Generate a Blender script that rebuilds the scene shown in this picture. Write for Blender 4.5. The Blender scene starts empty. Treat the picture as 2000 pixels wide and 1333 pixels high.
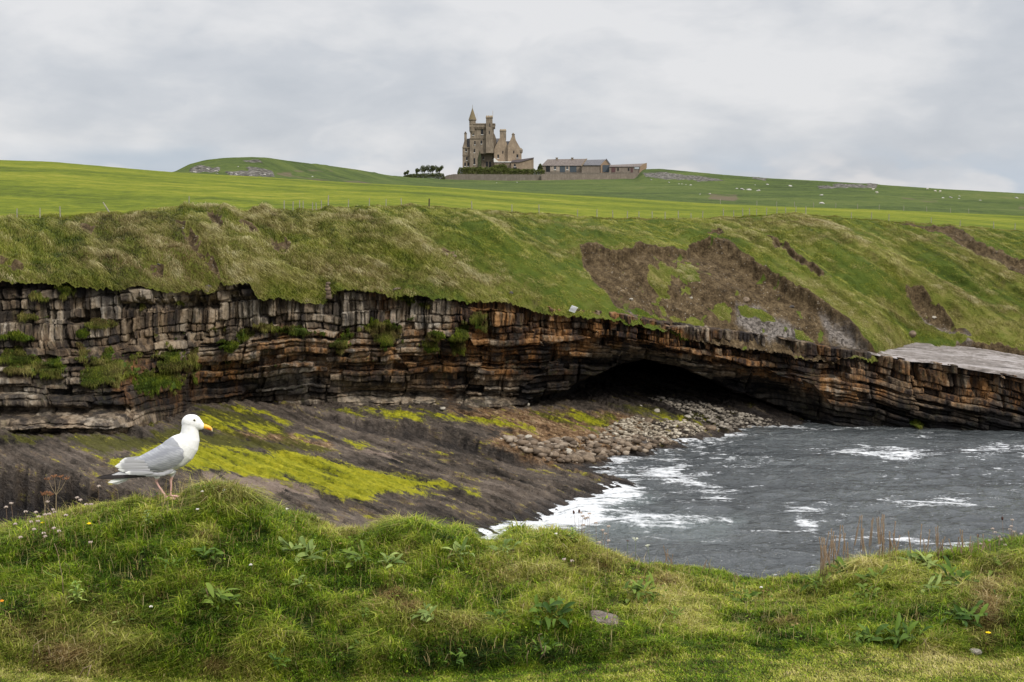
import bpy, bmesh, math, random
import numpy as np
from mathutils import Vector, Matrix
# ------------------------------------------------------------------ camera, sky, sun, exposure
scene = bpy.context.scene
COL = scene.collection
CZ = 20.0                      # eye height above the sea
FPX = 2778.0                   # focal length in photograph pixels (50 mm on 36 mm)
TH = math.radians(5.07)
cam_d = bpy.data.cameras.new("camera"); cam = bpy.data.objects.new("camera", cam_d); COL.objects.link(cam)
cam_d.sensor_width = 36.0; cam_d.lens = 50.0; cam_d.clip_start = 0.1; cam_d.clip_end = 20000
cam.location = (0, 0, CZ); cam.rotation_euler = (math.radians(90) - TH, 0, 0)
scene.camera = cam
scene.view_settings.view_transform = 'Standard'
scene.view_settings.look = 'None'
scene.view_settings.gamma = 1.0
scene.view_settings.exposure = 0.0
scene.cycles.max_bounces = 6
scene.cycles.diffuse_bounces = 3
scene.cycles.transparent_max_bounces = 8

SUN_EL = math.radians(42); SUN_AZ = math.radians(140)     # azimuth clockwise from +Y: behind the camera, to the right
sun_d = bpy.data.lights.new("sun", 'SUN'); sun = bpy.data.objects.new("sun", sun_d); COL.objects.link(sun)
sun_d.energy = 2.6; sun_d.angle = math.radians(10); sun_d.color = (1.0, 0.95, 0.86)
sdir = Vector((math.sin(SUN_AZ) * math.cos(SUN_EL), math.cos(SUN_AZ) * math.cos(SUN_EL), math.sin(SUN_EL)))
sun.rotation_euler = sdir.to_track_quat('Z', 'Y').to_euler(); sun.location = (0, -20, 60)

class NT:
    """small helper for node trees"""
    def __init__(s, tree): s.t = tree; s.n = tree.nodes; s.l = tree.links; s.n.clear()
    def node(s, typ, **kw):
        n = s.n.new(typ)
        for k, v in kw.items(): setattr(n, k, v)
        return n
    def put(s, sock, v):
        if v is None: return
        if hasattr(v, 'node'): s.l.new(v, sock)
        else:
            if hasattr(sock.default_value, '__len__') and not hasattr(v, '__len__'): v = (v,) * len(sock.default_value)
            if hasattr(v, '__len__') and len(v) == 3 and len(sock.default_value) == 4: v = (*v, 1)
            sock.default_value = v
    def math(s, op, a, b=None, c=None, clamp=False):
        n = s.node('ShaderNodeMath', operation=op); n.use_clamp = clamp
        s.put(n.inputs[0], a); s.put(n.inputs[1], b) if b is not None else None
        if c is not None: s.put(n.inputs[2], c)
        return n.outputs[0]
    def attr(s, name, out='Fac'):
        n = s.node('ShaderNodeAttribute', attribute_name=name); return n.outputs[out]
    def coord(s, out='Object'): return s.node('ShaderNodeTexCoord').outputs[out]
    def mapping(s, v, scale=(1, 1, 1), rot=(0, 0, 0), loc=(0, 0, 0)):
        n = s.node('ShaderNodeMapping'); s.put(n.inputs['Vector'], v)
        n.inputs['Scale'].default_value = scale; n.inputs['Rotation'].default_value = rot; n.inputs['Location'].default_value = loc
        return n.outputs[0]
    def noise(s, v, scale=1.0, detail=4, rough=0.55, dist=0.0):
        n = s.node('ShaderNodeTexNoise'); s.put(n.inputs['Vector'], v)
        n.inputs['Scale'].default_value = scale; n.inputs['Detail'].default_value = detail
        n.inputs['Roughness'].default_value = rough; n.inputs['Distortion'].default_value = dist
        return n.outputs[0]
    def voro(s, v, scale=1.0, feature='F1', out='Distance', rnd=1.0):
        n = s.node('ShaderNodeTexVoronoi', feature=feature); s.put(n.inputs['Vector'], v)
        n.inputs['Scale'].default_value = scale; n.inputs['Randomness'].default_value = rnd
        return n.outputs[out]
    def ramp(s, f, stops, interp='LINEAR'):
        n = s.node('ShaderNodeValToRGB'); s.put(n.inputs[0], f); cr = n.color_ramp; cr.interpolation = interp
        while len(cr.elements) > 1: cr.elements.remove(cr.elements[-1])
        for i, (p, c) in enumerate(stops):
            e = cr.elements[0] if i == 0 else cr.elements.new(p)
            e.position = p; e.color = (*c, 1) if len(c) == 3 else c
        return n.outputs[0]
    def maprange(s, f, a, b, c=0.0, d=1.0, smooth=False):
        n = s.node('ShaderNodeMapRange'); n.interpolation_type = 'SMOOTHSTEP' if smooth else 'LINEAR'; n.clamp = True
        s.put(n.inputs[0], f)
        for i, v in enumerate((a, b, c, d)): n.inputs[i + 1].default_value = v
        return n.outputs[0]
    def mix(s, f, a, b, blend='MIX'):
        n = s.node('ShaderNodeMix', data_type='RGBA', blend_type=blend)
        s.put(n.inputs[0], f); s.put(n.inputs[6], a); s.put(n.inputs[7], b)
        return n.outputs[2]
    def bump(s, h, strength=0.5, dist=0.1, normal=None):
        n = s.node('ShaderNodeBump'); s.put(n.inputs['Height'], h)
        n.inputs['Strength'].default_value = strength; n.inputs['Distance'].default_value = dist
        if normal is not None: s.put(n.inputs['Normal'], normal)
        return n.outputs[0]
    def sep(s, v):
        n = s.node('ShaderNodeSeparateXYZ'); s.put(n.inputs[0], v); return n.outputs
    def comb(s, x, y, z):
        n = s.node('ShaderNodeCombineXYZ'); s.put(n.inputs[0], x); s.put(n.inputs[1], y); s.put(n.inputs[2], z); return n.outputs[0]

def material(name, build):
    m = bpy.data.materials.new(name); m.use_nodes = True
    t = NT(m.node_tree); out = t.node('ShaderNodeOutputMaterial')
    t.l.new(build(t), out.inputs[0]); return m

def principled(t, color, rough=0.8, normal=None, spec=0.3, **kw):
    n = t.node('ShaderNodeBsdfPrincipled'); t.put(n.inputs['Base Color'], color); t.put(n.inputs['Roughness'], rough)
    n.inputs['Specular IOR Level'].default_value = spec
    if normal is not None: t.put(n.inputs['Normal'], normal)
    for k, v in kw.items(): t.put(n.inputs[k], v)
    return n.outputs[0]

def plain(name, col, rough=0.8, var=0.15, scale=6.0, spec=0.3):
    def b(t):
        nz = t.noise(t.coord(), scale, 4)
        c = t.mix(t.maprange(nz, 0.3, 0.7), tuple(x * (1 - var) for x in col), tuple(min(1, x * (1 + var)) for x in col))
        return principled(t, c, rough, spec=spec)
    return material(name, b)

# world: Nishita sky behind a nearly closed deck of stratocumulus
world = bpy.data.worlds.new("World"); scene.world = world; world.use_nodes = True
def build_world():
    t = NT(world.node_tree); out = t.node('ShaderNodeOutputWorld'); bg = t.node('ShaderNodeBackground')
    sky = t.node('ShaderNodeTexSky', sky_type='NISHITA'); sky.sun_disc = False
    sky.sun_elevation = SUN_EL; sky.sun_rotation = SUN_AZ; sky.air_density = 1.0; sky.dust_density = 1.5
    g = t.coord('Generated'); x, y, z = t.sep(g)
    # cloud coordinates: azimuth-like and elevation, stretched flat towards the horizon
    az = t.math('ARCTAN2', x, y)
    el = t.math('ARCSINE', t.math('MAXIMUM', z, -0.2))
    v = t.comb(t.math('MULTIPLY', az, 2.6), t.math('MULTIPLY', el, 5.2), 3.7)
    # slant the bands as in a wind-sheared deck
    v2 = t.mapping(v, rot=(0, 0, 0.42), scale=(1, 1.15, 1))
    warp = t.noise(v2, 1.6, 3)
    v3 = t.comb(t.math('ADD', t.sep(v2)[0], t.math('MULTIPLY', warp, 0.35)), t.sep(v2)[1], warp)
    big = t.noise(v3, 2.0, 4, 0.45); mid = t.noise(v3, 6.5, 6, 0.5); fine = t.noise(v, 18, 5, 0.6)
    d = t.math('ADD', t.math('MULTIPLY', big, 0.7), t.math('ADD', t.math('MULTIPLY', mid, 0.30), t.math('MULTIPLY', fine, 0.08)))
    K = 10.0
    cloud = t.ramp(d, [(0.38, (0.555, 0.585, 0.635)), (0.48, (0.625, 0.648, 0.69)), (0.56, (0.72, 0.73, 0.755)), (0.64, (0.80, 0.80, 0.815))])
    # low gaps near the horizon where blue-grey distance shows between the cloud feet
    lowm = t.maprange(el, 0.022, 0.055, 1.0, 0.0, True)
    ga = t.noise(t.comb(t.math('MULTIPLY', az, 9.0), t.math('MULTIPLY', el, 22), 8.3), 1.2, 4, 0.5)
    gap = t.math('MULTIPLY', lowm, t.maprange(ga, 0.47, 0.58, 0, 1, True))
    cloud = t.mix(t.math('MULTIPLY', gap, 0.75), cloud, (0.50, 0.575, 0.67))
    # distant blue mountain painted into the sky as a hazy patch behind the mound
    bx = t.math('MULTIPLY', t.maprange(az, -0.34, -0.27, 0, 1, True), t.maprange(az, -0.225, -0.175, 1, 0, True)); by_ = t.maprange(t.math('ADD', el, t.math('MULTIPLY', t.math('SUBTRACT', ga, 0.5), 0.05)), 0.038, 0.052, 1, 0, True)
    cloud = t.mix(t.math('MULTIPLY', t.math('MULTIPLY', bx, by_), 0.75), cloud, (0.47, 0.545, 0.635))
    warm = t.math('MULTIPLY', lowm, t.maprange(ga, 0.46, 0.36, 0, 1, True))
    cloud = t.mix(t.math('MULTIPLY', warm, 0.6), cloud, (0.83, 0.80, 0.79))
    # an overcast deck is brighter towards the zenith
    gain = t.math('MULTIPLY_ADD', t.maprange(el, 0.17, 0.9, 0, 1, True), 1.7, 1.0)
    cl = t.mix(1.0, cloud, t.comb(t.math('MULTIPLY', gain, K), t.math('MULTIPLY', gain, K), t.math('MULTIPLY', gain, K)), 'MULTIPLY')
    col = t.mix(0.94, sky.outputs[0], cl)
    t.put(bg.inputs[0], col); bg.inputs[1].default_value = 0.1
    t.l.new(bg.outputs[0], out.inputs[0])
build_world()

# ------------------------------------------------------------------ geometry helpers
ct, st = math.cos(TH), math.sin(TH)
def P(px, py, Y):
    """world point seen at photograph pixel (px, py) at distance Y north of the camera"""
    px = np.asarray(px, float); py = np.asarray(py, float); Y = np.asarray(Y, float)
    u = (666.5 - py) / FPX; dy = ct + u * st; dz = -st + u * ct
    s = Y / dy
    return (px - 1000) / FPX * s, Y + 0 * s, CZ + dz * s
def Pz(px, py, z):
    """the point at pixel (px, py) lying at height z"""
    px = np.asarray(px, float); py = np.asarray(py, float); z = np.asarray(z, float)
    u = (666.5 - py) / FPX; dy = ct + u * st; dz = -st + u * ct
    s = (z - CZ) / dz
    return (px - 1000) / FPX * s, dy * s, z + 0 * s
def proj(x, y, z):
    d = y * ct - (z - CZ) * st; up = y * st + (z - CZ) * ct
    return 1000 + FPX * x / d, 666.5 - FPX * up / d
def xcol(px, Y, z): return (px - 1000) / FPX * (Y * ct - (z - CZ) * st)
def line(pts, q):
    a = np.array(pts, float); return np.interp(q, a[:, 0], a[:, 1])
def sline(pts, q, w=18):
    """interpolated then lightly smoothed"""
    r = 0
    for o, k in ((-w, .2), (-w / 2, .2), (0, .2), (w / 2, .2), (w, .2)): r = r + k * line(pts, q + o)
    return r
def smooth(a, b, x):
    t = np.clip((x - a) / (b - a), 0, 1); return t * t * (3 - 2 * t)

def _h(ix, iy, seed):
    n = (ix.astype(np.int64) * 374761393 + iy.astype(np.int64) * 668265263 + seed * 974711) & 0xFFFFFFFF
    n = ((n ^ (n >> 13)) * 1274126177) & 0xFFFFFFFF
    n = ((n ^ (n >> 16)) * 2246822519) & 0xFFFFFFFF
    return (n ^ (n >> 15)) & 0xFFFFFFFF
def hsh(ix, iy, seed=0): return _h(np.asarray(ix), np.asarray(iy), seed) / 4294967295.0
def gn(x, y, seed=0):
    """2-D gradient noise, about -1..1"""
    x = np.asarray(x, float); y = np.asarray(y, float)
    ix = np.floor(x); iy = np.floor(y); fx = x - ix; fy = y - iy
    ux = fx * fx * fx * (fx * (fx * 6 - 15) + 10); uy = fy * fy * fy * (fy * (fy * 6 - 15) + 10)
    def g(ox, oy):
        a = hsh(ix + ox, iy + oy, seed) * 2 * math.pi
        return np.cos(a) * (fx - ox) + np.sin(a) * (fy - oy)
    n0 = g(0, 0) * (1 - ux) + g(1, 0) * ux; n1 = g(0, 1) * (1 - ux) + g(1, 1) * ux
    return (n0 * (1 - uy) + n1 * uy) * 1.5
def fbm(x, y, o=4, seed=0, r=0.5):
    s = 0; a = 1; t = 0
    for i in range(o):
        s = s + a * gn(x * 2 ** i + 17.3 * i, y * 2 ** i - 9.1 * i, seed + i); t += a; a *= r
    return s / t
def ridged(x, y, o=3, seed=0):
    s = 0; a = 1; t = 0
    for i in range(o):
        s = s + a * (1 - 2 * np.abs(gn(x * 2 ** i, y * 2 ** i, seed + i))); t += a; a *= .5
    return s / t

def polysd(px, py, poly):
    """signed distance to a polygon, positive inside"""
    poly = np.array(poly, float); n = len(poly)
    sh = px.shape; px = px.ravel(); py = py.ravel()
    out = np.full(px.shape, -60.0)
    m = (px > poly[:, 0].min() - 60) & (px < poly[:, 0].max() + 60) & (py > poly[:, 1].min() - 60) & (py < poly[:, 1].max() + 60)
    x = px[m]; y = py[m]; d = np.full(x.shape, 1e9); ins = np.zeros(x.shape, bool)
    for i in range(n):
        ax, ay = poly[i]; bx, by = poly[(i + 1) % n]
        ex, ey = bx - ax, by - ay
        t = np.clip(((x - ax) * ex + (y - ay) * ey) / (ex * ex + ey * ey + 1e-9), 0, 1)
        d = np.minimum(d, (x - ax - t * ex) ** 2 + (y - ay - t * ey) ** 2)
        c = ((ay > y) != (by > y)) & (x < (bx - ax) * (y - ay) / (by - ay + 1e-12) + ax); ins ^= c
    d = np.sqrt(d); out[m] = np.where(ins, d, -d)
    return out.reshape(sh)
def polym(px, py, polys, soft=6, nz=0, ofs=0):
    r = np.zeros(px.shape)
    for p in polys: r = np.maximum(r, smooth(-soft, soft, polysd(px, py, p) + nz + ofs))
    return r
def ell(px, py, cx, cy, rx, ry, ang=0):
    a = math.radians(ang); dx = px - cx; dy = py - cy
    X = (dx * math.cos(a) + dy * math.sin(a)) / rx; Y = (-dx * math.sin(a) + dy * math.cos(a)) / ry
    return 1 - np.sqrt(X * X + Y * Y)

def tag(o, label=None, cat=None, group=None, kind=None):
    if label: o['label'] = label
    if cat: o['category'] = cat
    if group: o['group'] = group
    if kind: o['kind'] = kind
    return o
def link(name, me, mat=None, parent=None, loc=None, rotz=None):
    o = bpy.data.objects.new(name, me); COL.objects.link(o)
    if mat is not None and me is not None:
        for m in (mat if isinstance(mat, (list, tuple)) else [mat]): me.materials.append(m)
    if parent is not None: o.parent = parent
    if loc is not None: o.location = loc
    if rotz is not None: o.rotation_euler = (0, 0, rotz)
    return o
def empty(name, loc, rotz=0):
    o = bpy.data.objects.new(name, None); COL.objects.link(o); o.empty_display_size = 0.3
    o.location = loc; o.rotation_euler = (0, 0, rotz); return o

def npmesh(name, verts, faces, attrs=None, smooth_=True, uniform=None):
    """verts (n,3); faces: list of int arrays (k,3) / (k,4)"""
    me = bpy.data.meshes.new(name)
    verts = np.ascontiguousarray(verts, dtype=np.float32)
    me.vertices.add(len(verts)); me.vertices.foreach_set('co', verts.ravel())
    idx = np.concatenate([f.ravel() for f in faces]).astype(np.int32)
    tot = np.concatenate([np.full(len(f), f.shape[1]) for f in faces]).astype(np.int32)
    start = np.concatenate([[0], np.cumsum(tot)[:-1]]).astype(np.int32)
    me.loops.add(len(idx)); me.loops.foreach_set('vertex_index', idx)
    me.polygons.add(len(tot)); me.polygons.foreach_set('loop_start', start); me.polygons.foreach_set('loop_total', tot)
    me.polygons.foreach_set('use_smooth', np.full(len(tot), bool(smooth_)))
    for k, a in (attrs or {}).items():
        at = me.attributes.new(k, 'FLOAT', 'POINT'); at.data.foreach_set('value', np.ascontiguousarray(a, dtype=np.float32).ravel())
    me.update(calc_edges=True); me.validate(); return me
def gridfaces(r, c, flip=False):
    i = np.arange((r - 1) * c).reshape(r - 1, c)[:, :-1].ravel()
    f = np.stack([i, i + 1, i + c + 1, i + c], 1)
    return f[:, ::-1] if flip else f
def gridobj(name, X, Y, Z, mat, attrs=None, flip=False, smooth_=True):
    r, c = X.shape
    me = npmesh(name, np.stack([X, Y, Z], -1).reshape(-1, 3), [gridfaces(r, c, flip)], {k: v.ravel() for k, v in (attrs or {}).items()}, smooth_)
    return link(name, me, mat)
rng = np.random.default_rng(7)
random.seed(7)
# ------------------------------------------------------------------ materials of the land
def mat_rock(t):
    co = t.coord(); tone = t.attr('tone'); rust = t.attr('rust'); veg = t.attr('veg'); pale = t.attr('pale'); wet = t.attr('wet')
    streak = t.noise(t.mapping(co, scale=(2.6, 2.6, 0.30)), 1.0, 5, 0.6)
    streak2 = t.noise(t.mapping(co, scale=(5.5, 5.5, 0.6), loc=(3, 1, 7)), 1.0, 4, 0.6)
    big = t.noise(co, 0.22, 4, 0.6); fine = t.noise(co, 5.0, 6, 0.7); blot = t.noise(co, 1.1, 5, 0.6)
    f = t.math('ADD', t.math('MULTIPLY', tone, 0.34), t.math('ADD', t.math('MULTIPLY', streak, 0.44), t.math('MULTIPLY', t.math('ADD', fine, blot), 0.22)))
    f = t.math('ADD', f, t.math('MULTIPLY', pale, 0.13))
    c = t.ramp(f, [(0.38, (0.008, 0.008, 0.008)), (0.47, (0.022, 0.018, 0.015)), (0.55, (0.052, 0.041, 0.031)), (0.63, (0.112, 0.086, 0.060)), (0.72, (0.23, 0.188, 0.138)), (0.82, (0.36, 0.32, 0.265))])
    # brown weathering over the whole face in large patches
    c = t.mix(t.maprange(big, 0.40, 0.60, 0, 0.75), c, t.ramp(f, [(0.42, (0.007, 0.005, 0.004)), (0.56, (0.050, 0.030, 0.016)), (0.68, (0.145, 0.092, 0.050)), (0.8, (0.26, 0.19, 0.12))]))
    rustc = t.ramp(t.math('ADD', t.math('MULTIPLY', streak2, 0.6), t.math('MULTIPLY', f, 0.5)), [(0.42, (0.012, 0.008, 0.006)), (0.51, (0.062, 0.030, 0.013)), (0.60, (0.19, 0.085, 0.027)), (0.72, (0.30, 0.16, 0.065))])
    rm = t.math('MULTIPLY', rust, t.maprange(t.noise(t.mapping(co, scale=(1, 1, .5)), 0.8, 5, 0.65), 0.40, 0.58))
    c = t.mix(t.math('MINIMUM', t.math('MULTIPLY', rm, 1.25), 0.93), c, rustc)
    cream = t.math('MULTIPLY', t.maprange(pale, 0.55, 1.0), t.maprange(blot, 0.42, 0.60))
    c = t.mix(t.math('MULTIPLY', cream, 0.5), c, (0.30, 0.235, 0.17))
    # black seepage stains
    stain = t.maprange(t.noise(t.mapping(co, scale=(0.9, 0.9, 0.16), loc=(11, 4, 2)), 1.0, 4, 0.6), 0.46, 0.58)
    c = t.mix(t.math('MULTIPLY', stain, 0.75), c, (0.016, 0.015, 0.017))
    run = t.maprange(t.noise(t.mapping(co, scale=(1.7, 1.7, 0.12), loc=(5, 9, 1)), 1.0, 4, 0.6), 0.53, 0.60)
    c = t.mix(t.math('MULTIPLY', run, 0.6), c, (0.014, 0.012, 0.011))
    c = t.mix(t.math('MULTIPLY', wet, 0.94), c, (0.006, 0.006, 0.007))  # wet rock, and painted darkness standing in for cave and overhang shade
    lich = t.math('MULTIPLY', t.maprange(t.noise(co, 0.5, 5, 0.6), 0.50, 0.62), t.maprange(t.noise(co, 3, 4, .6), 0.48, 0.6))
    c = t.mix(t.math('MULTIPLY', lich, 0.30), c, (0.055, 0.055, 0.016))
    vg = t.mix(t.noise(co, 2.5, 4), (0.02, 0.035, 0.008), (0.10, 0.15, 0.022))
    c = t.mix(t.maprange(t.math('ADD', veg, t.math('MULTIPLY', t.math('SUBTRACT', fine, 0.5), 0.9)), 0.4, 0.55), c, vg)
    h = t.math('ADD', t.math('MULTIPLY', fine, 0.5), t.math('ADD', streak2, blot))
    rough = t.math('SUBTRACT', 0.85, t.math('MULTIPLY', wet, 0.35))
    return principled(t, c, rough, t.bump(h, 0.9, 0.16), 0.12)
M_ROCK = material('cliff_rock', mat_rock)

GRASSY = [(0.34, (0.028, 0.032, 0.008)), (0.43, (0.060, 0.074, 0.012)), (0.50, (0.105, 0.112, 0.020)), (0.58, (0.165, 0.150, 0.045)), (0.68, (0.24, 0.19, 0.09))]
def mat_slope(t):
    co = t.coord(); soil = t.attr('soil'); lush = t.attr('lush'); sd = t.attr('streak'); rub = t.attr('rubble')
    n1 = t.noise(co, 0.16, 5, 0.6); n2 = t.noise(co, 1.1, 5, 0.65); n3 = t.noise(co, 6.0, 4, 0.7)
    f = t.math('ADD', t.math('ADD', t.math('MULTIPLY', n1, 0.36), t.math('MULTIPLY', sd, 0.20)), t.math('ADD', t.math('MULTIPLY', n2, 0.24), t.math('MULTIPLY', n3, 0.20)))
    f = t.math('SUBTRACT', f, t.math('MULTIPLY', lush, 0.07))
    c = t.ramp(f, GRASSY)
    heath = t.math('MULTIPLY', t.maprange(t.noise(co, 0.33, 4, 0.6), 0.56, 0.68), 0.55)
    c = t.mix(heath, c, (0.07, 0.05, 0.024))
    c = t.mix(t.math('MULTIPLY', lush, 0.45), c, (0.05, 0.085, 0.011))
    s1 = t.noise(co, 1.3, 6, 0.7)
    sc = t.ramp(t.math('ADD', t.math('MULTIPLY', s1, 0.55), t.math('MULTIPLY', n3, 0.45)), [(0.38, (0.022, 0.015, 0.008)), (0.48, (0.058, 0.040, 0.021)), (0.57, (0.112, 0.080, 0.043)), (0.68, (0.21, 0.158, 0.095))])
    peb = t.voro(co, 2.6); pm = t.math('MULTIPLY', t.maprange(peb, 0.20, 0.13), t.maprange(t.noise(co, 0.5, 3), 0.44, 0.60))
    sc = t.mix(t.math('MULTIPLY', pm, 0.55), sc, (0.30, 0.265, 0.22))
    gp = t.voro(co, 5.0, out='Color'); gy = t.ramp(gp, [(0.2, (0.05, 0.045, 0.042)), (0.8, (0.22, 0.195, 0.175))])
    sc = t.mix(t.math('MULTIPLY', rub, 0.8), sc, gy)
    c = t.mix(t.maprange(t.math('ADD', soil, t.math('MULTIPLY', t.math('SUBTRACT', n2, 0.5), 0.5)), 0.42, 0.52), c, sc)
    h = t.math('ADD', n2, t.math('MULTIPLY', n3, 0.6))
    return principled(t, c, 0.95, t.bump(h, 0.8, 0.25), 0.1)
M_SLOPE = material('slope_turf', mat_slope)

def mat_field(t):
    co = t.coord(); far = t.attr('far'); rock = t.attr('rock'); brown = t.attr('brown')
    flat = t.mapping(co, scale=(0.35, 1.0, 1.0))
    n1 = t.noise(t.mapping(co, scale=(0.5, 1, 0)), 0.022, 5, 0.6); n2 = t.noise(t.mapping(co, scale=(0.6, 1.0, 0)), 0.10, 5, 0.65); n3 = t.noise(co, 0.9, 5, 0.7); n4 = t.noise(t.mapping(co, scale=(0.6, 0.6, 1)), 0.35, 3, 0.6)
    f = t.math('ADD', t.math('ADD', t.math('MULTIPLY', n1, 0.36), t.math('MULTIPLY', n2, 0.18)), t.math('ADD', t.math('MULTIPLY', n3, 0.26), t.math('MULTIPLY', n4, 0.18)))
    near = t.ramp(f, [(0.42, (0.062, 0.084, 0.007)), (0.48, (0.110, 0.136, 0.009)), (0.53, (0.162, 0.176, 0.014)), (0.59, (0.235, 0.215, 0.036))])
    farc = t.ramp(f, [(0.40, (0.032, 0.044, 0.013)), (0.47, (0.054, 0.078, 0.018)), (0.54, (0.082, 0.104, 0.024)), (0.62, (0.118, 0.115, 0.045))])
    c = t.mix(far, near, farc)
    c = t.mix(t.math('MULTIPLY', t.maprange(t.math('ADD', brown, t.math('MULTIPLY', t.math('SUBTRACT', n2, 0.5), 0.8)), 0.4, 0.7), 0.85), c, (0.115, 0.085, 0.058))
    rn = t.noise(t.mapping(co, scale=(1, 1, 3)), 0.5, 5, 0.7)
    rc = t.ramp(rn, [(0.35, (0.03, 0.03, 0.022)), (0.5, (0.085, 0.078, 0.066)), (0.62, (0.20, 0.185, 0.165))])
    c = t.mix(t.maprange(t.math('ADD', rock, t.math('MULTIPLY', t.math('SUBTRACT', n4, 0.5), 1.4)), 0.45, 0.6), c, rc)
    return principled(t, c, 0.95, t.bump(t.math('ADD', n3, n4), 0.8, 0.5), 0.1)
M_FIELD = material('meadow', mat_field)

def mat_slab(t):
    co = t.coord(); alg = t.attr('algae'); olive = t.attr('olive'); pale = t.attr('pale'); wet = t.attr('wet'); tan = t.attr('tan')
    v = t.mapping(co, rot=(0, 0, math.radians(49)), scale=(1, 1, 1)); v = t.mapping(v, scale=(0.24, 1.25, 1))
    n1 = t.noise(v, 0.9, 6, 0.65); n2 = t.noise(t.mapping(v, scale=(1, 1, 1)), 3.0, 5, 0.7); n3 = t.noise(co, 7, 4, 0.7); n0 = t.noise(co, 0.16, 4, 0.6)
    jt = t.voro(t.mapping(v, scale=(.9, 1.0, 1)), 1.0, 'DISTANCE_TO_EDGE'); jm = t.maprange(jt, 0.0, 0.055, 1, 0)
    f = t.math('ADD', t.math('MULTIPLY', n1, 0.45), t.math('ADD', t.math('MULTIPLY', n2, 0.3), t.math('MULTIPLY', n0, 0.35)))
    c = t.ramp(f, [(0.42, (0.013, 0.011, 0.009)), (0.49, (0.050, 0.040, 0.031)), (0.57, (0.112, 0.088, 0.069)), (0.68, (0.21, 0.168, 0.135))])
    spk = t.math('MULTIPLY', t.maprange(t.noise(v, 2.2, 5, 0.75), 0.60, 0.68), 0.55); c = t.mix(spk, c, (0.20, 0.165, 0.135))
    c = t.mix(t.maprange(t.math('ADD', tan, t.math('MULTIPLY', t.math('SUBTRACT', n1, 0.5), 2.6)), 0.12, 0.55, 0, 0.95), c, t.ramp(n2, [(0.36, (0.050, 0.029, 0.015)), (0.50, (0.20, 0.115, 0.056)), (0.64, (0.42, 0.29, 0.17))]))
    c = t.mix(t.maprange(t.math('ADD', pale, t.math('MULTIPLY', t.math('SUBTRACT', n1, 0.5), 3.4)), 0.42, 0.66), c, t.mix(n2, (0.13, 0.09, 0.068), (0.32, 0.25, 0.20)))
    c = t.mix(t.maprange(t.math('ADD', olive, t.math('MULTIPLY', t.math('SUBTRACT', n1, 0.5), 3.6)), 0.32, 0.72, 0, 0.9), c, t.mix(n2, (0.035, 0.035, 0.007), (0.115, 0.112, 0.018)))
    am = t.maprange(t.math('ADD', alg, t.math('MULTIPLY', t.math('SUBTRACT', t.math('ADD', t.math('MULTIPLY', n1, 0.6), t.math('MULTIPLY', n2, 0.4)), 0.5), 4.6)), 0.30, 0.72)
    ac = t.ramp(t.math('ADD', t.math('MULTIPLY', n2, 0.5), t.math('MULTIPLY', n1, 0.5)), [(0.36, (0.075, 0.085, 0.006)), (0.47, (0.22, 0.225, 0.009)), (0.60, (0.37, 0.34, 0.020))])
    c = t.mix(am, c, ac)
    c = t.mix(t.math('MULTIPLY', wet, 0.75), c, (0.016, 0.014, 0.014))  # wet rock and dark faces; the cave floor's shade is painted in
    h = t.math('SUBTRACT', t.math('ADD', t.math('ADD', n1, t.math('MULTIPLY', n2, 0.6)), t.math('MULTIPLY', n3, 0.25)), t.math('MULTIPLY', jm, 0.08))
    return principled(t, c, t.math('SUBTRACT', 0.8, t.math('MULTIPLY', wet, 0.5)), t.bump(h, 1.0, 0.5), 0.15)
M_SLAB = material('platform_rock', mat_slab)

def mat_shelf(t):
    co = t.coord(); v = t.mapping(co, rot=(0, 0, math.radians(-8)), scale=(0.22, 1.2, 1))
    n1 = t.noise(v, 0.7, 7, 0.72, 0.8); n2 = t.noise(co, 3, 5, 0.65)
    c = t.ramp(t.math('ADD', t.math('MULTIPLY', n1, 0.75), t.math('MULTIPLY', n2, 0.25)), [(0.38, (0.05, 0.04, 0.032)), (0.47, (0.13, 0.108, 0.092)), (0.54, (0.24, 0.212, 0.198)), (0.64, (0.34, 0.31, 0.30))])
    return principled(t, c, 0.6, t.bump(t.math('ADD', n1, n2), 0.6, 0.15), 0.4)
M_SHELF = material('bare_shelf_rock', mat_shelf)

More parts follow.
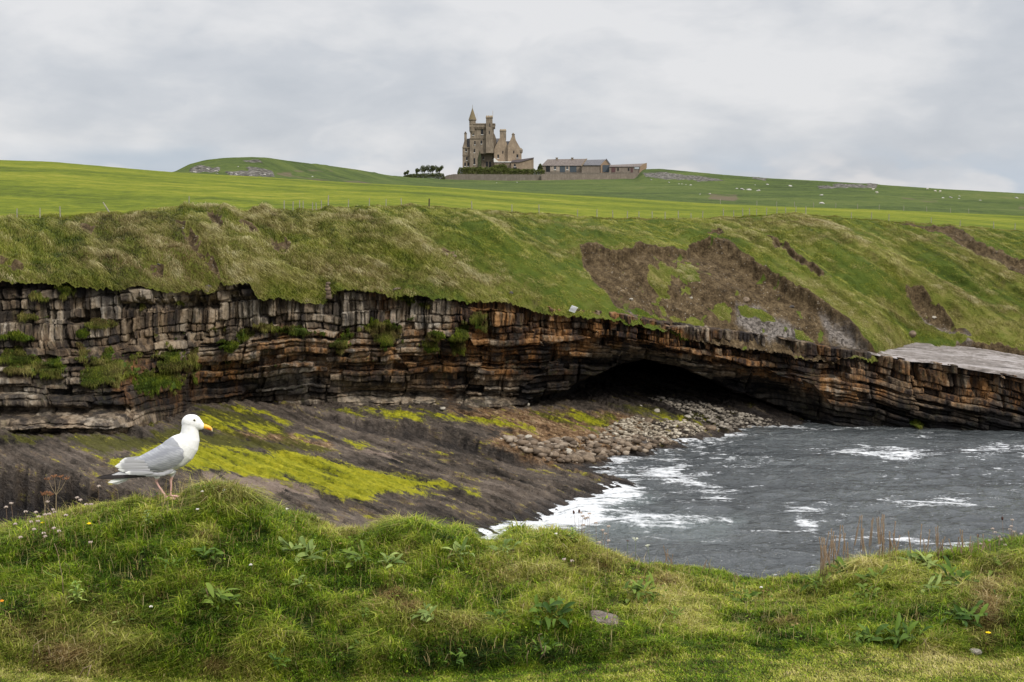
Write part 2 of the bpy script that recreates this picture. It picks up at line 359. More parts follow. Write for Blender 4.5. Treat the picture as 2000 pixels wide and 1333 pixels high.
def mat_sea(t):
    co = t.coord(); foam = t.attr('foam'); teal = t.attr('teal')
    w1 = t.noise(t.mapping(co, rot=(0, 0, 0.25), scale=(0.55, 1.3, 1)), 0.95, 5, 0.60); w2 = t.noise(t.mapping(co, rot=(0, 0, -0.35), scale=(0.8, 1.4, 1)), 4.2, 4, 0.6)
    fn = t.math('ADD', t.math('MULTIPLY', t.noise(t.mapping(co, scale=(0.22, 1, 1)), 0.9, 7, 0.70, 1.2), 0.65), t.math('MULTIPLY', t.noise(t.mapping(co, scale=(.6, 1, 1)), 4.6, 5, 0.7), 0.35))
    m = t.maprange(t.math('ADD', foam, t.math('MULTIPLY', t.math('SUBTRACT', fn, 0.5), 5.6)), 0.48, 1.0)
    flec = t.math('MULTIPLY', t.maprange(t.noise(t.mapping(co, scale=(0.45, 1.2, 1)), 1.1, 7, 0.75), 0.64, 0.74), 0.30)
    m = t.math('MAXIMUM', m, flec)
    lg = t.maprange(t.noise(t.mapping(co, scale=(0.5, 1, 1)), 0.09, 4, 0.6), 0.38, 0.62)
    base = t.mix(t.math('MULTIPLY', teal, 0.7), t.mix(lg, (0.026, 0.030, 0.032), (0.075, 0.083, 0.085)), (0.17, 0.205, 0.20))
    nrm = t.bump(t.math('MULTIPLY', t.math('ADD', w1, t.math('MULTIPLY', w2, 0.30)), t.math('MULTIPLY_ADD', lg, 0.7, 0.6)), 1.0, 0.62)
    c = t.mix(m, base, (0.66, 0.67, 0.68))
    return principled(t, c, t.math('MULTIPLY_ADD', m, 0.55, 0.09), nrm, 0.6, **{'IOR': 1.42})
M_SEA = material('sea_water', mat_sea)
# ------------------------------------------------------------------ key lines of the coast (photograph pixels, distances in metres)
B_PY = [(-700, 515), (0, 530), (110, 538), (200, 545), (300, 552), (418, 556), (428, 541), (492, 538), (504, 571), (640, 576), (652, 552), (800, 563), (900, 572), (1000, 578), (1060, 598), (1150, 605), (1200, 610), (1290, 630), (1450, 650), (1550, 665), (1620, 680), (1700, 689), (1725, 696), (1850, 712), (2000, 738), (2200, 775), (2800, 850)]
B_Y = [(-700, 93), (0, 104.5), (260, 110), (400, 115), (700, 120), (1000, 125), (1200, 128), (1500, 134.5), (1700, 134.5), (2000, 130.5), (2400, 123), (2800, 116)]
F_Y = [(-700, 93), (0, 103.0), (240, 104.2), (340, 112), (400, 118), (700, 122.5), (1000, 127.0), (1180, 129.5), (1500, 135), (1700, 134.2), (2000, 130), (2400, 122), (2800, 115)]
S_PY = B_PY[:-6] + [(1700, 689), (1712, 690), (1745, 684), (1780, 672), (1900, 682), (2000, 697), (2200, 725), (2800, 790)]
S_Y = [(-700, 93), (0, 104.5), (260, 110), (400, 115), (700, 120), (1000, 125), (1200, 128), (1500, 134.5), (1700, 134.5), (1712, 135), (1780, 144), (2000, 143.5), (2400, 140), (2800, 136)]
C_PY = [(-700, 445), (0, 433), (100, 431), (200, 424), (300, 418), (345, 410), (375, 405), (425, 407), (455, 425), (500, 412), (600, 416), (700, 408), (830, 406), (900, 413), (1000, 418), (1100, 425), (1200, 430), (1350, 431), (1450, 426), (1550, 419), (1650, 428), (1750, 436), (1850, 443), (2000, 456), (2200, 468), (2800, 500)]
C_Y = [(-700, 101), (0, 112), (400, 126), (700, 133), (1000, 143), (1500, 160), (2000, 171), (2800, 172)]
D1_PY = [(-700, 296), (0, 313), (100, 316), (200, 325), (340, 337), (500, 346), (700, 358), (830, 364), (1000, 375), (1200, 386), (1350, 396), (1500, 403), (1700, 409), (2000, 422), (2800, 450)]
D1_Y = [(-700, 290), (0, 300), (1000, 330), (2000, 345), (2800, 345)]
D2_PY = [(-700, 340), (250, 342), (340, 336), (370, 321), (400, 313), (440, 308.5), (490, 307), (520, 308), (560, 314), (600, 319), (650, 325), (700, 332), (760, 343), (800, 347), (860, 351), (1000, 353.5), (1240, 350), (1256, 331), (1290, 330), (1400, 340.5), (1500, 348.5), (1600, 353.5), (1700, 360), (1850, 370), (2000, 378), (2300, 392), (2800, 400)]
D2_Y = [(-700, 480), (520, 480), (700, 620), (860, 800), (1250, 805), (1400, 770), (2000, 700), (2800, 680)]

px_in = np.arange(-90, 2090, 1.3)
PXC = np.concatenate([np.arange(-700, -90, 5.0), px_in, np.arange(2090, 2801, 5.0)])
PXF = np.concatenate([np.arange(-700, -60, 10.0), np.arange(-60, 2060, 2.6), np.arange(2060, 2801, 10.0)])

# ---------------------------------------------------------------- the rock cliff
CAVE = [(1020, 780), (1060, 772), (1110, 758), (1160, 742), (1205, 722), (1250, 711), (1300, 714), (1350, 728), (1400, 752), (1450, 774), (1500, 790), (1545, 806), (1590, 824), (1640, 850)]
CAVE_D = [(975, 0), (1010, 1.5), (1080, 4), (1150, 8), (1200, 18), (1250, 30), (1440, 30), (1500, 28), (1550, 20), (1590, 9), (1640, 0)]
ROOF2 = [(980, 690), (1060, 676), (1150, 662), (1215, 662), (1260, 668), (1330, 684), (1400, 702), (1470, 714), (1530, 733), (1585, 752), (1620, 790), (1660, 840)]
ROOF2_D = [(960, 0), (1100, 0.5), (1230, 1.5), (1500, 2.2), (1585, 1.6), (1630, 0)]
DIP = [(-700, 0), (900, 0), (1100, .5), (1250, 1.4), (1500, 3.6), (1700, 5.2), (2000, 8.2), (2800, 16)]
R = 380
vv = np.linspace(0, 1, R)[:, None]
pxg = np.repeat(PXC[None, :], R, 0)
_, _, zt = P(PXC, line(B_PY, PXC), line(B_Y, PXC)); zt = zt + 0.15
zf = np.full_like(zt, -1.2)
Zc = zf + (zt - zf) * vv
Yt = sline(B_Y, PXC)[None, :]; Yf = sline(F_Y, PXC)[None, :]
hgt = np.clip((Zc - 1.5) / (zt[None, :] - 1.5), 0, 1)
Yc = Yf + (Yt - Yf) * smooth(0.12, 0.75, hgt)
_, pyg = proj(0 * Zc, Yc, Zc)
Xc = xcol(pxg, Yc, Zc)
S = Zc + line(DIP, PXC)[None, :]                       # stratigraphic height
along = Xc + 0.45 * Yc
lx = gn(along * .12, S * .35, 5)
fault = hsh(np.floor(along / 6.5 + .4 * gn(S * .2, along * .05, 13)), 0 * along, 14)
Sw = S + 0.55 * gn(along * 0.10, S * 0.10 + 3, 11) + 0.16 * gn(along * 0.5, S * .4, 12) + .9 * (fault - .5)
# layer boundaries
bounds = [-20.0]; rr = random.Random(3)
while bounds[-1] < 30:
    b = bounds[-1]
    th = rr.uniform(.22, .62) if b < 10.0 else (rr.uniform(.6, 1.5) if b < 13.4 else rr.uniform(.75, 1.25))
    bounds.append(b + th)
bounds = np.array(bounds)
def layer(s, bd, wlo, whi, seed, xx):
    L = np.clip(np.searchsorted(bd, s) - 1, 0, len(bd) - 2)
    w = (wlo + (whi - wlo) * hsh(L, 0 * L, seed)) * np.where(bd[L] < 9.7, 2.3, 1.0)
    u = xx / w + hsh(L, 0 * L + 5, seed) * 50
    k = np.floor(u)
    # irregular joints: merge or shift each joint by a hash
    j0 = k + 0.55 * (hsh(k, L, seed + 1) - .5); j1 = k + 1 + 0.55 * (hsh(k + 1, L, seed + 1) - .5)
    kk = np.where(u < j0, k - 1, np.where(u > j1, k + 1, k))
    a0 = kk + 0.55 * (hsh(kk, L, seed + 1) - .5); a1 = kk + 1 + 0.55 * (hsh(kk + 1, L, seed + 1) - .5)
    ex = np.minimum(u - a0, a1 - u) * w
    es = np.minimum(s - bd[L], bd[L + 1] - s)
    return L, hsh(kk, L, seed + 2), hsh(kk, L, seed + 3), np.minimum(ex, 9), es
xw = along + 0.22 * gn(along * .3, S * .5, 21) + .06 * gn(along * 1.6, S * 1.4, 22)
L1, r1, q1, ex1, es1 = layer(Sw, bounds, .55, 1.7, 31, xw)
colum = smooth(9.4, 10.4, S) * (1 - smooth(13.3, 13.9, S))
thin = 1 - smooth(9.4, 10.4, S)
L2, r2, q2, ex2, es2 = layer(Sw, bounds[::2], .30, .75, 41, xw + 5)
big = bounds[::5]
L3, r3, q3, ex3, es3 = layer(Sw + .5 * gn(along * .1, S * .1, 7), big, 2.4, 5.0, 51, xw)
lay_r = hsh(L1, 0 * L1, 77)
disp = 0.85 * gn(along * .085, S * .05, 61) + 0.40 * gn(along * .3, S * .16, 62)      # buttresses
rsel = hsh(np.floor(xw / 3.1), L1, 78)
disp = disp + 0.95 * (r3 - .5) + 0.62 * (r1 - .5) * (1 - .2 * thin) + 0.55 * colum * (r2 - .5) + (lay_r - .5) * (0.20 + .75 * thin)
disp = disp - .55 * (r1 < .13) * (rsel < .6) + .35 * (q1 > .88) - .5 * (r2 < .16) * colum
crack = lambda e, w: np.exp(-(e / w) ** 2)
cv = smooth(-.35, .35, gn(along * .45, S * .5, 79)); cv2 = smooth(-.3, .4, gn(along * .35 + 9, S * .8, 80))
disp = disp - 0.70 * crack(ex3, .13) * (.3 + .7 * cv) - 0.42 * crack(ex1, .08) * cv * (1 - .35 * thin) - .40 * crack(es1, .07) * (.15 + .85 * cv2) - .25 * colum * crack(ex2, .06) * (1 - cv)
disp = disp + 0.24 * fbm(along * .9, S * .9, 5, 71, .6)
# the protruding pale beds at the foot on the left, the cap blocks above, an undercut in the middle
disp += 1.0 * smooth(-60, 20, 300 - pxg) * np.exp(-((pyg - 828) / 20) ** 2)
disp -= 1.3 * np.exp(-((pyg - 803) / 9) ** 2) * smooth(0, 60, 300 - pxg)
disp -= 1.5 * np.exp(-((pyg - (770 + (pxg - 660) * .02)) / 9.5) ** 2) * smooth(655, 700, pxg) * (1 - smooth(980, 1080, pxg))
disp += 0.9 * np.exp(-((pyg - 790) / 9) ** 2) * smooth(655, 690, pxg) * (1 - smooth(1150, 1185, pxg))
disp += 0.7 * np.exp(-((pyg - 570) / 20) ** 2) * smooth(215, 235, pxg) * (1 - smooth(425, 440, pxg))
disp -= 0.8 * np.exp(-((pyg - 598) / 7) ** 2) * smooth(225, 245, pxg) * (1 - smooth(420, 440, pxg))
caves = [(150, 628, 26, 9, 1.8), (95, 700, 30, 9, 1.0), (860, 700, 18, 6, 1.0), (330, 735, 60, 12, .8), (1040, 728, 30, 8, .9), (645, 772, 14, 5, 1.0)]
for cx, cy, rx, ry, dd in caves: disp -= dd * smooth(0, .5, ell(pxg, pyg, cx, cy, rx, ry))
nzc = 7 * fbm(along * .5, S * .5, 3, 81)
rf = np.interp(pxg, *zip(*CAVE)); rf2 = np.interp(pxg, *zip(*ROOF2))
lip = hsh(np.floor(xw / 2.2), 0 * L1, 88)
p2 = np.interp(pxg, *zip(*ROOF2_D)) * smooth(-1, 3, pyg - rf2 + nzc * .6 + 8 * (lip - .5))
p2 = p2 * (1 + .9 * smooth(12, 45, pyg - rf2))
pc = np.interp(pxg, *zip(*CAVE_D)) * smooth(-2, 26, pyg - rf + nzc * .8 + 6 * (lip - .5)) ** 1.2
gate = smooth(940, 1000, pxg)
disp = disp * (1 - .5 * smooth(1, 6, pc))
foot_rough = 1 - .6 * smooth(1.2, -0.5, Zc)
Yd = Yc - disp * foot_rough + (p2 + pc) * gate
Zd = Zc + .05 * gn(along * 2, S * 2, 91)
# top edge rounds back under the turf
back = smooth(.985, 1, vv)
Yd = Yd + back * 1.4
Xd = Xc
tone = np.clip(.5 + .55 * (q1 - .5) + .25 * (q3 - .5) + .3 * colum * (q2 - .5) + .18 * (lay_r - .5), 0, 1)
nzm = 14 * fbm(along * .25, S * .3, 4, 95) + 6 * fbm(along * 1.2, S * 1.2, 3, 96)
rust = polym(pxg, pyg, [[(885, 575), (1060, 590), (1200, 612), (1330, 645), (1450, 690), (1560, 740), (1590, 760), (1500, 742), (1400, 712), (1240, 675), (1150, 690), (1130, 735), (1040, 742), (950, 730), (905, 680), (885, 640)], [(1060, 640), (1250, 640), (1330, 668), (1240, 680), (1100, 680)]], 10, nzm)
rust = np.maximum(rust, .75 * polym(pxg, pyg, [[(500, 650), (900, 640), (960, 700), (900, 730), (560, 730), (440, 720)], [(720, 575), (770, 575), (770, 650), (735, 650)], [(1250, 655), (1620, 735), (1990, 745), (1990, 800), (1800, 745), (1650, 800), (1600, 770), (1500, 742)], [(860, 700), (890, 700), (885, 785), (865, 785)], [(170, 700), (480, 700), (480, 780), (260, 800)]], 12, nzm * 1.6))
rust = np.maximum(rust, .55 * polym(pxg, pyg, [[(1300, 640), (1720, 700), (2100, 740), (2100, 850), (1750, 760), (1600, 775), (1450, 720)]], 12, nzm * 1.8))
pale = polym(pxg, pyg, [[(225, 548), (435, 552), (435, 605), (225, 602)], [(480, 735), (660, 690), (700, 780), (660, 792), (560, 790)], [(0, 795), (300, 805), (330, 842), (0, 842)], [(650, 740), (960, 770), (960, 800), (660, 795)]], 8, nzm * .7)
pale = np.maximum(pale, .62 * polym(pxg, pyg, [[(240, 600), (560, 560), (880, 570), (880, 690), (640, 740), (260, 690)], [(0, 560), (230, 560), (230, 700), (0, 640)], [(0, 740), (100, 740), (110, 790), (0, 790)], [(930, 720), (1060, 740), (1040, 770), (930, 770)]], 16, nzm * 1.2))
pale = pale + .15 * (q3 - .5)
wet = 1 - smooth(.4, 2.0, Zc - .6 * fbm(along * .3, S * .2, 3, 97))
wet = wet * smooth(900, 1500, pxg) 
wet = np.maximum(wet, .85 * polym(pxg, pyg, [[(1560, 790), (1760, 790), (2100, 810), (2800, 840), (2800, 900), (1480, 860)], [(1010, 700), (1230, 700), (1560, 770), (1600, 850), (1150, 850), (1000, 790)]], 12, nzm))  # lower right wall; cave and overhang zone darkened by painted shade
wet = np.maximum(wet, smooth(2.5, 9, pc) * .95)  # cave interior painted near-black, its shade put into the colour
wet = np.maximum(wet, .7 * polym(pxg, pyg, [[(0, 535), (225, 545), (225, 590), (0, 565)], [(1000, 705), (1250, 700), (1300, 730), (1020, 765)], [(200, 770), (430, 745), (640, 735), (640, 770), (430, 785), (200, 800)]], 10, nzm * 1.3))  # darker areas on the face, painted overhang shade among them
VEG = [(130, 562, 16, 22, 10), (62, 618, 30, 9, 0), (40, 658, 34, 9, 0), (165, 650, 20, 9, 10), (20, 695, 36, 16, 0), (110, 720, 36, 22, 10), (215, 722, 62, 34, 0), (335, 718, 46, 42, 8), (60, 712, 50, 20, 5), (290, 745, 40, 22, 0), (380, 700, 14, 30, 0), (670, 668, 17, 26, 20), (755, 652, 38, 24, 20), (800, 585, 40, 10, 16), (905, 650, 14, 26, 0), (935, 628, 20, 16, 35), (850, 655, 18, 12, 0), (895, 675, 22, 18, 10), (470, 655, 24, 10, 0), (560, 645, 60, 10, 5), (305, 835, 22, 14, 10), (230, 565, 12, 8, 0), (840, 675, 20, 12, 0), (1790, 828, 16, 5, 15), (275, 600, 7, 10, 0), (1205, 575, 8, 16, 0), (450, 675, 30, 10, 0), (190, 630, 30, 8, 0)]
veg = np.zeros_like(Zc)
vgn = .75 * fbm(along * .7, S * .9, 4, 98) + .35 * fbm(along * 2.5, S * 2.5, 2, 94)
for cx, cy, rx, ry, a in VEG: veg = np.maximum(veg, smooth(.0, .30, ell(pxg, pyg, cx, cy, rx * 1.05, ry * 1.05, a) + vgn * 1.35 - .08))
sparse = smooth(.28, .5, fbm(along * .35, S * .6, 4, 99)) * smooth(5, 8, S) * (1 - smooth(950, 1150, pxg))
veg = np.maximum(veg, .55 * sparse)
Yd = Yd - .45 * veg
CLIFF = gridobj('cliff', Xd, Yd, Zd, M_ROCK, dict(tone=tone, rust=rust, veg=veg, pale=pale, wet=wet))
tag(CLIFF, 'dark bedded rock cliff with a low black cave above the bay', 'cliff', kind='structure')

# ---------------------------------------------------------------- turf slope over the cliff
SCARS = [[(1130, 484), (1165, 489), (1192, 504), (1225, 509), (1245, 500), (1300, 506), (1338, 500), (1346, 486), (1400, 485), (1422, 497), (1440, 508), (1500, 545), (1560, 578), (1602, 596), (1640, 622), (1655, 634), (1680, 662), (1712, 692), (1620, 700), (1500, 690), (1400, 668), (1300, 645), (1245, 618), (1200, 598), (1160, 555), (1140, 520)],
         [(1768, 569), (1800, 573), (1815, 590), (1845, 612), (1870, 640), (1895, 656), (1850, 652), (1810, 630), (1780, 598)],
         [(1742, 435), (1770, 437), (1800, 444), (1860, 448), (1880, 460), (1905, 484), (1950, 500), (1975, 515), (2020, 530), (2030, 552), (1970, 530), (1940, 515), (1900, 500), (1870, 478), (1845, 462), (1790, 448)],
         [(1500, 478), (1530, 482), (1570, 508), (1600, 540), (1625, 560), (1590, 552), (1545, 520), (1510, 500)],
         [(342, 434), (362, 440), (385, 470), (410, 500), (432, 545), (400, 525), (365, 480)], [(404, 414), (426, 424), (440, 462), (432, 470), (410, 440)],
         [(150, 441), (185, 446), (180, 458), (155, 456)], [(0, 505), (40, 512), (62, 530), (0, 528)], [(470, 442), (500, 446), (520, 462), (500, 462), (472, 456)], [(525, 462), (552, 458), (568, 478), (560, 498), (535, 486)],
         [(292, 518), (318, 524), (318, 545), (298, 540)], [(862, 492), (890, 496), (890, 506), (866, 502)], [(1870, 665), (2010, 688), (2060, 712), (1860, 690)], [(1385, 480), (1410, 478), (1404, 470), (1380, 474)]]
SCAR_GREEN = [(1290, 548, 20, 28, -10), (1345, 540, 20, 22, 0), (1270, 605, 30, 12, 15), (1410, 605, 24, 10, 20), (1480, 612, 34, 7, 18), (1570, 650, 24, 7, 30), (1340, 618, 34, 9, 10), (1290, 634, 50, 7, 12)]
RUB = [[(1440, 600), (1480, 598), (1560, 640), (1560, 662), (1480, 648), (1440, 625)], [(1200, 590), (1300, 615), (1310, 635), (1250, 620)], [(1600, 610), (1650, 640), (1690, 680), (1620, 660)], [(1800, 620), (1900, 660), (1880, 672), (1800, 640)]]
R = 230
tt = np.linspace(-0.035, 1.0, R)[:, None]
pxg = np.repeat(PXC[None, :], R, 0)
pyB = sline(S_PY, PXC, 8); YB = sline(S_Y, PXC, 8)
_, _, zB = P(PXC, pyB, YB)
pyC = sline(C_PY, PXC, 5); YC = sline(C_Y, PXC, 20)
_, _, zC = P(PXC, pyC, YC)
def slope_prof(t): return t + .16 * np.sin(np.pi * np.clip(t, 0, 1)) + .03 * np.sin(2 * np.pi * np.clip(t, 0, 1))
Ys = YB + (YC - YB) * tt
Zs = zB + (zC - zB) * slope_prof(tt)
Zs = np.where(tt < 0, zB + tt * 16, Zs)
Xs = xcol(pxg, Ys, Zs)
_, pys = proj(Xs, Ys, Zs)
th_ = np.clip(tt, 0, 1); span = np.sin(np.pi * th_) ** .7
drop = (zC - Zs)
shift = np.interp(PXC, [-700, 0, 450, 900, 2800], [.55, .55, .8, 1.5, 1.6])[None, :]
wx = Xs - shift * drop * 1.05                              # spurs run down to the right
spur = ridged(wx / 13 + .3, Ys / 90, 2, 201) - .15
spur2 = ridged(wx / 4.2 + .3, drop / 14, 3, 203)
amp = np.interp(PXC, [-700, 0, 250, 380, 520, 900, 1500, 2800], [.9, .9, 1.1, 1.7, 1.2, 1.1, 1.45, 1.5])[None, :]
dn = span * (amp * 1.05 * spur + .45 * spur2 * amp) + .20 * fbm(Xs / 1.5, drop / 1.2 + Ys / 4, 4, 205) + .75 * span * fbm(wx / 5, drop / 5, 3, 207) + .30 * np.clip(fbm(wx / 1.8, drop / 1.6, 3, 208) + .1, 0, 1) * (1.5 + 1.5 * (1 - smooth(500, 1000, pxg)))
nz = 9 * fbm(Xs / 1.6, Ys / 2 + drop / 1.2, 4, 210)
nz = nz + 4 * fbm(Xs / .4, Ys / .5 + drop / .4, 2, 215)
px2, py2 = pxg, pys
soil = np.zeros_like(Zs)
for i, s in enumerate(SCARS): soil = np.maximum(soil, smooth(-4, 3, polysd(px2, py2, s) + nz * (.55 if i in (0, 1, 2) else 1.0)))
gr = np.zeros_like(Zs)
for cx, cy, rx, ry, a in SCAR_GREEN: gr = np.maximum(gr, smooth(-.05, .3, ell(px2, py2, cx, cy, rx * 1.2, ry * 1.2, a) + 1.1 * fbm(Xs / 1.5, Ys / 1.2, 4, 216)))
soil_in = np.zeros_like(Zs)
for i, s in enumerate(SCARS): soil_in = np.maximum(soil_in, smooth(0, 9, polysd(px2, py2, s) + nz * (.55 if i in (0, 1, 2) else 1.0)))
cut = soil_in * np.interp(px2, [0, 1000, 1130, 1700, 1760, 2800], [.35, .35, .85, .9, .55, .55])
soil = soil * (1 - .95 * gr)
lower = smooth(-.30, .05, fbm(Xs / 1.3, drop / 1.3, 4, 217) + .08)
soil = np.where(px2 < 1100, soil * lower, soil * (1 - .6 * (1 - smooth(-.45, -.15, fbm(Xs / 1.6, drop / 1.2, 4, 218)))))
rubble = polym(px2, py2, RUB, 8, nz)
lush = smooth(.0, .45, fbm(wx / 9, drop / 7, 3, 220) + .15)
lush = np.maximum(lush, smooth(.5, .9, spur) * .8 * smooth(900, 1200, px2)) * smooth(250, 900, px2)
lush = np.maximum(lush, polym(px2, py2, [[(1000, 430), (1350, 440), (1380, 490), (1100, 490), (1000, 480)], [(900, 500), (1130, 500), (1190, 590), (1000, 560)]], 15, nz * 2) * .9)
ns_y, ns_z = -.55, .83
Yz = Ys + ns_y * (dn - cut); Zz = Zs + ns_z * (dn - cut)
# ragged overhanging turf along the rock edge
rag = (1 - smooth(-.035, .05, tt))
Yz = Yz - rag * (.35 + .35 * gn(Xs * .7, 0 * Xs, 231)); Zz = Zz - rag * (.10 + .30 * np.abs(gn(Xs * .35, 0 * Xs + 9, 232)) + .20 * gn(Xs * 1.7, 0 * Xs, 233) + .15 * gn(Xs * 5, 0 * Xs, 234))
streak = .5 + .5 * fbm(wx / 1.1, drop / 7, 4, 240)
streak = np.clip(streak + .25 * (spur + .1), 0, 1.2)
SLOPE = gridobj('grassy_slope', Xs, Yz, Zz, M_SLOPE, dict(soil=soil, lush=lush, streak=streak, rubble=rubble))
tag(SLOPE, 'steep grass slope with bare earth slips above the cliff', 'slope', kind='structure')
SL = dict(X=Xs, Y=Yz, Z=Zz, soil=soil, lush=lush, streak=streak, px=pxg, py=pys, tt=np.repeat(tt, len(PXC), 1))

# ---------------------------------------------------------------- meadow and far hills
def rows(a, b, n, e=1.0): return [(a, b, f ** e) for f in np.linspace(0, 1, n, endpoint=False)]
pxg1 = PXF
def ln(PY, YY, w=6):
    y = sline(YY, PXF, 20); _, _, z = P(PXF, sline(PY, PXF, w), y); return y, z
kC = (np.interp(PXF, PXC, Yz[-1]), np.interp(PXF, PXC, Zz[-1])); kD1 = ln(D1_PY, D1_Y, 20); kD2 = ln(D2_PY, D2_Y, 4)
def _sm(a, w=81):
    p_ = np.pad(a, w // 2, mode='edge'); return np.convolve(np.convolve(p_, np.ones(w) / w, 'valid') if 0 else p_, np.ones(w) / w, 'valid')
kCs = (_sm(kC[0]), _sm(kC[1]))
kDip = (kD1[0] + 60, kD1[1] - 3.0)
kMid = ln([(-700, 345), (340, 343), (400, 338), (490, 337), (560, 341), (700, 350), (800, 357), (860, 359), (1000, 360), (1240, 359), (1300, 358), (1400, 361), (1500, 366), (1700, 375), (2000, 392), (2800, 412)], [(-700, 440), (520, 440), (700, 540), (860, 700), (1250, 700), (1400, 680), (2000, 620), (2800, 600)], 20)
flatm = smooth(840, 900, PXF) * (1 - smooth(1235, 1262, PXF))
kPl = (kD2[0] + 160 + 0 * PXF, np.where(flatm > 0, kD2[1] + 2.0 * flatm - 3 * (1 - flatm), kD2[1] - 3))
kE = (np.full_like(PXF, 1300.0), kPl[1] - 40)
seq = [(kC, kD1, 150, 1.25), (kD1, kDip, 10, 1), (kDip, kMid, 70, 1), (kMid, kD2, 80, 1), (kD2, kPl, 14, 1), (kPl, kE, 8, 1)]
YY, ZZ, K = [], [], []
for si, (a, b, n, e) in enumerate(seq):
    for f in np.linspace(0, 1, n, endpoint=(si == len(seq) - 1)):
        f = f ** e
        if si == 0: fz = f + .10 * math.sin(math.pi * f)
        else: fz = f
        wg = math.exp(-f * 28) if si == 0 else 0.0; a_ = kCs if si == 0 else a
        YY.append(a_[0] + (b[0] - a_[0]) * f + (kC[0] - kCs[0]) * wg); ZZ.append(a_[1] + (b[1] - a_[1]) * fz + (kC[1] - kCs[1]) * wg); K.append(si + f)
Yf_ = np.array(YY); Zf_ = np.array(ZZ); Kf = np.repeat(np.array(K)[:, None], len(PXF), 1)
pf = np.repeat(PXF[None, :], len(K), 0)
Xf_ = xcol(pf, Yf_, Zf_)
_, pyf = proj(Xf_, Yf_, Zf_)
edge = smooth(0, .04, Kf)
Zf_ = Zf_ + edge * (.05 * fbm(Xf_ / 18, Yf_ / 12, 4, 301) * (1 - smooth(.85, 1, Kf)) + .06 * fbm(Xf_ / 2.5, Yf_ / 3.5, 3, 305))
farness = smooth(.995, 1.02, Kf)
Zf_ += (Kf > 2) * (Kf < 3.97) * 1.0 * fbm(Xf_ / 30, Yf_ / 40, 4, 311)
ROCKS = [[(1255, 338), (1290, 336), (1330, 342), (1400, 350), (1420, 356), (1370, 356), (1300, 350), (1260, 346)], [(1470, 347), (1500, 350), (1495, 354), (1470, 352)], [(1625, 360), (1715, 362), (1710, 369), (1630, 369)], [(1595, 363), (1640, 366), (1640, 370), (1600, 369)],
         [(372, 327), (395, 325), (430, 331), (425, 341), (370, 337)], [(470, 315), (505, 316), (518, 323), (480, 322)], [(440, 338), (530, 336), (540, 350), (450, 345)], [(480, 330), (530, 336), (520, 345), (490, 342)]]
BROWN = [[(1385, 378), (1440, 380), (1440, 398), (1380, 394)], [(540, 338), (570, 336), (570, 345), (542, 345)], [(575, 345), (610, 346), (606, 352), (580, 351)], [(655, 354), (690, 356), (680, 364), (660, 361)], [(1990, 402), (2020, 402), (2020, 408), (1990, 408)], [(1760, 385), (1830, 390), (1830, 394), (1760, 390)], [(575, 331), (650, 333), (650, 336), (576, 335)], [(460, 337), (700, 352), (760, 362), (700, 362), (600, 350), (460, 343)]]
nzf = 2.2 * fbm(Xf_ / 9, Yf_ / 30, 4, 320)
rock = polym(pf, pyf, ROCKS, 2.5, nzf) * farness
brown = .75 * polym(pf, pyf, BROWN, 7, nzf * 4) * farness
Zf_ += rock * (.5 + .8 * fbm(Xf_ / 3, Yf_ / 9, 3, 333))
FIELD = gridobj('field', Xf_, Yf_, Zf_, M_FIELD, dict(far=farness, rock=rock, brown=brown))
tag(FIELD, 'green meadow rising to the hill skyline', 'field', kind='structure')

# ---------------------------------------------------------------- bare rock shelf at the right
m = PXC > 1690; pr = PXC[m]; n = 70
ty = np.linspace(0, 1, n)[:, None]
yF = np.interp(pr, PXC, Yt[0]) ; _, _, zF = P(pr, line(B_PY, pr), yF)
yBk = np.interp(pr, PXC, YB) + 1.5; zBk = np.interp(pr, PXC, zB)
Yh = (yF - .1) + (np.maximum(yBk, yF + .4) - yF) * ty; Zh = zF + (zBk - zF + .1) * ty
Xh = xcol(np.repeat(pr[None], n, 0), Yh, Zh)
Zh = Zh + .20 * ridged(Xh / 12 + 3, (Yh + .13 * Xh) / 1.8, 4, 401) + .05 * fbm(Xh / 1.2, Yh / 1.2, 3, 403) - .18 * (ty < .02)
Zh = Zh - .35 * (1 - smooth(0, .03, ty)) * 0
Yh = Yh - .5 * (1 - smooth(0, .1, ty)) * (.6 + gn(Xh * .5, 0 * Xh, 405))
SHELF = gridobj('rock_shelf', Xh, Yh, Zh, M_SHELF)
tag(SHELF, 'bare pale rock shelf on top of the cliff at the right', 'rock shelf', kind='structure')

# ---------------------------------------------------------------- wave-cut rock platform
CT = [(-500, 870, 4.9), (-200, 855, 4.7), (0, 845, 4.3), (200, 845, 4.0), (400, 792, 4.2), (560, 797, 3.7), (700, 797, 3.3), (860, 805, 2.8), (1000, 803, 2.4), (1180, 812, 1.7), (1250, 782, 2.1), (1300, 782, 1.9), (1400, 800, 1.2), (1450, 815, .7),
      (-300, 900, 3.8), (0, 905, 3.4), (250, 960, 2.4), (500, 960, 2.0), (700, 1020, 1.0), (400, 860, 3.2), (700, 860, 2.3), (600, 910, 2.0), (800, 900, 1.6), (1000, 870, 1.15), (850, 1020, .5), (1100, 868, .75), (1000, 930, .55), (1100, 935, .3),
      (1190, 935, .02), (1130, 968, .02), (1060, 1000, .02), (940, 1035, .02), (850, 1090, -.1), (1120, 908, .05), (1160, 903, .05), (1240, 888, .05), (1330, 862, .05), (1420, 846, .05), (1530, 833, .05),
      (1300, 935, -1.3), (1100, 1065, -1.5), (1500, 870, -1.5), (1900, 860, -2.5), (1700, 950, -3), (900, 1200, -2.0), (500, 1150, -.6), (1700, 838, -1.6), (1620, 836, -1.0), (200, 1150, 0), (2300, 900, -3), (1600, 1200, -3.5)]
ca = np.array(CT); cx_, cy_, cz_ = Pz(ca[:, 0], ca[:, 1], ca[:, 2])
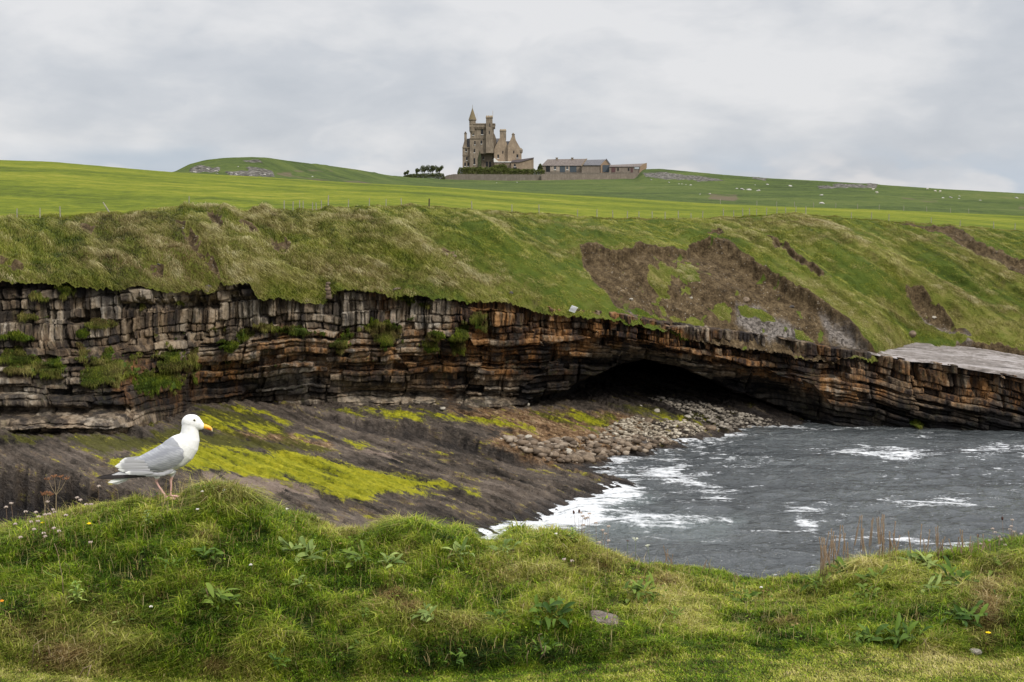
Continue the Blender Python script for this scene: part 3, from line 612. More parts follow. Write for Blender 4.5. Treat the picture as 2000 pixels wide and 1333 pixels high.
pts2 = np.stack([cx_, cy_], 1)
def phi(r): return np.where(r > 0, r * r * np.log(r + 1e-9), 0)
A = phi(np.linalg.norm(pts2[:, None] - pts2[None], axis=-1)); n = len(pts2)
M_ = np.zeros((n + 3, n + 3)); M_[:n, :n] = A + np.eye(n) * 6.0
M_[:n, n] = 1; M_[:n, n + 1:] = pts2; M_[n, :n] = 1; M_[n + 1:, :n] = pts2.T
wgt = np.linalg.solve(M_, np.concatenate([cz_, np.zeros(3)]))
def tps(x, y):
    s = wgt[n] + wgt[n + 1] * x + wgt[n + 2] * y
    for i in range(n): s = s + wgt[i] * phi(np.hypot(x - pts2[i, 0], y - pts2[i, 1]))
    return s
gx = np.arange(-62, 46, .13); gy = np.arange(66, 176, .13)
# coarse spline then upsample
cgx = np.arange(-64, 50, 1.0); cgy = np.arange(64, 180, 1.0); cX, cY = np.meshgrid(cgx, cgy); cZ = tps(cX, cY)
def bil(gx0, gy0, step, A_, x, y):
    fx = np.clip((x - gx0) / step, 0, A_.shape[1] - 1.001); fy = np.clip((y - gy0) / step, 0, A_.shape[0] - 1.001)
    i = fx.astype(int); j = fy.astype(int); a = fx - i; b = fy - j
    return (A_[j, i] * (1 - a) + A_[j, i + 1] * a) * (1 - b) + (A_[j + 1, i] * (1 - a) + A_[j + 1, i + 1] * a) * b
GX, GY = np.meshgrid(gx, gy)
base = bil(-64, 64, 1.0, cZ, GX, GY)
def polyline_sd(X, Y, pts):
    """signed distance to an open polyline (positive on the far side) and position along it 0..1"""
    best = np.full(X.shape, 1e9); sd = np.zeros(X.shape); tpos = np.zeros(X.shape); k = len(pts) - 1
    for i in range(k):
        ax, ay = pts[i]; bx, by = pts[i + 1]; ex, ey = bx - ax, by - ay; L = ex * ex + ey * ey
        t = np.clip(((X - ax) * ex + (Y - ay) * ey) / L, 0, 1); dx = X - ax - t * ex; dy = Y - ay - t * ey
        d = np.hypot(dx, dy); s = np.sign(ex * (Y - ay) - ey * (X - ax)); mm = d < best
        best = np.where(mm, d, best); sd = np.where(mm, d * s, sd); tpos = np.where(mm, (i + t) / k, tpos)
    return sd, tpos
def pl(ps):
    a = np.array(ps, float); x, y, z = Pz(a[:, 0], a[:, 1], a[:, 2]); return list(zip(x, y))
jag = .7 * gn(GX * .35, GY * .35, 501) + .35 * gn(GX * 1.3, GY * 1.3, 502) + .25 * (hsh(np.floor(GX / .9 + GY * .2), np.floor(GY / 3), 503) - .5)
# the step of the upper bed across the middle of the platform
sd1, tp1 = polyline_sd(GX, GY, pl([(560, 803, 3.6), (640, 818, 3.1), (720, 836, 2.7), (800, 852, 2.2), (900, 872, 1.7), (1000, 893, 1.2), (1035, 901, 1.0)]))
h1 = np.interp(tp1, [0, .18, .55, .85, 1], [0, .45, 1.25, 1.35, .9])
out1 = np.where((tp1 > .002) & (tp1 < .998), 1, np.exp(-(sd1 / 1.5) ** 2))
st1 = h1 * smooth(-.12, .12, sd1 + jag * .8) * out1
st1 = st1 * np.exp(-np.maximum(sd1, 0) / 9.0) * 1.0
# front edge above the dark gully at the left
sd2, tp2 = polyline_sd(GX, GY, pl([(-500, 882, 3.9), (-200, 893, 3.7), (0, 903, 3.45), (60, 916, 3.2), (150, 937, 2.85), (250, 960, 2.5), (400, 985, 2.0), (520, 1012, 1.6), (640, 1060, 1.1)]))
h2 = np.interp(tp2, [0, .4, .6, .8, 1], [3.1, 2.7, 2.0, 1.3, .2])
blk = hsh(np.floor((GX + .3 * gn(GX * .4, GY * .1, 505)) / .85), 0 * GX, 504) - .5
st2 = -h2 * (1 - smooth(-.32, .10, sd2 + jag * .6 + blk * 1.1))
slabz = base + st1 + st2
# bedding ribs running down towards the water
ca_, sa_ = math.cos(math.radians(-27)), math.sin(math.radians(-27))
ru = GX * ca_ - GY * sa_ ; rv = GX * sa_ + GY * ca_
ru = GX * math.cos(.85) - GY * math.sin(.85); rv = GX * math.sin(.85) + GY * math.cos(.85)
w_ = rv + .5 * gn(ru * .12, rv * .3, 511)
saw = lambda v: (v - np.floor(v))
rk_ = .35 + .65 * smooth(-.3, .3, gn(ru * .12, rv * .35, 519))
ribs = .34 * rk_ * (1 - saw(w_ / 1.55 + .5 * gn(ru * .1, rv * .4, 512))) + .16 * (1 - saw(w_ / .61 + .9 * gn(ru * .25, rv * .5, 513))) + .09 * saw(ru / .9 + .5 * gn(ru * .3, rv * 1.2, 514))
pxs, pys_ = proj(GX, GY, base)
ribamp = np.interp(pxs, [0, 400, 900, 1200], [.9, .7, 1.0, 1.2])
slabz = slabz + ribamp * (ribs - .15) + .42 * (smooth(-.2, .3, gn(ru * .05 + 3, rv * .2, 531)) * (1 - saw((rv + 1.2 * gn(ru * .08, rv * .1, 532)) / 4.3)) - .2) * smooth(.1, .8, base) + .16 * fbm(GX / 3, GY / 3, 4, 520) + .06 * fbm(GX / .6, GY / .6, 3, 521)
# knobbly crust along the step
kn = np.exp(-((sd1 - 1.2) / 1.6) ** 2) * np.interp(tp1, [0, .6, .8, 1], [1, 1, .5, .2]) * (tp1 > .001)
slabz += kn * .40 * np.abs(fbm(GX / .8, GY / .8, 3, 530))
# the shore under the cobbles
pxs, pys_ = proj(GX, GY, slabz)
nzs = 10 * fbm(ru * .15, rv * .7, 4, 540)
ALG = [[(215, 905), (330, 862), (400, 872), (470, 880), (560, 888), (640, 900), (700, 917), (780, 930), (868, 946), (890, 952), (790, 952), (850, 968), (760, 960), (700, 978), (650, 962), (560, 940), (470, 925), (380, 915), (300, 912)],
       [(1090, 811), (1130, 810), (1186, 826), (1150, 828), (1110, 820)], [(850, 808), (880, 812), (960, 817), (1040, 838), (1020, 836), (940, 826), (870, 818)], [(660, 800), (740, 801), (840, 812), (800, 817), (720, 808)], [(470, 797), (520, 804), (500, 806), (465, 800)],
       [(400, 812), (480, 826), (560, 836), (540, 842), (440, 834), (390, 822)], [(540, 822), (570, 830), (560, 836)], [(1280, 810), (1320, 816), (1370, 826), (1330, 824), (1290, 816)], [(900, 955), (935, 966), (915, 966)], [(670, 860), (720, 870), (700, 874)], [(580, 848), (640, 855), (600, 856)]]
OLV = [[(100, 850), (300, 846), (360, 830), (420, 845), (560, 860), (640, 880), (500, 880), (330, 870), (200, 886)], [(380, 795), (480, 800), (560, 830), (560, 850), (400, 840)], [(640, 800), (860, 808), (860, 818), (700, 812)], [(1040, 805), (1190, 815), (1190, 840), (1080, 824)], [(1190, 790), (1400, 812), (1420, 828), (1280, 812)], [(0, 850), (110, 852), (60, 870), (0, 866)]]
PAL = [[(390, 918), (480, 926), (600, 944), (625, 972), (560, 966), (470, 955), (400, 932)], [(180, 862), (260, 880), (245, 886), (170, 872)], [(670, 868), (760, 884), (800, 900), (760, 898), (690, 880)], [(1130, 828), (1200, 836), (1220, 850), (1150, 842)]]
TAN = [[(880, 802), (1190, 812), (1270, 830), (1240, 880), (1130, 905), (1050, 900), (960, 870), (1000, 840), (900, 816)], [(430, 838), (560, 850), (640, 870), (560, 868), (450, 850)]]
alg = polym(pxs, pys_, ALG, 13, nzs * .7, 1); olv = polym(pxs, pys_, OLV, 16, nzs * 1.3); palm = polym(pxs, pys_, PAL, 11, nzs * .8); tanm = polym(pxs, pys_, TAN, 20, nzs * 1.3) * .95
wet_shade_m = (1 - smooth(.0, .55, slabz + .15 * fbm(GX / 2, GY / 2, 3, 541)))
wet_shade_m = np.maximum(wet_shade_m, smooth(.15, -.35, sd2 + jag * .6 + blk * 1.1) * 1.25)  # near-black front face above the gully
wet_shade_m = np.maximum(wet_shade_m, smooth(.25, -.25, sd1 + jag * .8) * smooth(-1.3, -.4, sd1) * (h1 > .1) * .8)  # darkens the face of the step
wet_shade_m = np.maximum(wet_shade_m, smooth(130, 135, GY) * smooth(-4, 4, GX) * .95)  # cave floor darkened by painted shade
mask = GY > 0
SLAB = gridobj('rock_platform', GX, GY, slabz, M_SLAB, dict(algae=alg, olive=olv, pale=palm, tan=tanm, wet=wet_shade_m))
tag(SLAB, 'sloping dark rock platform with yellow green algae at the cliff foot', 'rock platform', kind='structure')
def slab_at(x, y): return bil(gx[0], gy[0], .13, slabz, x, y)

# ---------------------------------------------------------------- the sea
sx = np.concatenate([-np.geomspace(3000, 62, 24)[:-1], np.arange(-60, 66, .17), np.geomspace(68, 3000, 24)])
sy = np.concatenate([np.array([-400, -100, -20, 10, 30, 45]), np.arange(55, 150, .17), np.array([155, 165, 180])])
WX, WY = np.meshgrid(sx, sy)
def waves(x, y, k):
    s = 0
    for i in range(k):
        r_ = random.Random(900 + i); L = 1.1 * 1.33 ** i; a = math.radians(r_.uniform(60, 115)); am = .015 * L ** .8
        ph = r_.uniform(0, 6.28); d = (x * math.cos(a) + y * math.sin(a)) * 2 * math.pi / L + ph + 1.6 * gn(x / L / 3, y / L / 3, 900 + i)
        s = s + am * (1 - 2 * np.abs(np.sin(d / 2)) ** 1.3)
    return s
wz = waves(WX, WY, 8) + .16 * fbm(WX / 1.9, WY / 1.0, 4, 950)
fade = smooth(3000, 60, np.abs(WX)) * smooth(30, 60, WY)
wz *= fade
wpx, wpy = proj(WX, WY, 0 * WX)
FOAM = [[(1225, 930), (1250, 925), (1290, 908), (1320, 906), (1345, 915), (1330, 925), (1385, 928), (1360, 935), (1400, 950), (1395, 956), (1350, 948), (1320, 938), (1230, 938)],
        [(1350, 878), (1400, 881), (1435, 890), (1400, 892), (1370, 884)], [(1440, 893), (1490, 896), (1460, 900), (1420, 898)], [(1620, 885), (1700, 875), (1810, 884), (1800, 892), (1700, 888), (1640, 888)], [(1850, 877), (2000, 871), (2060, 875), (1900, 884)],
        [(1540, 986), (1615, 989), (1610, 995), (1550, 993)], [(1700, 980), (1800, 976), (1900, 972), (1830, 984)], [(1560, 1015), (1590, 1022), (1590, 1036), (1565, 1030)], [(1740, 1050), (1830, 1058), (1920, 1062), (1860, 1068), (1760, 1060)], [(1640, 1040), (1700, 1046), (1680, 1050)]]
shore = Pz(np.array([1190, 1215, 1190, 1150, 1110, 1060, 1010, 950]), np.array([925, 940, 962, 975, 995, 1008, 1025, 1040]), np.zeros(8))
sdz = slab_at(WX, WY)
inb = (WX > -62) & (WX < 46) & (WY > 66) & (WY < 176)
nzw = 12 * fbm(WX / 2.6, WY / 3.2, 4, 960)
foam = .92 * polym(wpx, wpy, FOAM, 17, nzw * 1.4, 1)
foam = np.maximum(foam, 1.15 * polym(wpx, wpy, [[(930, 1030), (1000, 1010), (1070, 985), (1120, 960), (1170, 935), (1200, 935), (1235, 945), (1250, 965), (1215, 982), (1180, 990), (1190, 1005), (1290, 1008), (1420, 1016), (1280, 1022), (1180, 1022), (1130, 1035), (1050, 1045), (940, 1060)]], 20, nzw * 1.4, 2))
near_sh = inb * smooth(-.75, -.05, sdz) * smooth(800, 1000, wpx)
foam = np.maximum(foam, near_sh * .70)
foam = np.maximum(foam, .30 * smooth(.15, .6, fbm(WX / 7, WY / 4, 4, 970)) * fade)
foam = np.maximum(foam, .38 * (np.exp(-((wpy - 835 - .0 * wpx) / 6) ** 2)) * (wpx > 1500))
haloes = [[(x_ + (x_ - np.mean([q[0] for q in p_])) * .35, y_ + (y_ - np.mean([q[1] for q in p_])) * .8) for x_, y_ in p_] for p_ in FOAM]
foam = np.maximum(foam, .40 * polym(wpx, wpy, haloes, 16, nzw * 1.5))
teal = polym(wpx, wpy, [[(1150, 1000), (1300, 1005), (1450, 1015), (1400, 1040), (1200, 1045), (1080, 1060)], [(1060, 1010), (1200, 960), (1280, 970), (1200, 1010)]], 25, nzw) * .6
wz += .22 * polym(wpx, wpy, [[(1130, 975), (1220, 955), (1260, 970), (1200, 985), (1420, 1018), (1180, 1022), (1100, 1000)]], 14, nzw) * fade
SEA = gridobj('sea', WX, WY, wz, M_SEA, dict(foam=foam, teal=teal))
tag(SEA, 'grey rippled sea water with streaks of white foam', 'sea', kind='structure')
# ------------------------------------------------------------------ grass blades as mesh
def blades(name, root, h, lean, w, tone, dry, mat, up=None, curl=.35, seed=1):
    """root (n,3); h, w (n,); lean (n,3) tip offset / h; tone, dry (n,)"""
    n = len(root); g = np.random.default_rng(seed)
    up = np.tile([0, 0, 1.0], (n, 1)) if up is None else up
    a = g.uniform(-.9, .9, n); side = np.stack([np.cos(a), np.sin(a), np.zeros(n)], 1) * (w / 2)[:, None]
    hh = h[:, None]
    m = root + up * hh * .58 + lean * hh * curl * .58
    tip = root + up * hh * np.maximum(.25, 1 - .30 * np.linalg.norm(lean, axis=1))[:, None] + lean * hh
    V = np.empty((n, 5, 3)); V[:, 0] = root - side; V[:, 1] = root + side; V[:, 2] = m + side * .85; V[:, 3] = m - side * .85; V[:, 4] = tip
    b = (np.arange(n) * 5)[:, None]
    quads = b + np.array([[0, 1, 2, 3]]); tris = b + np.array([[3, 2, 4]])
    me = npmesh(name, V.reshape(-1, 3), [quads, tris], dict(tone=np.repeat(tone, 5), dry=np.repeat(dry, 5)))
    return link(name, me, mat)
def mat_blade(near):
    def b(t):
        tone = t.attr('tone'); dry = t.attr('dry')
        if near:
            g = t.ramp(tone, [(0.0, (0.016, 0.036, 0.004)), (0.28, (0.072, 0.140, 0.008)), (0.56, (0.185, 0.285, 0.014)), (0.82, (0.38, 0.45, 0.032)), (1.0, (0.54, 0.54, 0.09))])
            d = t.ramp(tone, [(0.0, (0.115, 0.065, 0.025)), (0.4, (0.24, 0.15, 0.06)), (0.75, (0.40, 0.30, 0.13)), (1.0, (0.55, 0.45, 0.25))])
        else:
            g = t.ramp(tone, [(0.0, (0.030, 0.048, 0.006)), (0.32, (0.120, 0.162, 0.014)), (0.62, (0.275, 0.290, 0.034)), (1.0, (0.45, 0.42, 0.11))])
            d = t.ramp(tone, [(0.0, (0.090, 0.060, 0.026)), (0.38, (0.25, 0.185, 0.075)), (0.7, (0.43, 0.36, 0.17)), (1.0, (0.56, 0.50, 0.29))])
        c = t.mix(dry, g, d)
        df = t.node('ShaderNodeBsdfPrincipled'); t.put(df.inputs['Base Color'], c); df.inputs['Roughness'].default_value = .55; df.inputs['Specular IOR Level'].default_value = .12
        tr = t.node('ShaderNodeBsdfTranslucent'); t.put(tr.inputs[0], c)
        mx = t.node('ShaderNodeMixShader'); mx.inputs[0].default_value = .28; t.l.new(df.outputs[0], mx.inputs[1]); t.l.new(tr.outputs[0], mx.inputs[2])
        return mx.outputs[0]
    return b
M_BLADE = material('grass_blade', mat_blade(True)); M_TUSS = material('tussock_blade', mat_blade(False))

# ---- rough grass on the far slope
def samp(G, ri, ci):
    """bilinear sample of a grid dict at fractional rows / columns"""
    r0 = ri.astype(int); c0 = ci.astype(int); a = ri - r0; b = ci - c0
    return (G[r0, c0] * (1 - b) + G[r0, c0 + 1] * b) * (1 - a) + (G[r0 + 1, c0] * (1 - b) + G[r0 + 1, c0 + 1] * b) * a
NB = 420000
Rr, Cc = SL['X'].shape
# area weighted choice of cells
cell = np.abs(np.gradient(SL['X'], axis=1) * np.hypot(np.gradient(SL['Y'], axis=0), np.gradient(SL['Z'], axis=0)))
inview = (SL['px'] > -250) & (SL['px'] < 2250)
wgt_ = (cell * inview)[:-1, :-1].ravel(); wgt_ /= wgt_.sum()
pick = rng.choice(len(wgt_), NB, p=wgt_)
ri = pick // (Cc - 1) + rng.random(NB); ci = pick % (Cc - 1) + rng.random(NB)
ri = np.clip(ri, 0, Rr - 1.001); ci = np.clip(ci, 0, Cc - 1.001)
x, y, z = (samp(SL[k], ri, ci) for k in 'XYZ'); so = samp(SL['soil'], ri, ci); lu = samp(SL['lush'], ri, ci); sk = samp(SL['streak'], ri, ci); pxx = samp(SL['px'], ri, ci); tq = samp(SL['tt'], ri, ci)
keep = so < .35 * rng.random(NB) + .05
x, y, z, lu, sk, pxx, tq = (q[keep] for q in (x, y, z, lu, sk, pxx, tq)); n = len(x)
pat = fbm(x / 2.6, (y + z) / 2.2, 3, 610); pat2 = fbm(x / .8, (y + z) / .8, 2, 611)
leftness = 1 - smooth(700, 1100, pxx)
hgt_ = (.32 + .26 * leftness + .40 * pat + .22 * pat2) * rng.uniform(.6, 1.3, n) * (1 - .3 * lu) * (1 - .5 * smooth(.97, 1, tq))
hgt_ = np.clip(hgt_, .12, 1.0)
dirn = .8 * gn(x / 5, (y + z) / 5, 612) ; sgn = np.clip(.55 + .8 * dirn, -.5, 1.2)
lean = np.stack([sgn + rng.normal(0, .22, n), -.55 + rng.normal(0, .2, n), -.50 * np.ones(n) + rng.normal(0, .12, n)], 1)
f_ = .40 + .8 * (sk - .5) + .70 * pat + .50 * pat2 + rng.normal(0, .13, n)
ft = fbm(x / 11, (y + z) / 6, 3, 613)
dryv = np.clip(.34 + .22 * leftness + 1.1 * ft + .55 * pat - .50 * lu + .35 * (sk - .5) + rng.normal(0, .16, n), 0, 1)
sg = blades('slope_grass', np.stack([x, y + .05, z - .06], 1), hgt_, lean, rng.uniform(.018, .045, n), np.clip(f_, 0, 1), dryv, M_TUSS, seed=3)
tag(sg, 'rough windblown tussock grass covering the cliff slope', 'grass', kind='stuff')

# tussocks running a few metres into the meadow behind the crest
g_ = np.random.default_rng(8); n = 60000; cc = g_.uniform(20, len(PXF) - 22, n); dd = 7 * g_.random(n) ** 1.7; span_ = np.interp(cc, np.arange(len(PXF)), kD1[0] - kC[0])
rr2 = (dd / span_) ** (1 / 1.25) * 150; x, y, z = (samp(A_, rr2, cc) for A_ in (Xf_, Yf_, Zf_))
pm = fbm(x / 3.0, y / 3.0, 3, 640); kp = pm + .45 > dd / 7; x, y, z, dd, pm = (q[kp] for q in (x, y, z, dd, pm)); n = len(x)
sg2 = blades('crest_grass', np.stack([x, y, z - .05], 1), np.clip((.30 + .30 * pm) * (1 - dd / 10), .1, .7) * g_.uniform(.6, 1.3, n), np.stack([.5 + g_.normal(0, .3, n), -.3 + g_.normal(0, .2, n), -.2 * np.ones(n)], 1), g_.uniform(.018, .045, n), np.clip(.45 + .5 * pm + g_.normal(0, .15, n), 0, 1), np.clip(.30 + .9 * pm + g_.normal(0, .2, n), 0, 1), M_TUSS, seed=12)
tag(sg2, 'tussock grass along the crest between slope and meadow', 'grass', kind='stuff')

# ---- grass hanging on ledges of the rock face
me = CLIFF.data; co = np.empty(len(me.vertices) * 3, np.float32); me.vertices.foreach_get('co', co); co = co.reshape(-1, 3)
vg = np.empty(len(me.vertices), np.float32); me.attributes['veg'].data.foreach_get('value', vg)
cand = np.where(vg > .5)[0]; n = 60000
pk = rng.choice(cand, n); r_ = co[pk] + rng.normal(0, .03, (n, 3)); r_[:, 1] -= .02
pat = fbm(r_[:, 0] / 1.2, r_[:, 2] / 1.0, 3, 620); hc = np.clip((.20 + .22 * pat) * rng.uniform(.5, 1.5, n), .06, .6)
ln_ = np.stack([.25 + rng.normal(0, .3, n), -.7 + rng.normal(0, .2, n), -.95 + rng.normal(0, .3, n)], 1)
tn = np.clip(.14 + .6 * pat + rng.normal(0, .15, n), 0, 1); dr = np.clip(.30 + 1.2 * fbm(r_[:, 0] / 2.5, r_[:, 2] / 1.5, 2, 621) + rng.normal(0, .15, n), 0, 1)
cg = blades('ledge_grass', r_, hc, ln_, rng.uniform(.02, .05, n), tn, dr, M_TUSS, seed=4)
tag(cg, 'green grass hanging in clumps from ledges of the rock cliff', 'grass', kind='stuff')

# ------------------------------------------------------------------ the near bank
T_PY = [(-900, 1040), (-300, 1045), (0, 1062), (60, 1046), (150, 1022), (250, 992), (330, 975), (420, 974), (480, 992), (540, 1012), (600, 1040), (680, 1064), (750, 1052), (830, 1050), (900, 1056), (950, 1080), (1000, 1074), (1060, 1066), (1120, 1074), (1180, 1098), (1250, 1114), (1320, 1130), (1400, 1142), (1450, 1149), (1600, 1150), (1640, 1130), (1750, 1108), (1850, 1104), (1950, 1098), (2000, 1080), (2300, 1050), (2900, 1060)]
L_PY = [(-900, 1300), (0, 1308), (300, 1330), (600, 1340), (1000, 1312), (1200, 1290), (1400, 1268), (1600, 1268), (2000, 1283), (2900, 1300)]
PXB = np.arange(-1700, 3701, 8.0)
YT = 7.2 + .12 * gn(PXB / 260, 0 * PXB, 701); YL = 6.0 + .1 * gn(PXB / 200, 0 * PXB, 702)
_, _, zT = P(PXB, line(T_PY, PXB), YT); _, _, zL = P(PXB, line(L_PY, PXB), YL)
tb = np.concatenate([np.linspace(-1.6, 0, 60, endpoint=False), np.linspace(0, 1, 150, endpoint=False), np.linspace(1, 3.2, 90)])
Yb = np.where(tb[:, None] < 0, YL + tb[:, None] * 1.0, YL + (YT - YL) * tb[:, None])
sh = np.clip(tb, 0, 1)[:, None]
prof = np.sin(np.pi / 2 * sh ** .85) * .75 + .25 * sh
Zb = zL + (zT - zL) * prof
Zb = np.where(tb[:, None] < 0, zL + (18.12 - zL) * np.clip(-tb[:, None], 0, 1), Zb)
ov = np.clip(tb - 1, 0, 9)[:, None]
Zb = Zb - .45 * ov ** 1.6 - 3.2 * np.clip(ov - .75, 0, 9) ** 1.3
Xb = xcol(np.repeat(PXB[None], len(tb), 0), Yb, Zb)
lump = (.055 * fbm(Xb / .42, Yb / .36, 3, 710) + .022 * fbm(Xb / .12, Yb / .12, 2, 711)) * smooth(-.1, .15, tb)[:, None] + .006 * fbm(Xb / .2, Yb / .2, 3, 712)
Zb = Zb + lump
def mat_bank(t):
    co = t.coord(); n1 = t.noise(co, 3.0, 5, 0.6); n2 = t.noise(co, 26, 5, 0.7)
    c = t.ramp(t.math('ADD', t.math('MULTIPLY', n1, 0.5), t.math('MULTIPLY', n2, 0.5)), [(0.35, (0.022, 0.026, 0.008)), (0.5, (0.050, 0.062, 0.014)), (0.66, (0.105, 0.095, 0.035))])
    return principled(t, c, .95, t.bump(n2, .8, .02), .1)
M_BANK = material('turf_soil', mat_bank)
BANK = gridobj('ground', Xb, Yb, Zb, M_BANK)
tag(BANK, 'grassy clifftop bank and lawn in front', 'ground', kind='structure')
pb0, db = PXB[0], PXB[1] - PXB[0]
def bank(pxq, tq):
    ri = np.interp(tq, tb, np.arange(len(tb))); ci = (pxq - pb0) / db
    ri = np.clip(ri, 0, len(tb) - 1.001); ci = np.clip(ci, 0, len(PXB) - 1.001)
    return samp(Xb, ri, ci), samp(Yb, ri, ci), samp(Zb, ri, ci)
def bank_pix(px, py):
    """bank surface point seen at a photograph pixel"""
    t_ = np.linspace(-1.5, 1.1, 500); X, Y, Z = bank(np.full(500, px, float), t_); _, pp = proj(X, Y, Z)
    ok = np.argmin(np.abs(pp - py) + (t_ > 1) * 0); return Vector((float(X[ok]), float(Y[ok]), float(Z[ok])))
def gauss(px, py, lst):
    r = np.zeros(np.shape(px))
    for cx, cy, rx, ry, a in lst: r = np.maximum(r, a * np.exp(-((px - cx) / rx) ** 2 - ((py - cy) / ry) ** 2))
    return r
def bankgrass(name, N, tlo, thi, seed, kind):
    g = np.random.default_rng(seed)
    pq = g.uniform(-800, 2800, N); tq = g.uniform(tlo, thi, N)
    x, y, z = bank(pq, tq); _, ppy = proj(x, y, z)
    c1 = fbm(x / .33, y / .25, 3, 720); c2 = fbm(x / .11, y / .09, 2, 721); c0 = fbm(x / 1.1, y / .8, 2, 722)
    lawn = smooth(.06, -.04, tq + .05 * gn(x * 3, y * 3, 723))
    tall = gauss(pq, ppy, [(455, 985, 85, 36, .9), (60, 1060, 160, 40, .35), (830, 1045, 100, 24, .6), (1015, 1050, 24, 26, 1.2), (1090, 1060, 50, 26, .5), (600, 1010, 40, 20, .5), (1700, 1130, 120, 30, .45), (300, 1240, 300, 60, .42), (1960, 1090, 80, 30, .7), (1900, 1180, 100, 60, .4), (780, 1250, 200, 50, .15)])
    short = gauss(pq, ppy, [(1480, 1165, 170, 50, .8), (1250, 1150, 180, 60, .5), (900, 1150, 260, 60, .35), (1185, 1212, 42, 22, 1.2)])
    h = (.046 + .046 * c1 + .036 * c2 + .100 * tall) * (1 - .55 * np.clip(short, 0, 1))
    h = h * (1 - lawn) + lawn * (.017 + .004 * c1)
    h = np.clip(h, .010, .3) * g.uniform(.55, 1.45, N)
    red = gauss(pq, ppy, [(760, 1165, 34, 20, .9), (800, 1195, 30, 14, .7), (790, 1090, 40, 20, .4), (1170, 1110, 60, 16, .5), (1530, 1222, 40, 12, .8), (395, 1065, 30, 14, .7), (1280, 1140, 60, 16, .5)])
    brown = gauss(pq, ppy, [(1930, 1210, 40, 60, 1.0), (1950, 1140, 50, 40, .5), (130, 1290, 60, 24, .8), (60, 1240, 80, 40, .35), (420, 1310, 30, 16, .8), (1010, 1030, 30, 20, .5), (450, 985, 90, 22, .5), (700, 1030, 80, 18, .5), (830, 1010, 80, 14, .5), (1300, 1130, 60, 20, .45), (1000, 1130, 90, 30, .25), (880, 1230, 80, 30, .35), (1900, 1060, 90, 20, .5)])
    dry = np.clip(.05 + .50 * c0 + .42 * c1 + 1.0 * np.maximum(red, brown) + .16 * lawn + g.normal(0, .16, N), 0, 1)
    dry = np.where(g.random(N) < .09, np.clip(dry + .7, 0, 1), dry)
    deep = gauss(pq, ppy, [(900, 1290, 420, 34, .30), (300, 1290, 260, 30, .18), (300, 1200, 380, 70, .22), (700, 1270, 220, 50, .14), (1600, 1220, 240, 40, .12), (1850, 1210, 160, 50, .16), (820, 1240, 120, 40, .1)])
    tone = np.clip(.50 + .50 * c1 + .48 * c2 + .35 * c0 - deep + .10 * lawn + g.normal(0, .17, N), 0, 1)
    tone = np.where((red > .3) & (dry > .5), tone * .7, tone)
    swirl = .75 * gn(x / .6, y / .5, 730) + 1.3 * gn(x / .09, y / .08, 731)
    lx_ = -.15 + .70 * swirl + g.normal(0, .85, N); ly_ = -.30 + g.normal(0, .65, N); lz = -.25 * np.abs(g.normal(0, .6, N)) - .45 * tall * g.random(N)
    lm = np.maximum(1, np.hypot(lx_, ly_) / (.85 + .35 * g.random(N))); lx_ = lx_ / lm; ly_ = ly_ / lm
    stone = ell(pq, ppy, 1186, 1211, 40, 15, 20) > 0
    foot = np.clip(1.8 * ell(pq, ppy, 335, 985, 70, 34, 0), 0, 1); h = h * (1 - .78 * foot)
    kp = ~stone
    wd = g.uniform(.0022, .0058, N) * (1 + .25 * tall)
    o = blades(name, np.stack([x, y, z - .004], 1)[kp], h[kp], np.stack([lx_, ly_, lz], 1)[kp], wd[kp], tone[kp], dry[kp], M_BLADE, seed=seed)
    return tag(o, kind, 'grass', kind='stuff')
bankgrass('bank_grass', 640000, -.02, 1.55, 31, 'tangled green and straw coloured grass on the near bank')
bankgrass('lawn_grass', 200000, -.75, .08, 33, 'short yellowish mown grass along the bottom edge')
# longer single stalks
def stalks():
    g = np.random.default_rng(44); N = 11000
    pq = g.uniform(-300, 2300, N); tq = g.uniform(.03, 1.15, N); x, y, z = bank(pq, tq); _, ppy = proj(x, y, z)
    tall = gauss(pq, ppy, [(430, 965, 140, 40, 1.0), (100, 1040, 200, 60, .8), (830, 1020, 120, 30, .9), (1020, 1040, 40, 30, 1.0), (1280, 1100, 60, 20, .8), (1700, 1110, 140, 30, 1.0), (1960, 1090, 80, 30, .9), (200, 1270, 250, 60, .7)])
    kp = g.random(N) < (.35 + .65 * tall); pq, tq, x, y, z, tall = (q[kp] for q in (pq, tq, x, y, z, tall)); N = len(x)
    h = g.uniform(.06, .12, N) + .11 * tall * g.random(N)
    ln_ = np.stack([g.normal(.1, .55, N), g.normal(-.2, .3, N), -.15 * g.random(N)], 1)
    o = blades('grass_stalks', np.stack([x, y, z], 1), h, ln_, g.uniform(.0012, .0025, N), g.uniform(.5, 1, N), np.clip(g.normal(.8, .25, N), 0, 1), M_BLADE, seed=9)
    tag(o, 'pale dry grass stalks standing out of the near bank', 'grass', kind='stuff')
stalks()

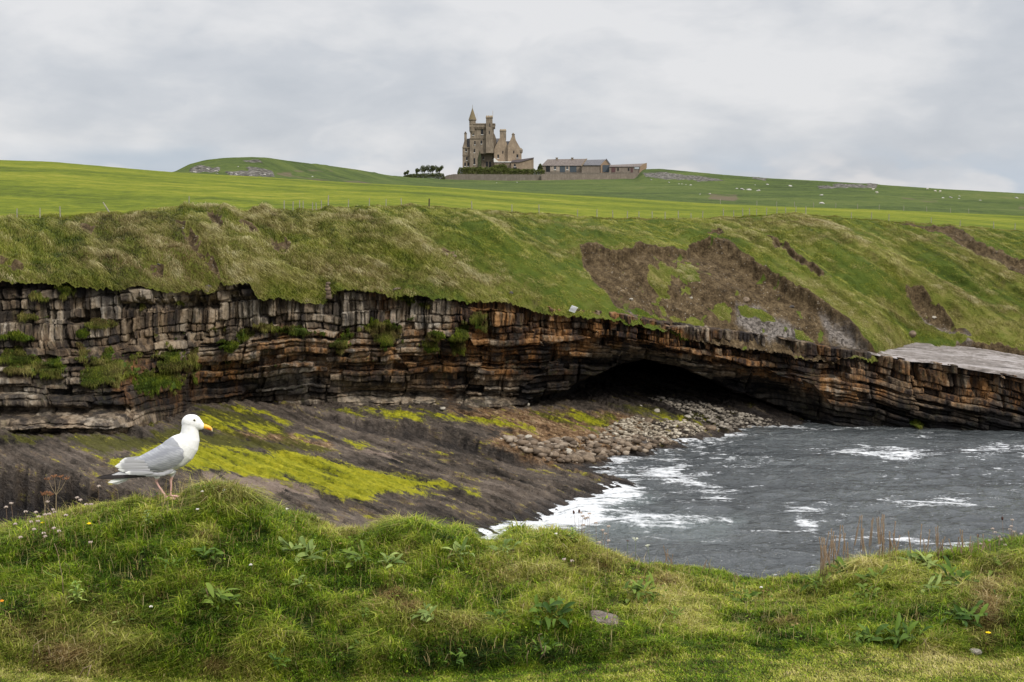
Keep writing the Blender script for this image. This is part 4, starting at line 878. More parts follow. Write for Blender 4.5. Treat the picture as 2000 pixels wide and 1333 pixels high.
# small round leaved weeds woven through the turf
def weeds():
    g = np.random.default_rng(55); N = 26000
    pq = g.uniform(-250, 2250, N); tq = g.uniform(.0, 1.15, N); x, y, z = bank(pq, tq); den = fbm(x / .28, y / .22, 3, 760)
    kp = den > .10 + .35 * g.random(N); pq, x, y, z, den = (q[kp] for q in (pq, x, y, z, den)); n = len(x)
    C = np.stack([x, y, z + .015 + .045 * g.random(n)], 1); a = g.uniform(0, 6.283, n); s = g.uniform(.003, .0085, n)[:, None]
    d = np.stack([np.cos(a), np.sin(a), g.normal(0, .35, n)], 1); e = np.stack([-np.sin(a), np.cos(a), g.normal(0, .35, n)], 1)
    V = np.stack([C - d * s, C - d * s * .3 - e * s * .55, C + d * s * .5 - e * s * .5, C + d * s * 1.3, C + d * s * .5 + e * s * .5, C - d * s * .3 + e * s * .55], 1)
    me = npmesh('weeds', V.reshape(-1, 3), [np.arange(n * 6).reshape(n, 6)], dict(tone=np.repeat(np.clip(.26 + .4 * den + g.normal(0, .13, n), 0, .72), 6), dry=np.repeat((g.random(n) < .08) * 1.0, 6)))
    tag(link('clover', me, M_BLADE), 'small round leaved clover and weeds woven through the near turf', 'ground cover', kind='stuff')
weeds()
# ------------------------------------------------------------------ castle and farm buildings on the hill
class MB:
    """collects shapes, builds ONE mesh"""
    def __init__(s): s.bm = bmesh.new()
    def box(s, x0, x1, y0, y1, z0, z1, taper=0.0):
        v = []
        for z, k in ((z0, 0), (z1, taper)):
            v += [s.bm.verts.new(p) for p in ((x0 + k, y0 + k, z), (x1 - k, y0 + k, z), (x1 - k, y1 - k, z), (x0 + k, y1 - k, z))]
        for f in ((3, 2, 1, 0), (4, 5, 6, 7), (0, 1, 5, 4), (1, 2, 6, 5), (2, 3, 7, 6), (3, 0, 4, 7)): s.bm.faces.new([v[i] for i in f])
        return s
    def prism(s, poly, y0, y1):
        """outline in x-z extruded from y0 to y1"""
        a = [s.bm.verts.new((x, y0, z)) for x, z in poly]; b = [s.bm.verts.new((x, y1, z)) for x, z in poly]
        s.bm.faces.new(a); s.bm.faces.new(b[::-1]); n = len(poly)
        for i in range(n): s.bm.faces.new([a[(i + 1) % n], a[i], b[i], b[(i + 1) % n]])
        return s
    def lathe(s, x, y, prof, n=12, cap=True):
        rings = []
        for r, z in prof:
            rings.append([s.bm.verts.new((x + max(r, .001) * math.cos(2 * math.pi * i / n), y + max(r, .001) * math.sin(2 * math.pi * i / n), z)) for i in range(n)])
        for a, b in zip(rings, rings[1:]):
            for i in range(n): s.bm.faces.new([a[i], a[(i + 1) % n], b[(i + 1) % n], b[i]])
        if cap: s.bm.faces.new(rings[0][::-1]); s.bm.faces.new(rings[-1])
        return s
    def tube(s, pts, rad, n=6):
        pts = [Vector(p) for p in pts]; rad = rad if hasattr(rad, '__len__') else [rad] * len(pts); rings = []
        for i, p in enumerate(pts):
            d = (pts[min(i + 1, len(pts) - 1)] - pts[max(i - 1, 0)]).normalized()
            a = d.cross(Vector((0, 1, 0.01))).normalized() if abs(d.y) < .95 else d.cross(Vector((1, 0, 0))).normalized(); b = d.cross(a)
            rings.append([s.bm.verts.new(p + (a * math.cos(2 * math.pi * k / n) + b * math.sin(2 * math.pi * k / n)) * rad[i]) for k in range(n)])
        for a, b in zip(rings, rings[1:]):
            for i in range(n): s.bm.faces.new([a[i], a[(i + 1) % n], b[(i + 1) % n], b[i]])
        s.bm.faces.new(rings[0][::-1]); s.bm.faces.new(rings[-1]); return s
    def ico(s, c, r, sub=1, scale=(1, 1, 1), nz=0, seed=0):
        m = bmesh.ops.create_icosphere(s.bm, subdivisions=sub, radius=1.0)
        g = random.Random(seed)
        for v in m['verts']:
            k = 1 + nz * g.uniform(-1, 1); v.co = Vector((c[0] + v.co.x * r * scale[0] * k, c[1] + v.co.y * r * scale[1] * k, c[2] + v.co.z * r * scale[2] * k))
        return s
    def quad(s, *p): s.bm.faces.new([s.bm.verts.new(q) for q in p]); return s
    def build(s, name, mat, parent=None, loc=None, smooth_=False, rotz=None):
        bmesh.ops.recalc_face_normals(s.bm, faces=s.bm.faces)
        me = bpy.data.meshes.new(name); s.bm.to_mesh(me); s.bm.free()
        if smooth_: me.polygons.foreach_set('use_smooth', [True] * len(me.polygons))
        return link(name, me, mat, parent, loc, rotz)

def mat_masonry(base, dark, name):
    base = tuple(x * .78 for x in base); dark = tuple(x * .85 for x in dark)
    def b(t):
        co = t.coord(); br = t.node('ShaderNodeTexBrick'); t.put(br.inputs['Vector'], t.mapping(co, rot=(math.radians(90), 0, 0)))
        br.inputs['Color1'].default_value = (*base, 1); br.inputs['Color2'].default_value = (*[x * .78 for x in base], 1); br.inputs['Mortar'].default_value = (*[x * .7 for x in base], 1)
        br.inputs['Scale'].default_value = 1.0; br.inputs['Brick Width'].default_value = .9; br.inputs['Row Height'].default_value = .4; br.inputs['Mortar Size'].default_value = .03
        n = t.noise(co, .35, 5, .65); n2 = t.noise(t.mapping(co, scale=(1, 1, .25)), 1.2, 4, .6)
        c = t.mix(t.maprange(t.math('ADD', t.math('MULTIPLY', n, .5), t.math('MULTIPLY', n2, .5)), .42, .60), dark, br.outputs[0])
        return principled(t, c, .9, t.bump(n2, .4, .1))
    return material(name, b)
M_STONE = mat_masonry((.36, .29, .215), (.17, .135, .10), 'castle_masonry'); M_STONEL = mat_masonry((.44, .34, .24), (.25, .19, .135), 'pale_sunlit_masonry'); M_STONEG = mat_masonry((.32, .265, .215), (.19, .155, .125), 'grey_masonry')
M_SLATE = plain('slate', (.11, .108, .115), .7, .3, 2.0); M_SLATEB = plain('weathered_slate', (.135, .112, .10), .8, .35, 1.5); M_DARKW = plain('dark_opening', (.012, .013, .016), .4, .2); M_WHITE = plain('white_trim', (.62, .60, .57), .7, .1); M_BLUE = plain('blue_grey_door', (.055, .068, .082), .6, .15); M_LEAD = plain('chimney_pot', (.36, .26, .13), .8, .2); M_MAROON = plain('maroon_door', (.09, .045, .045), .6, .2); M_ORANGE = plain('ochre_gable', (.25, .175, .115), .8, .2)

def site(cx, py_base, Y):
    x, y, z = P(cx, py_base, Y); return Vector((float(x), float(y), float(z))), Y / FPX / ct * 1.0
# -------- castle
CP, m_ = site(961, 342, 850.0)
castle = empty('castle', CP, 0)
tag(castle, 'tall stone castle with a spired turret on the hilltop', 'castle')
U = lambda px: (px - 961) * m_
W = lambda py: (342 - py) * m_
def cbox(name, px0, px1, v0, v1, pt, pb=342, mat=M_STONE, taper=0): return MB().box(U(px0), U(px1), v0, v1, W(pb), W(pt), taper).build(name, mat, castle)
def window(px, pyt, pyb, wpx, v, parent=castle, mat=M_DARKW, sill=True, UU=None, WW=None):
    UU = UU or U; WW = WW or W
    o = MB().box(UU(px - wpx / 2), UU(px + wpx / 2), v - .12, v + .3, WW(pyb), WW(pyt)).build('window', mat, parent)
    if sill: MB().box(UU(px - wpx / 2 - .5), UU(px + wpx / 2 + .5), v - .35, v + .1, WW(pyb + .9), WW(pyb) - .01).build('sill', M_WHITE, o)
    return o
# west wing
cbox('wing', 903.8, 921, 2, 18, 290)
rf = MB().prism([(U(904.5), W(290)), (U(921), W(290)), (U(921), W(272)), (U(913), W(272))], 3, 17).build('roof', M_SLATE, castle)
MB().prism([(U(903.6), W(290)), (U(912), W(290)), (U(912), W(270)), (U(908), W(271)), (U(907.5), W(276))], 2.0, 3.6).build('gable', M_STONE, castle)
MB().box(U(907.3), U(911.8), 2.2, 5, W(292), W(262.5)).box(U(906.9), U(912.2), 2.0, 5.2, W(262.5), W(261.3)).lathe(U(909.5), 3.6, [(.55, W(261.3)), (.4, W(258.5))], 8).build('chimney', M_STONE, castle)
cbox('string_course', 903.3, 934.9, 1.7, 2.1, 303.5, 305)
cbox('string_course', 903.3, 919, 1.6, 2.0, 288.5, 290.5)
window(911, 292, 297, 3, 2.0); window(915, 318, 325, 3, 2.0); window(909, 318, 325, 3, 2.0); window(912, 307, 314, 2.4, 2.0)
# great tower
cbox('tower', 918, 936, 0, 17, 300, 342, M_STONE)
cbox('tower_wall', 918.2, 963, .6, 17, 272, 301, M_STONE)
MB().box(U(919), U(964), .3, 17.3, W(272), W(251)).build('tower_wall', M_STONE, castle)
MB().box(U(917.6), U(966.6), -.6, 18, W(251), W(245)).box(U(917.6), U(966.6), -.9, 18.3, W(245), W(243.4)).build('parapet', M_STONE, castle)
for i in range(17): MB().box(U(920 + i * 2.75), U(921.2 + i * 2.75), -.5, .3, W(254), W(251) + .01).build('corbel', M_STONE, castle)
cbox('string_course', 917.5, 963.4, .2, .6, 271, 272.6)
tr = MB().lathe(U(923.4), 1.2, [(.6, W(268)), (1.9, W(258)), (1.95, W(238.5)), (2.35, W(237)), (2.35, W(235.8))], 14).build('turret', M_STONE, castle)
MB().lathe(U(923.4), 1.2, [(2.3, W(235.8)), (.12, W(214)), (.05, W(207.5))], 10).build('spire', plain('mossy_spire', (.16, .125, .07), .9, .3), tr)
MB().prism([(U(949.6), W(300)), (U(964), W(300)), (U(964.5), W(285)), (U(962), W(268)), (U(962), W(231)), (U(949.6), W(231))], -1.6, 4).build('stair_turret', M_STONE, castle)
ch = MB().box(U(949), U(962.6), -1.9, 4.3, W(233.5), W(231.2)).build('chimney', M_STONE, castle)
for i in range(4): MB().lathe(U(951 + i * 3.2), .6, [(.42, W(231.2)), (.34, W(228.3))], 8).build('chimney_pot', M_LEAD, ch)
MB().prism([(U(962), W(272)), (U(963.5), W(258)), (U(964), W(252)), (U(967.6), W(247)), (U(967.6), W(243.5)), (U(962), W(243.5))], 2, 6).build('bartizan', M_STONE, castle)
MB().prism([(U(962), W(300)), (U(969.5), W(300)), (U(969), W(272)), (U(966), W(264)), (U(962), W(258))], 3, 14).build('buttress', M_STONE, castle)
window(925, 257, 266, 3.4, .3); window(942, 255, 264.6, 4.2, .3); window(940.5, 276, 282.5, 3.0, .6); window(928, 277, 284, 2.4, .6); window(927, 292, 299, 2.4, .6); window(957, 244, 250, 1.6, -1.6, sill=False); window(956, 258, 264, 1.6, -1.6, sill=False)
window(927, 310, 322, 3, 0)
# main range with dormers
cbox('hall_wall', 934, 972, 4, 20, 299)
bm = MB(); y0, y1 = 3.6, 12.5; x0, x1 = U(936), U(985)
bm.quad((x0, y0, W(299.4)), (x1, y0, W(299.4)), (x1 - 2, y1, W(270)), (x0 + 1, y1, W(270))).quad((x0, 21, W(299.4)), (x1, 21, W(299.4)), (x1 - 2, y1, W(270)), (x0 + 1, y1, W(270))).quad((x0, y0, W(299.4)), (x0, 21, W(299.4)), (x0 + 1, y1, W(270)), (x0 + 1, y1, W(270) - .01))
bm.build('roof', M_SLATE, castle)
cbox('cornice', 937, 970, 3.3, 4.2, 298.3, 300.2, M_STONE)
for dx in (943, 951, 959):
    d = MB().prism([(U(dx - 2.3), W(299)), (U(dx + 2.3), W(299)), (U(dx + 2.3), W(292)), (U(dx), W(288.5)), (U(dx - 2.3), W(292))], 3.9, 8).build('dormer', M_WHITE, castle)
    MB().box(U(dx - 1.2), U(dx + 1.2), 3.75, 4.1, W(298), W(292.5)).build('window', M_DARKW, d)
for dx in (952, 960): MB().prism([(U(dx - 1.5), W(288)), (U(dx + 1.5), W(288)), (U(dx), W(281.5))], 6.5, 10).build('dormer', M_WHITE, castle)
window(951, 316, 328, 4.0, 4); window(957, 316, 328, 3.4, 4); window(944, 306, 312, 2.2, 4); window(963, 306, 312, 2.2, 4); window(966.5, 318, 328, 3, 4)
MB().prism([(U(932), W(342)), (U(941), W(342)), (U(940), W(306)), (U(937.5), W(296)), (U(934), W(310))], -.4, 4.1).build('ivy', plain('ivy_leaf', (.045, .05, .025), .9, .4, 1.2), castle)
# twin gables on the east side, their sunlit brightness put into paler stone
MB().prism([(U(965), W(342)), (U(992), W(342)), (U(992), W(287)), (U(985), W(270)), (U(981), W(262)), (U(976.5), W(270)), (U(965), W(292.5))], 0, 13).build('gable_wall', M_STONEL, castle)
c2 = MB().box(U(976), U(988.3), .2, 4.2, W(275), W(258.3)).box(U(975.5), U(988.8), 0, 4.4, W(258.3), W(256.8)).build('chimney', M_STONE, castle)
for i in range(4): MB().lathe(U(977.6 + i * 3), 2.2, [(.42, W(256.8)), (.34, W(254))], 8).build('chimney_pot', M_LEAD, c2)
MB().prism([(U(991.5), W(342)), (U(1018), W(342)), (U(1018), W(295)), (U(1007), W(276)), (U(1005), W(268)), (U(1001), W(265)), (U(997.5), W(273)), (U(991.5), W(286))], -2.4, 12).build('gable_wall', M_STONEL, castle)
MB().quad((U(984), 5, W(276.5)), (U(1000), 5, W(276.5)), (U(992), 1, W(289)), (U(991), 1, W(289))).quad((U(984), 5, W(276.5)), (U(1000), 5, W(276.5)), (U(1000), 10, W(290)), (U(984), 10, W(290))).build('roof', M_SLATE, castle)
MB().box(U(999.3), U(1004.8), -2.2, 1.2, W(270), W(265.2)).box(U(998.9), U(1005.2), -2.4, 1.4, W(265.2), W(264)).lathe(U(1002), -.5, [(.6, W(264)), (.4, W(261.8))], 8).build('chimney', M_STONE, castle)
MB().lathe(U(1017), -1.8, [(.3, W(302)), (1.0, W(299)), (1.05, W(294)), (.1, W(290.5))], 10).build('bartizan', M_STONE, castle)
window(1010, 303, 309.5, 3.4, -2.4); window(973, 303, 310, 3.0, 0); window(982, 296, 301, 2.0, 0, sill=False); window(1003, 296, 301, 2, -2.4, sill=False)
# low annex against the gables
MB().prism([(U(966), W(342)), (U(1000), W(342)), (U(1000), W(318.5)), (U(966), W(318.5))], -6, 0).build('annex_wall', M_STONE, castle)
MB().prism([(U(965), W(318.5)), (U(1002), W(318.5)), (U(1002), W(316.8)), (U(974), W(317.3)), (U(966), W(310.5)), (U(964.5), W(311.5))], -6.5, .2).build('fascia', M_WHITE, castle)
MB().prism([(U(998), W(342)), (U(1041), W(342)), (U(1041), W(311)), (U(1013), W(319)), (U(998), W(319))], -8, 2).build('annex_wall', M_STONEL, castle)
MB().prism([(U(997), W(319)), (U(1013), W(319)), (U(1041.5), W(311)), (U(1041.5), W(309.6)), (U(1014), W(313.5)), (U(1000), W(315))], -8.6, 2.2).build('annex_roof', plain('annex_slate', (.12, .10, .105), .8, .2, 2), castle)
window(1005, 322, 327, 3.5, -8); MB().box(U(1002.5), U(1008.5), -8.15, -7.8, W(342), W(327.5)).build('door', M_DARKW, castle)
MB().tube([(U(962.5), 2, W(231)), (U(962.6), 2, W(219))], .09, 5).build('flagpole', M_LEAD, castle)
MB().tube([(U(932), 2, W(243)), (U(932), 2, W(224))], .05, 5).build('flagpole', M_LEAD, castle)

# -------- long stable, barn and shed
def bld(name, cx, Y, label, cat, base=345):
    c, k = site(cx, base, Y); o = empty(name, c); tag(o, label, cat); return o, (lambda px: (px - cx) * k), (lambda py: (base - py) * k)
st_, SU, SW = bld('stable', 1098, 842.0, 'long low stone stable with hipped slate roof and dark doorways', 'stable')
MB().box(SU(1058.5), SU(1138.5), 0, 9, SW(346), SW(324)).build('wall', M_STONEG, st_)
b = MB(); zE, zR = SW(324.4), SW(311.6)
b.quad((SU(1057.5), -.6, zE), (SU(1139.5), -.6, zE), (SU(1146), 4.5, zR + .3), (SU(1070), 4.5, zR)).quad((SU(1057.5), 9.6, zE), (SU(1139.5), 9.6, zE), (SU(1146), 4.5, zR + .3), (SU(1070), 4.5, zR)).quad((SU(1057.5), -.6, zE), (SU(1057.5), 9.6, zE), (SU(1070), 4.5, zR), (SU(1070), 4.5, zR - .02))
r_ = b.build('roof', M_SLATEB, st_)
for cx in (1088, 1118): MB().box(SU(cx - 2), SU(cx + 2), 3.6, 5.4, SW(314), SW(309.4)).box(SU(cx - 2.5), SU(cx + 2.5), 3.4, 5.6, SW(309.4), SW(308.3)).build('chimney', M_STONE, r_)
for a, c_, mt in ((1066.5, 1074.5, M_DARKW), (1093.5, 1103.5, M_BLUE), (1113, 1125.5, M_BLUE)): MB().box(SU(a), SU(c_), -.12, .4, SW(337), SW(325.2)).build('door', mt, st_)
for a, c_ in ((1082.5, 1085.8), (1106, 1109)):
    w = MB().box(SU(a), SU(c_), -.12, .4, SW(331.5), SW(326)).build('window', M_BLUE, st_); MB().box(SU(a - .6), SU(c_ + .6), -.3, .1, SW(333), SW(331.6)).build('sill', M_WHITE, w)
for a, c_ in ((1075, 1082), (1086.5, 1093), (1104, 1106), (1109.5, 1112.5)): MB().box(SU(a), SU(c_), -.06, .2, SW(335), SW(325)).build('lime_wash', plain('lime_wash', (.30, .25, .21), .9, .2, 1.5), st_)
bn, BU, BW = bld('barn', 1163, 838.0, 'stone barn with ochre gable and wide dark blue doorway', 'barn')
MB().box(BU(1136.5), BU(1176), 0, 10, BW(346), BW(323)).build('wall', M_STONEG, bn)
g = MB().prism([(BU(1173), BW(346)), (BU(1190.5), BW(346)), (BU(1190.5), BW(322.5)), (BU(1183), BW(312.6)), (BU(1173), BW(322.5))], -.6, 6).build('gable_wall', M_ORANGE, bn)
MB().box(BU(1176.5), BU(1190), -.75, -.4, BW(337), BW(323.2)).build('door', M_BLUE, bn)
MB().quad((BU(1136), -.7, BW(323.6)), (BU(1174.5), -.7, BW(323.6)), (BU(1184), 4.6, BW(311.8)), (BU(1145), 4.6, BW(312.6))).quad((BU(1136), 10, BW(323.6)), (BU(1174.5), 10, BW(323.6)), (BU(1184), 4.6, BW(311.8)), (BU(1145), 4.6, BW(312.6))).quad((BU(1182.2), -1.0, BW(312.0)), (BU(1184), -1.0, BW(311.0)), (BU(1192.5), -1.0, BW(322)), (BU(1191), -1.0, BW(323.2))).build('roof', M_SLATE, bn)
MB().prism([(BU(1134.5), BW(325)), (BU(1137), BW(325)), (BU(1147.5), BW(311)), (BU(1144.5), BW(310.8))], -.8, 0).build('coping', M_STONEL, bn)
sh_, HU, HW = bld('shed', 1226, 834.0, 'low stone shed with sloping slate roof and ragged end wall', 'shed')
MB().box(HU(1190.5), HU(1252), 0, 7, HW(346), HW(326)).build('wall', M_STONEG, sh_)
MB().quad((HU(1190), -.5, HW(326.6)), (HU(1249), -.5, HW(326.2)), (HU(1262), 6.5, HW(319.2)), (HU(1192), 6.5, HW(322.2))).build('roof', M_SLATEB, sh_)
MB().prism([(HU(1246), HW(346)), (HU(1254), HW(346)), (HU(1262.5), HW(328)), (HU(1262.5), HW(319)), (HU(1257), HW(320.5)), (HU(1250), HW(325.5))], -.8, 6).build('end_wall', M_ORANGE, sh_)
for a, c_, t_, b_, mt in ((1194.5, 1202, 328, 337, M_MAROON), (1231.5, 1236, 328.5, 338, M_MAROON)): MB().box(HU(a), HU(c_), -.15, .3, HW(b_), HW(t_)).build('door', mt, sh_)
for a, c_ in ((1206, 1208.6), (1226.5, 1229)): MB().box(HU(a), HU(c_), -.15, .3, HW(334), HW(328.6)).build('window', M_DARKW, sh_)
MB().box(HU(1239), HU(1248), -.3, .2, HW(331), HW(326.8)).build('window_board', plain('pale_board', (.33, .36, .38), .6, .2), sh_)

# -------- garden walls
def field_z(px, Y):
    c = np.argmin(np.abs(PXF - px)); return float(np.interp(Y, Yf_[:, c], Zf_[:, c]))
def ragwall(name, label, pts, Y, th, mat):
    """pts: (px, py_top, py_bottom)"""
    a = np.array(pts, float); q = np.arange(a[0, 0], a[-1, 0] + .1, 1.2); top = np.interp(q, a[:, 0], a[:, 1]) + np.array([random.uniform(-.35, .35) for _ in q]); bot = np.interp(q, a[:, 0], a[:, 2]) + 3
    x, _, zt_ = P(q, top, Y); _, _, zb_ = P(q, bot, Y); ox, oz = float(x[0]), float(zb_[0])
    bm_ = bmesh.new(); R4 = []
    for i in range(len(q)): R4.append([bm_.verts.new((x[i] - ox, dy, z_ - oz)) for dy, z_ in ((0, zb_[i]), (0, zt_[i]), (th, zt_[i]), (th, zb_[i]))])
    for A_, B_ in zip(R4, R4[1:]):
        for k in range(4): bm_.faces.new([A_[k], A_[(k + 1) % 4], B_[(k + 1) % 4], B_[k]])
    bm_.faces.new(R4[0]); bm_.faces.new(R4[-1][::-1]); bmesh.ops.recalc_face_normals(bm_, faces=bm_.faces)
    me = bpy.data.meshes.new(name); bm_.to_mesh(me); bm_.free(); o = link(name, me, mat, loc=(ox, Y, oz)); tag(o, label, 'wall'); return o
M_DRY = mat_masonry((.26, .225, .185), (.15, .125, .10), 'dry_stone'); M_DRYL = mat_masonry((.33, .27, .22), (.19, .155, .125), 'pink_stone')
ragwall('garden_wall', 'long grey garden wall below the clipped hedge and castle', [(860, 350, 354), (873, 343, 352), (885, 340.5, 351), (960, 341, 350), (1059, 341.5, 352)], 822, .9, M_DRY)
ragwall('yard_wall', 'long pinkish retaining wall below the farm buildings', [(1057.5, 340, 352), (1150, 341, 352.5), (1205, 340, 351), (1252, 338.5, 350)], 820, .9, M_DRYL)
ragwall('parapet_wall', 'low grey parapet wall directly before the stable and barn', [(1064, 336, 341), (1100, 337.5, 341), (1180, 338, 341.5), (1212, 336.5, 341), (1251, 338, 341)], 828, .8, M_DRY)

# ------------------------------------------------------------------ leafy things
def mat_leaf(name, lo, hi, sc=1.0):
    def b(t):
        v = t.attr('tone'); c = t.ramp(v, [(0, lo), (1, hi)])
        d = t.node('ShaderNodeBsdfDiffuse'); t.put(d.inputs[0], c); r = t.node('ShaderNodeBsdfTranslucent'); t.put(r.inputs[0], c)
        mx = t.node('ShaderNodeMixShader'); mx.inputs[0].default_value = .2; t.l.new(d.outputs[0], mx.inputs[1]); t.l.new(r.outputs[0], mx.inputs[2]); return mx.outputs[0]
    return material(name, b)
M_HEDGE = mat_leaf('hedge_leaf', (.045, .055, .018), (.16, .18, .055)); M_TREE = mat_leaf('tree_leaf', (.045, .055, .022), (.13, .145, .060))
def leafcloud(name, C, size, mat, parent=None, loc=None, seed=1, tone=None):
    g = np.random.default_rng(seed); n = len(C); a = g.normal(size=(n, 3)); a /= np.linalg.norm(a, axis=1)[:, None]; b = np.cross(a, g.normal(size=(n, 3))); b /= np.linalg.norm(b, axis=1)[:, None]
    s = (size * g.uniform(.6, 1.3, n))[:, None]; V = np.stack([C - a * s, C - b * s * .6, C + a * s, C + b * s * .6], 1)
    tone = g.random(n) if tone is None else tone
    me = npmesh(name, V.reshape(-1, 3), [np.arange(n * 4).reshape(n, 4)], dict(tone=np.repeat(tone, 4)), False); return link(name, me, mat, parent, loc)
def hedge(name, label, px0, px1, top, bot, Y, dep, mat, seed, n=9000, cat='hedge'):
    g = np.random.default_rng(seed); px = g.uniform(px0, px1, n); k = Y / FPX; x = (px - (px0 + px1) / 2) * k
    tp = np.interp(px, *zip(*top)) + 1.1 * gn(px / 5, 0 * px + seed, 801) ; bt = np.interp(px, *zip(*bot)); c, _ = site((px0 + px1) / 2, bot[0][1], Y)
    endm = np.minimum(1, np.minimum(px - px0, px1 - px) / 4 + .25)
    h = (bt - tp) * k * np.sqrt(endm); zt2 = (bot[0][1] - bt) * k
    ph = g.uniform(0, np.pi, n); rad = 1 - .25 * g.random(n) ** 2; lump = 1 + .18 * gn(x / 1.6, ph * 1.5, 802 + seed)
    y = -np.cos(ph) * dep / 2 * rad * lump; z = zt2 + h * np.clip(np.sin(ph) ** .45 * rad * lump, 0, 1.15) * np.where(g.random(n) < .5, g.random(n) ** .5, 1)
    tn = np.clip(.42 + .45 * gn(x / 2.2, z / 1.2, 803) + .2 * (z / np.maximum(h, .1) - .5) * 0 + g.normal(0, .15, n), 0, 1)
    o = leafcloud(name, np.stack([x, y, z], 1), np.full(n, .26), mat, None, (c.x, Y, c.z), seed, tn); return tag(o, label, cat)
hedge('hedge', 'long clipped green hedge along the garden wall in front of the castle', 894, 1066, [(894, 331), (900, 328), (960, 327.5), (1020, 331), (1040, 331), (1066, 333)], [(894, 343), (960, 342), (1066, 344)], 832, 4.0, M_HEDGE, 5, 16000)
hedge('hedge', 'short dark hedge left of the garden wall under the windswept trees', 787, 869, [(787, 344), (800, 341), (830, 339.5), (860, 338.5), (869, 341)], [(787, 350), (830, 353), (869, 353)], 815, 4.0, M_TREE, 6, 7000)
hedge('shrub', 'low shrub against the castle wall behind the hedge', 955, 992, [(955, 329), (970, 322), (985, 321), (992, 327)], [(955, 334), (992, 334)], 838, 3.0, M_HEDGE, 7, 3000, 'shrub')
hedge('shrub', 'small dark bush left of the stable end', 1050, 1060, [(1050, 324), (1055, 320.5), (1060, 323)], [(1050, 334), (1060, 334)], 836, 3.0, M_TREE, 8, 1500, 'shrub')
M_BARK = plain('bark', (.07, .055, .045), .9, .2)
TR = [(793, 343, 333, 9, 'low rounded dark tree at the left end of the far hedge'), (815, 342, 329, 8, 'thin leaning windswept tree, second from the left by the far hedge'), (830, 341, 324, 15, 'broad windswept tree in the middle of the far row'), (846, 341, 324, 11, 'windswept tree with split crown, second from the castle'), (859, 341, 325, 11, 'windswept tree nearest to the castle')]
for i, (px, pb, pt, w, lab) in enumerate(TR):
    Y = 835; c, k = site(px, pb + 4, Y); t_ = empty('windswept_tree', c); tag(t_, lab, 'tree', 'windswept trees by the far hedge')
    H = (pb + 4 - pt) * k; g = random.Random(60 + i); gg = np.random.default_rng(60 + i)
    b = MB(); b.tube([(-.5, 0, 0), (-.3, 0, H * .35), (0, 0, H * .55)], [.28, .22, .15])
    cl = []
    for j in range(6 + (w > 10) * 2):
        e = ((g.uniform(-.5, .5)) * w * k, g.uniform(-1, 1), H * g.uniform(.50, .88)); b.tube([(-.3, 0, H * .4), (e[0] * .5, e[1] * .5, H * .6), e], [.15, .1, .05]); cl.append(e)
    b.build('trunk', M_BARK, t_)
    pts = []
    for e in cl:
        q = gg.normal(size=(420, 3)); q /= np.linalg.norm(q, axis=1)[:, None]; q *= gg.random((420, 1)) ** .4; pts.append(q * np.array([w * k * .30, 1.1, H * .20]) + np.array(e))
    leafcloud('crown', np.concatenate(pts), np.full(420 * len(cl), .17), M_TREE, t_, None, 70 + i)

# ------------------------------------------------------------------ fence posts
PM = []
for i in range(4):
    g = random.Random(200 + i); b = MB(); lean = g.uniform(-.06, .06)
    b.tube([(0, 0, -.4), (lean * .5, 0, .5), (lean, 0, 1.0)], [.055, .05, .045], 7); o = b.build('fence_post', plain('post_wood', (.27, .245, .20), .9, .35, 3.0) if i == 0 else PM[0].data.materials[0]); PM.append(o)
def land_at(px, Y):
    """height of slope / meadow in a column"""
    c = int(np.argmin(np.abs(PXF - px)));
    if Y >= Yf_[0, c]: return float(np.interp(Y, Yf_[:, c], Zf_[:, c]))
    c = int(np.argmin(np.abs(PXC - px))); return float(np.interp(Y, Yz[:, c], Zz[:, c]))
NEAR = [(33, 434), (78, 433), (118, 431), (369, 409), (555, 415), (572, 415), (585, 415), (592, 415), (610, 414), (618, 413), (628, 412), (641, 409), (680, 405), (721, 404), (754, 406), (784, 406), (922, 412), (1000, 417), (1053, 420), (1128, 427), (1166, 429), (1197, 430), (1225, 431), (1248, 431), (1274, 432), (1299, 433), (1325, 431), (1350, 431), (1372, 430), (1413, 428), (1433, 427), (1451, 427), (1464, 427), (1478, 427), (1497, 426), (1517, 424), (1535, 421), (1554, 420), (1574, 418), (1663, 425), (1702, 429), (1736, 433), (1819, 439), (1875, 442), (1941, 446), (1982, 452)]
FAR = [(1407, 397), (1478, 401), (1517, 402), (1552, 403), (1589, 404), (1632, 405), (1675, 406), (1717, 408), (1765, 410), (1810, 412), (1856, 414), (1892, 416)]
used = [0, 0, 0, 0]
def place_post(px, Y, sc, label, group, kind=0, rot=0):
    z = land_at(px, Y)
    i = kind % 4
    if not used[i]: o = PM[i]; used[i] = 1
    else: o = PM[i].copy(); COL.objects.link(o)
    o.location = (xcol(px, Y, z), Y, z); o.scale = (sc, sc, sc); o.rotation_euler = (0, rot, random.uniform(0, 6)) if not rot else (0, rot, 0)
    tag(o, label, 'fence post', group); return o
for i, (px, py) in enumerate(NEAR):
    c = int(np.argmin(np.abs(PXC - px))); Yc0 = float(YC[c]); Y = Yc0 + 1.5
    place_post(px, Y, random.uniform(.78, .95) + .16 * (px in (641, 1574, 1413)), 'weathered wooden post in the fence along the clifftop meadow edge', 'fence posts along the cliff edge', i)
place_post(215, float(YC[int(np.argmin(np.abs(PXC - 215)))]) + 1.5, 1.1, 'wooden post leaning hard to the left above the left slope', 'fence posts along the cliff edge', 1, -.5)
o = place_post(838, float(YC[int(np.argmin(np.abs(PXC - 838)))]) + 2.0, 1.3, 'thick dark wooden post, the darkest of the clifftop fence', 'fence posts along the cliff edge', 2); o.scale = (1.4, 1.4, .85)
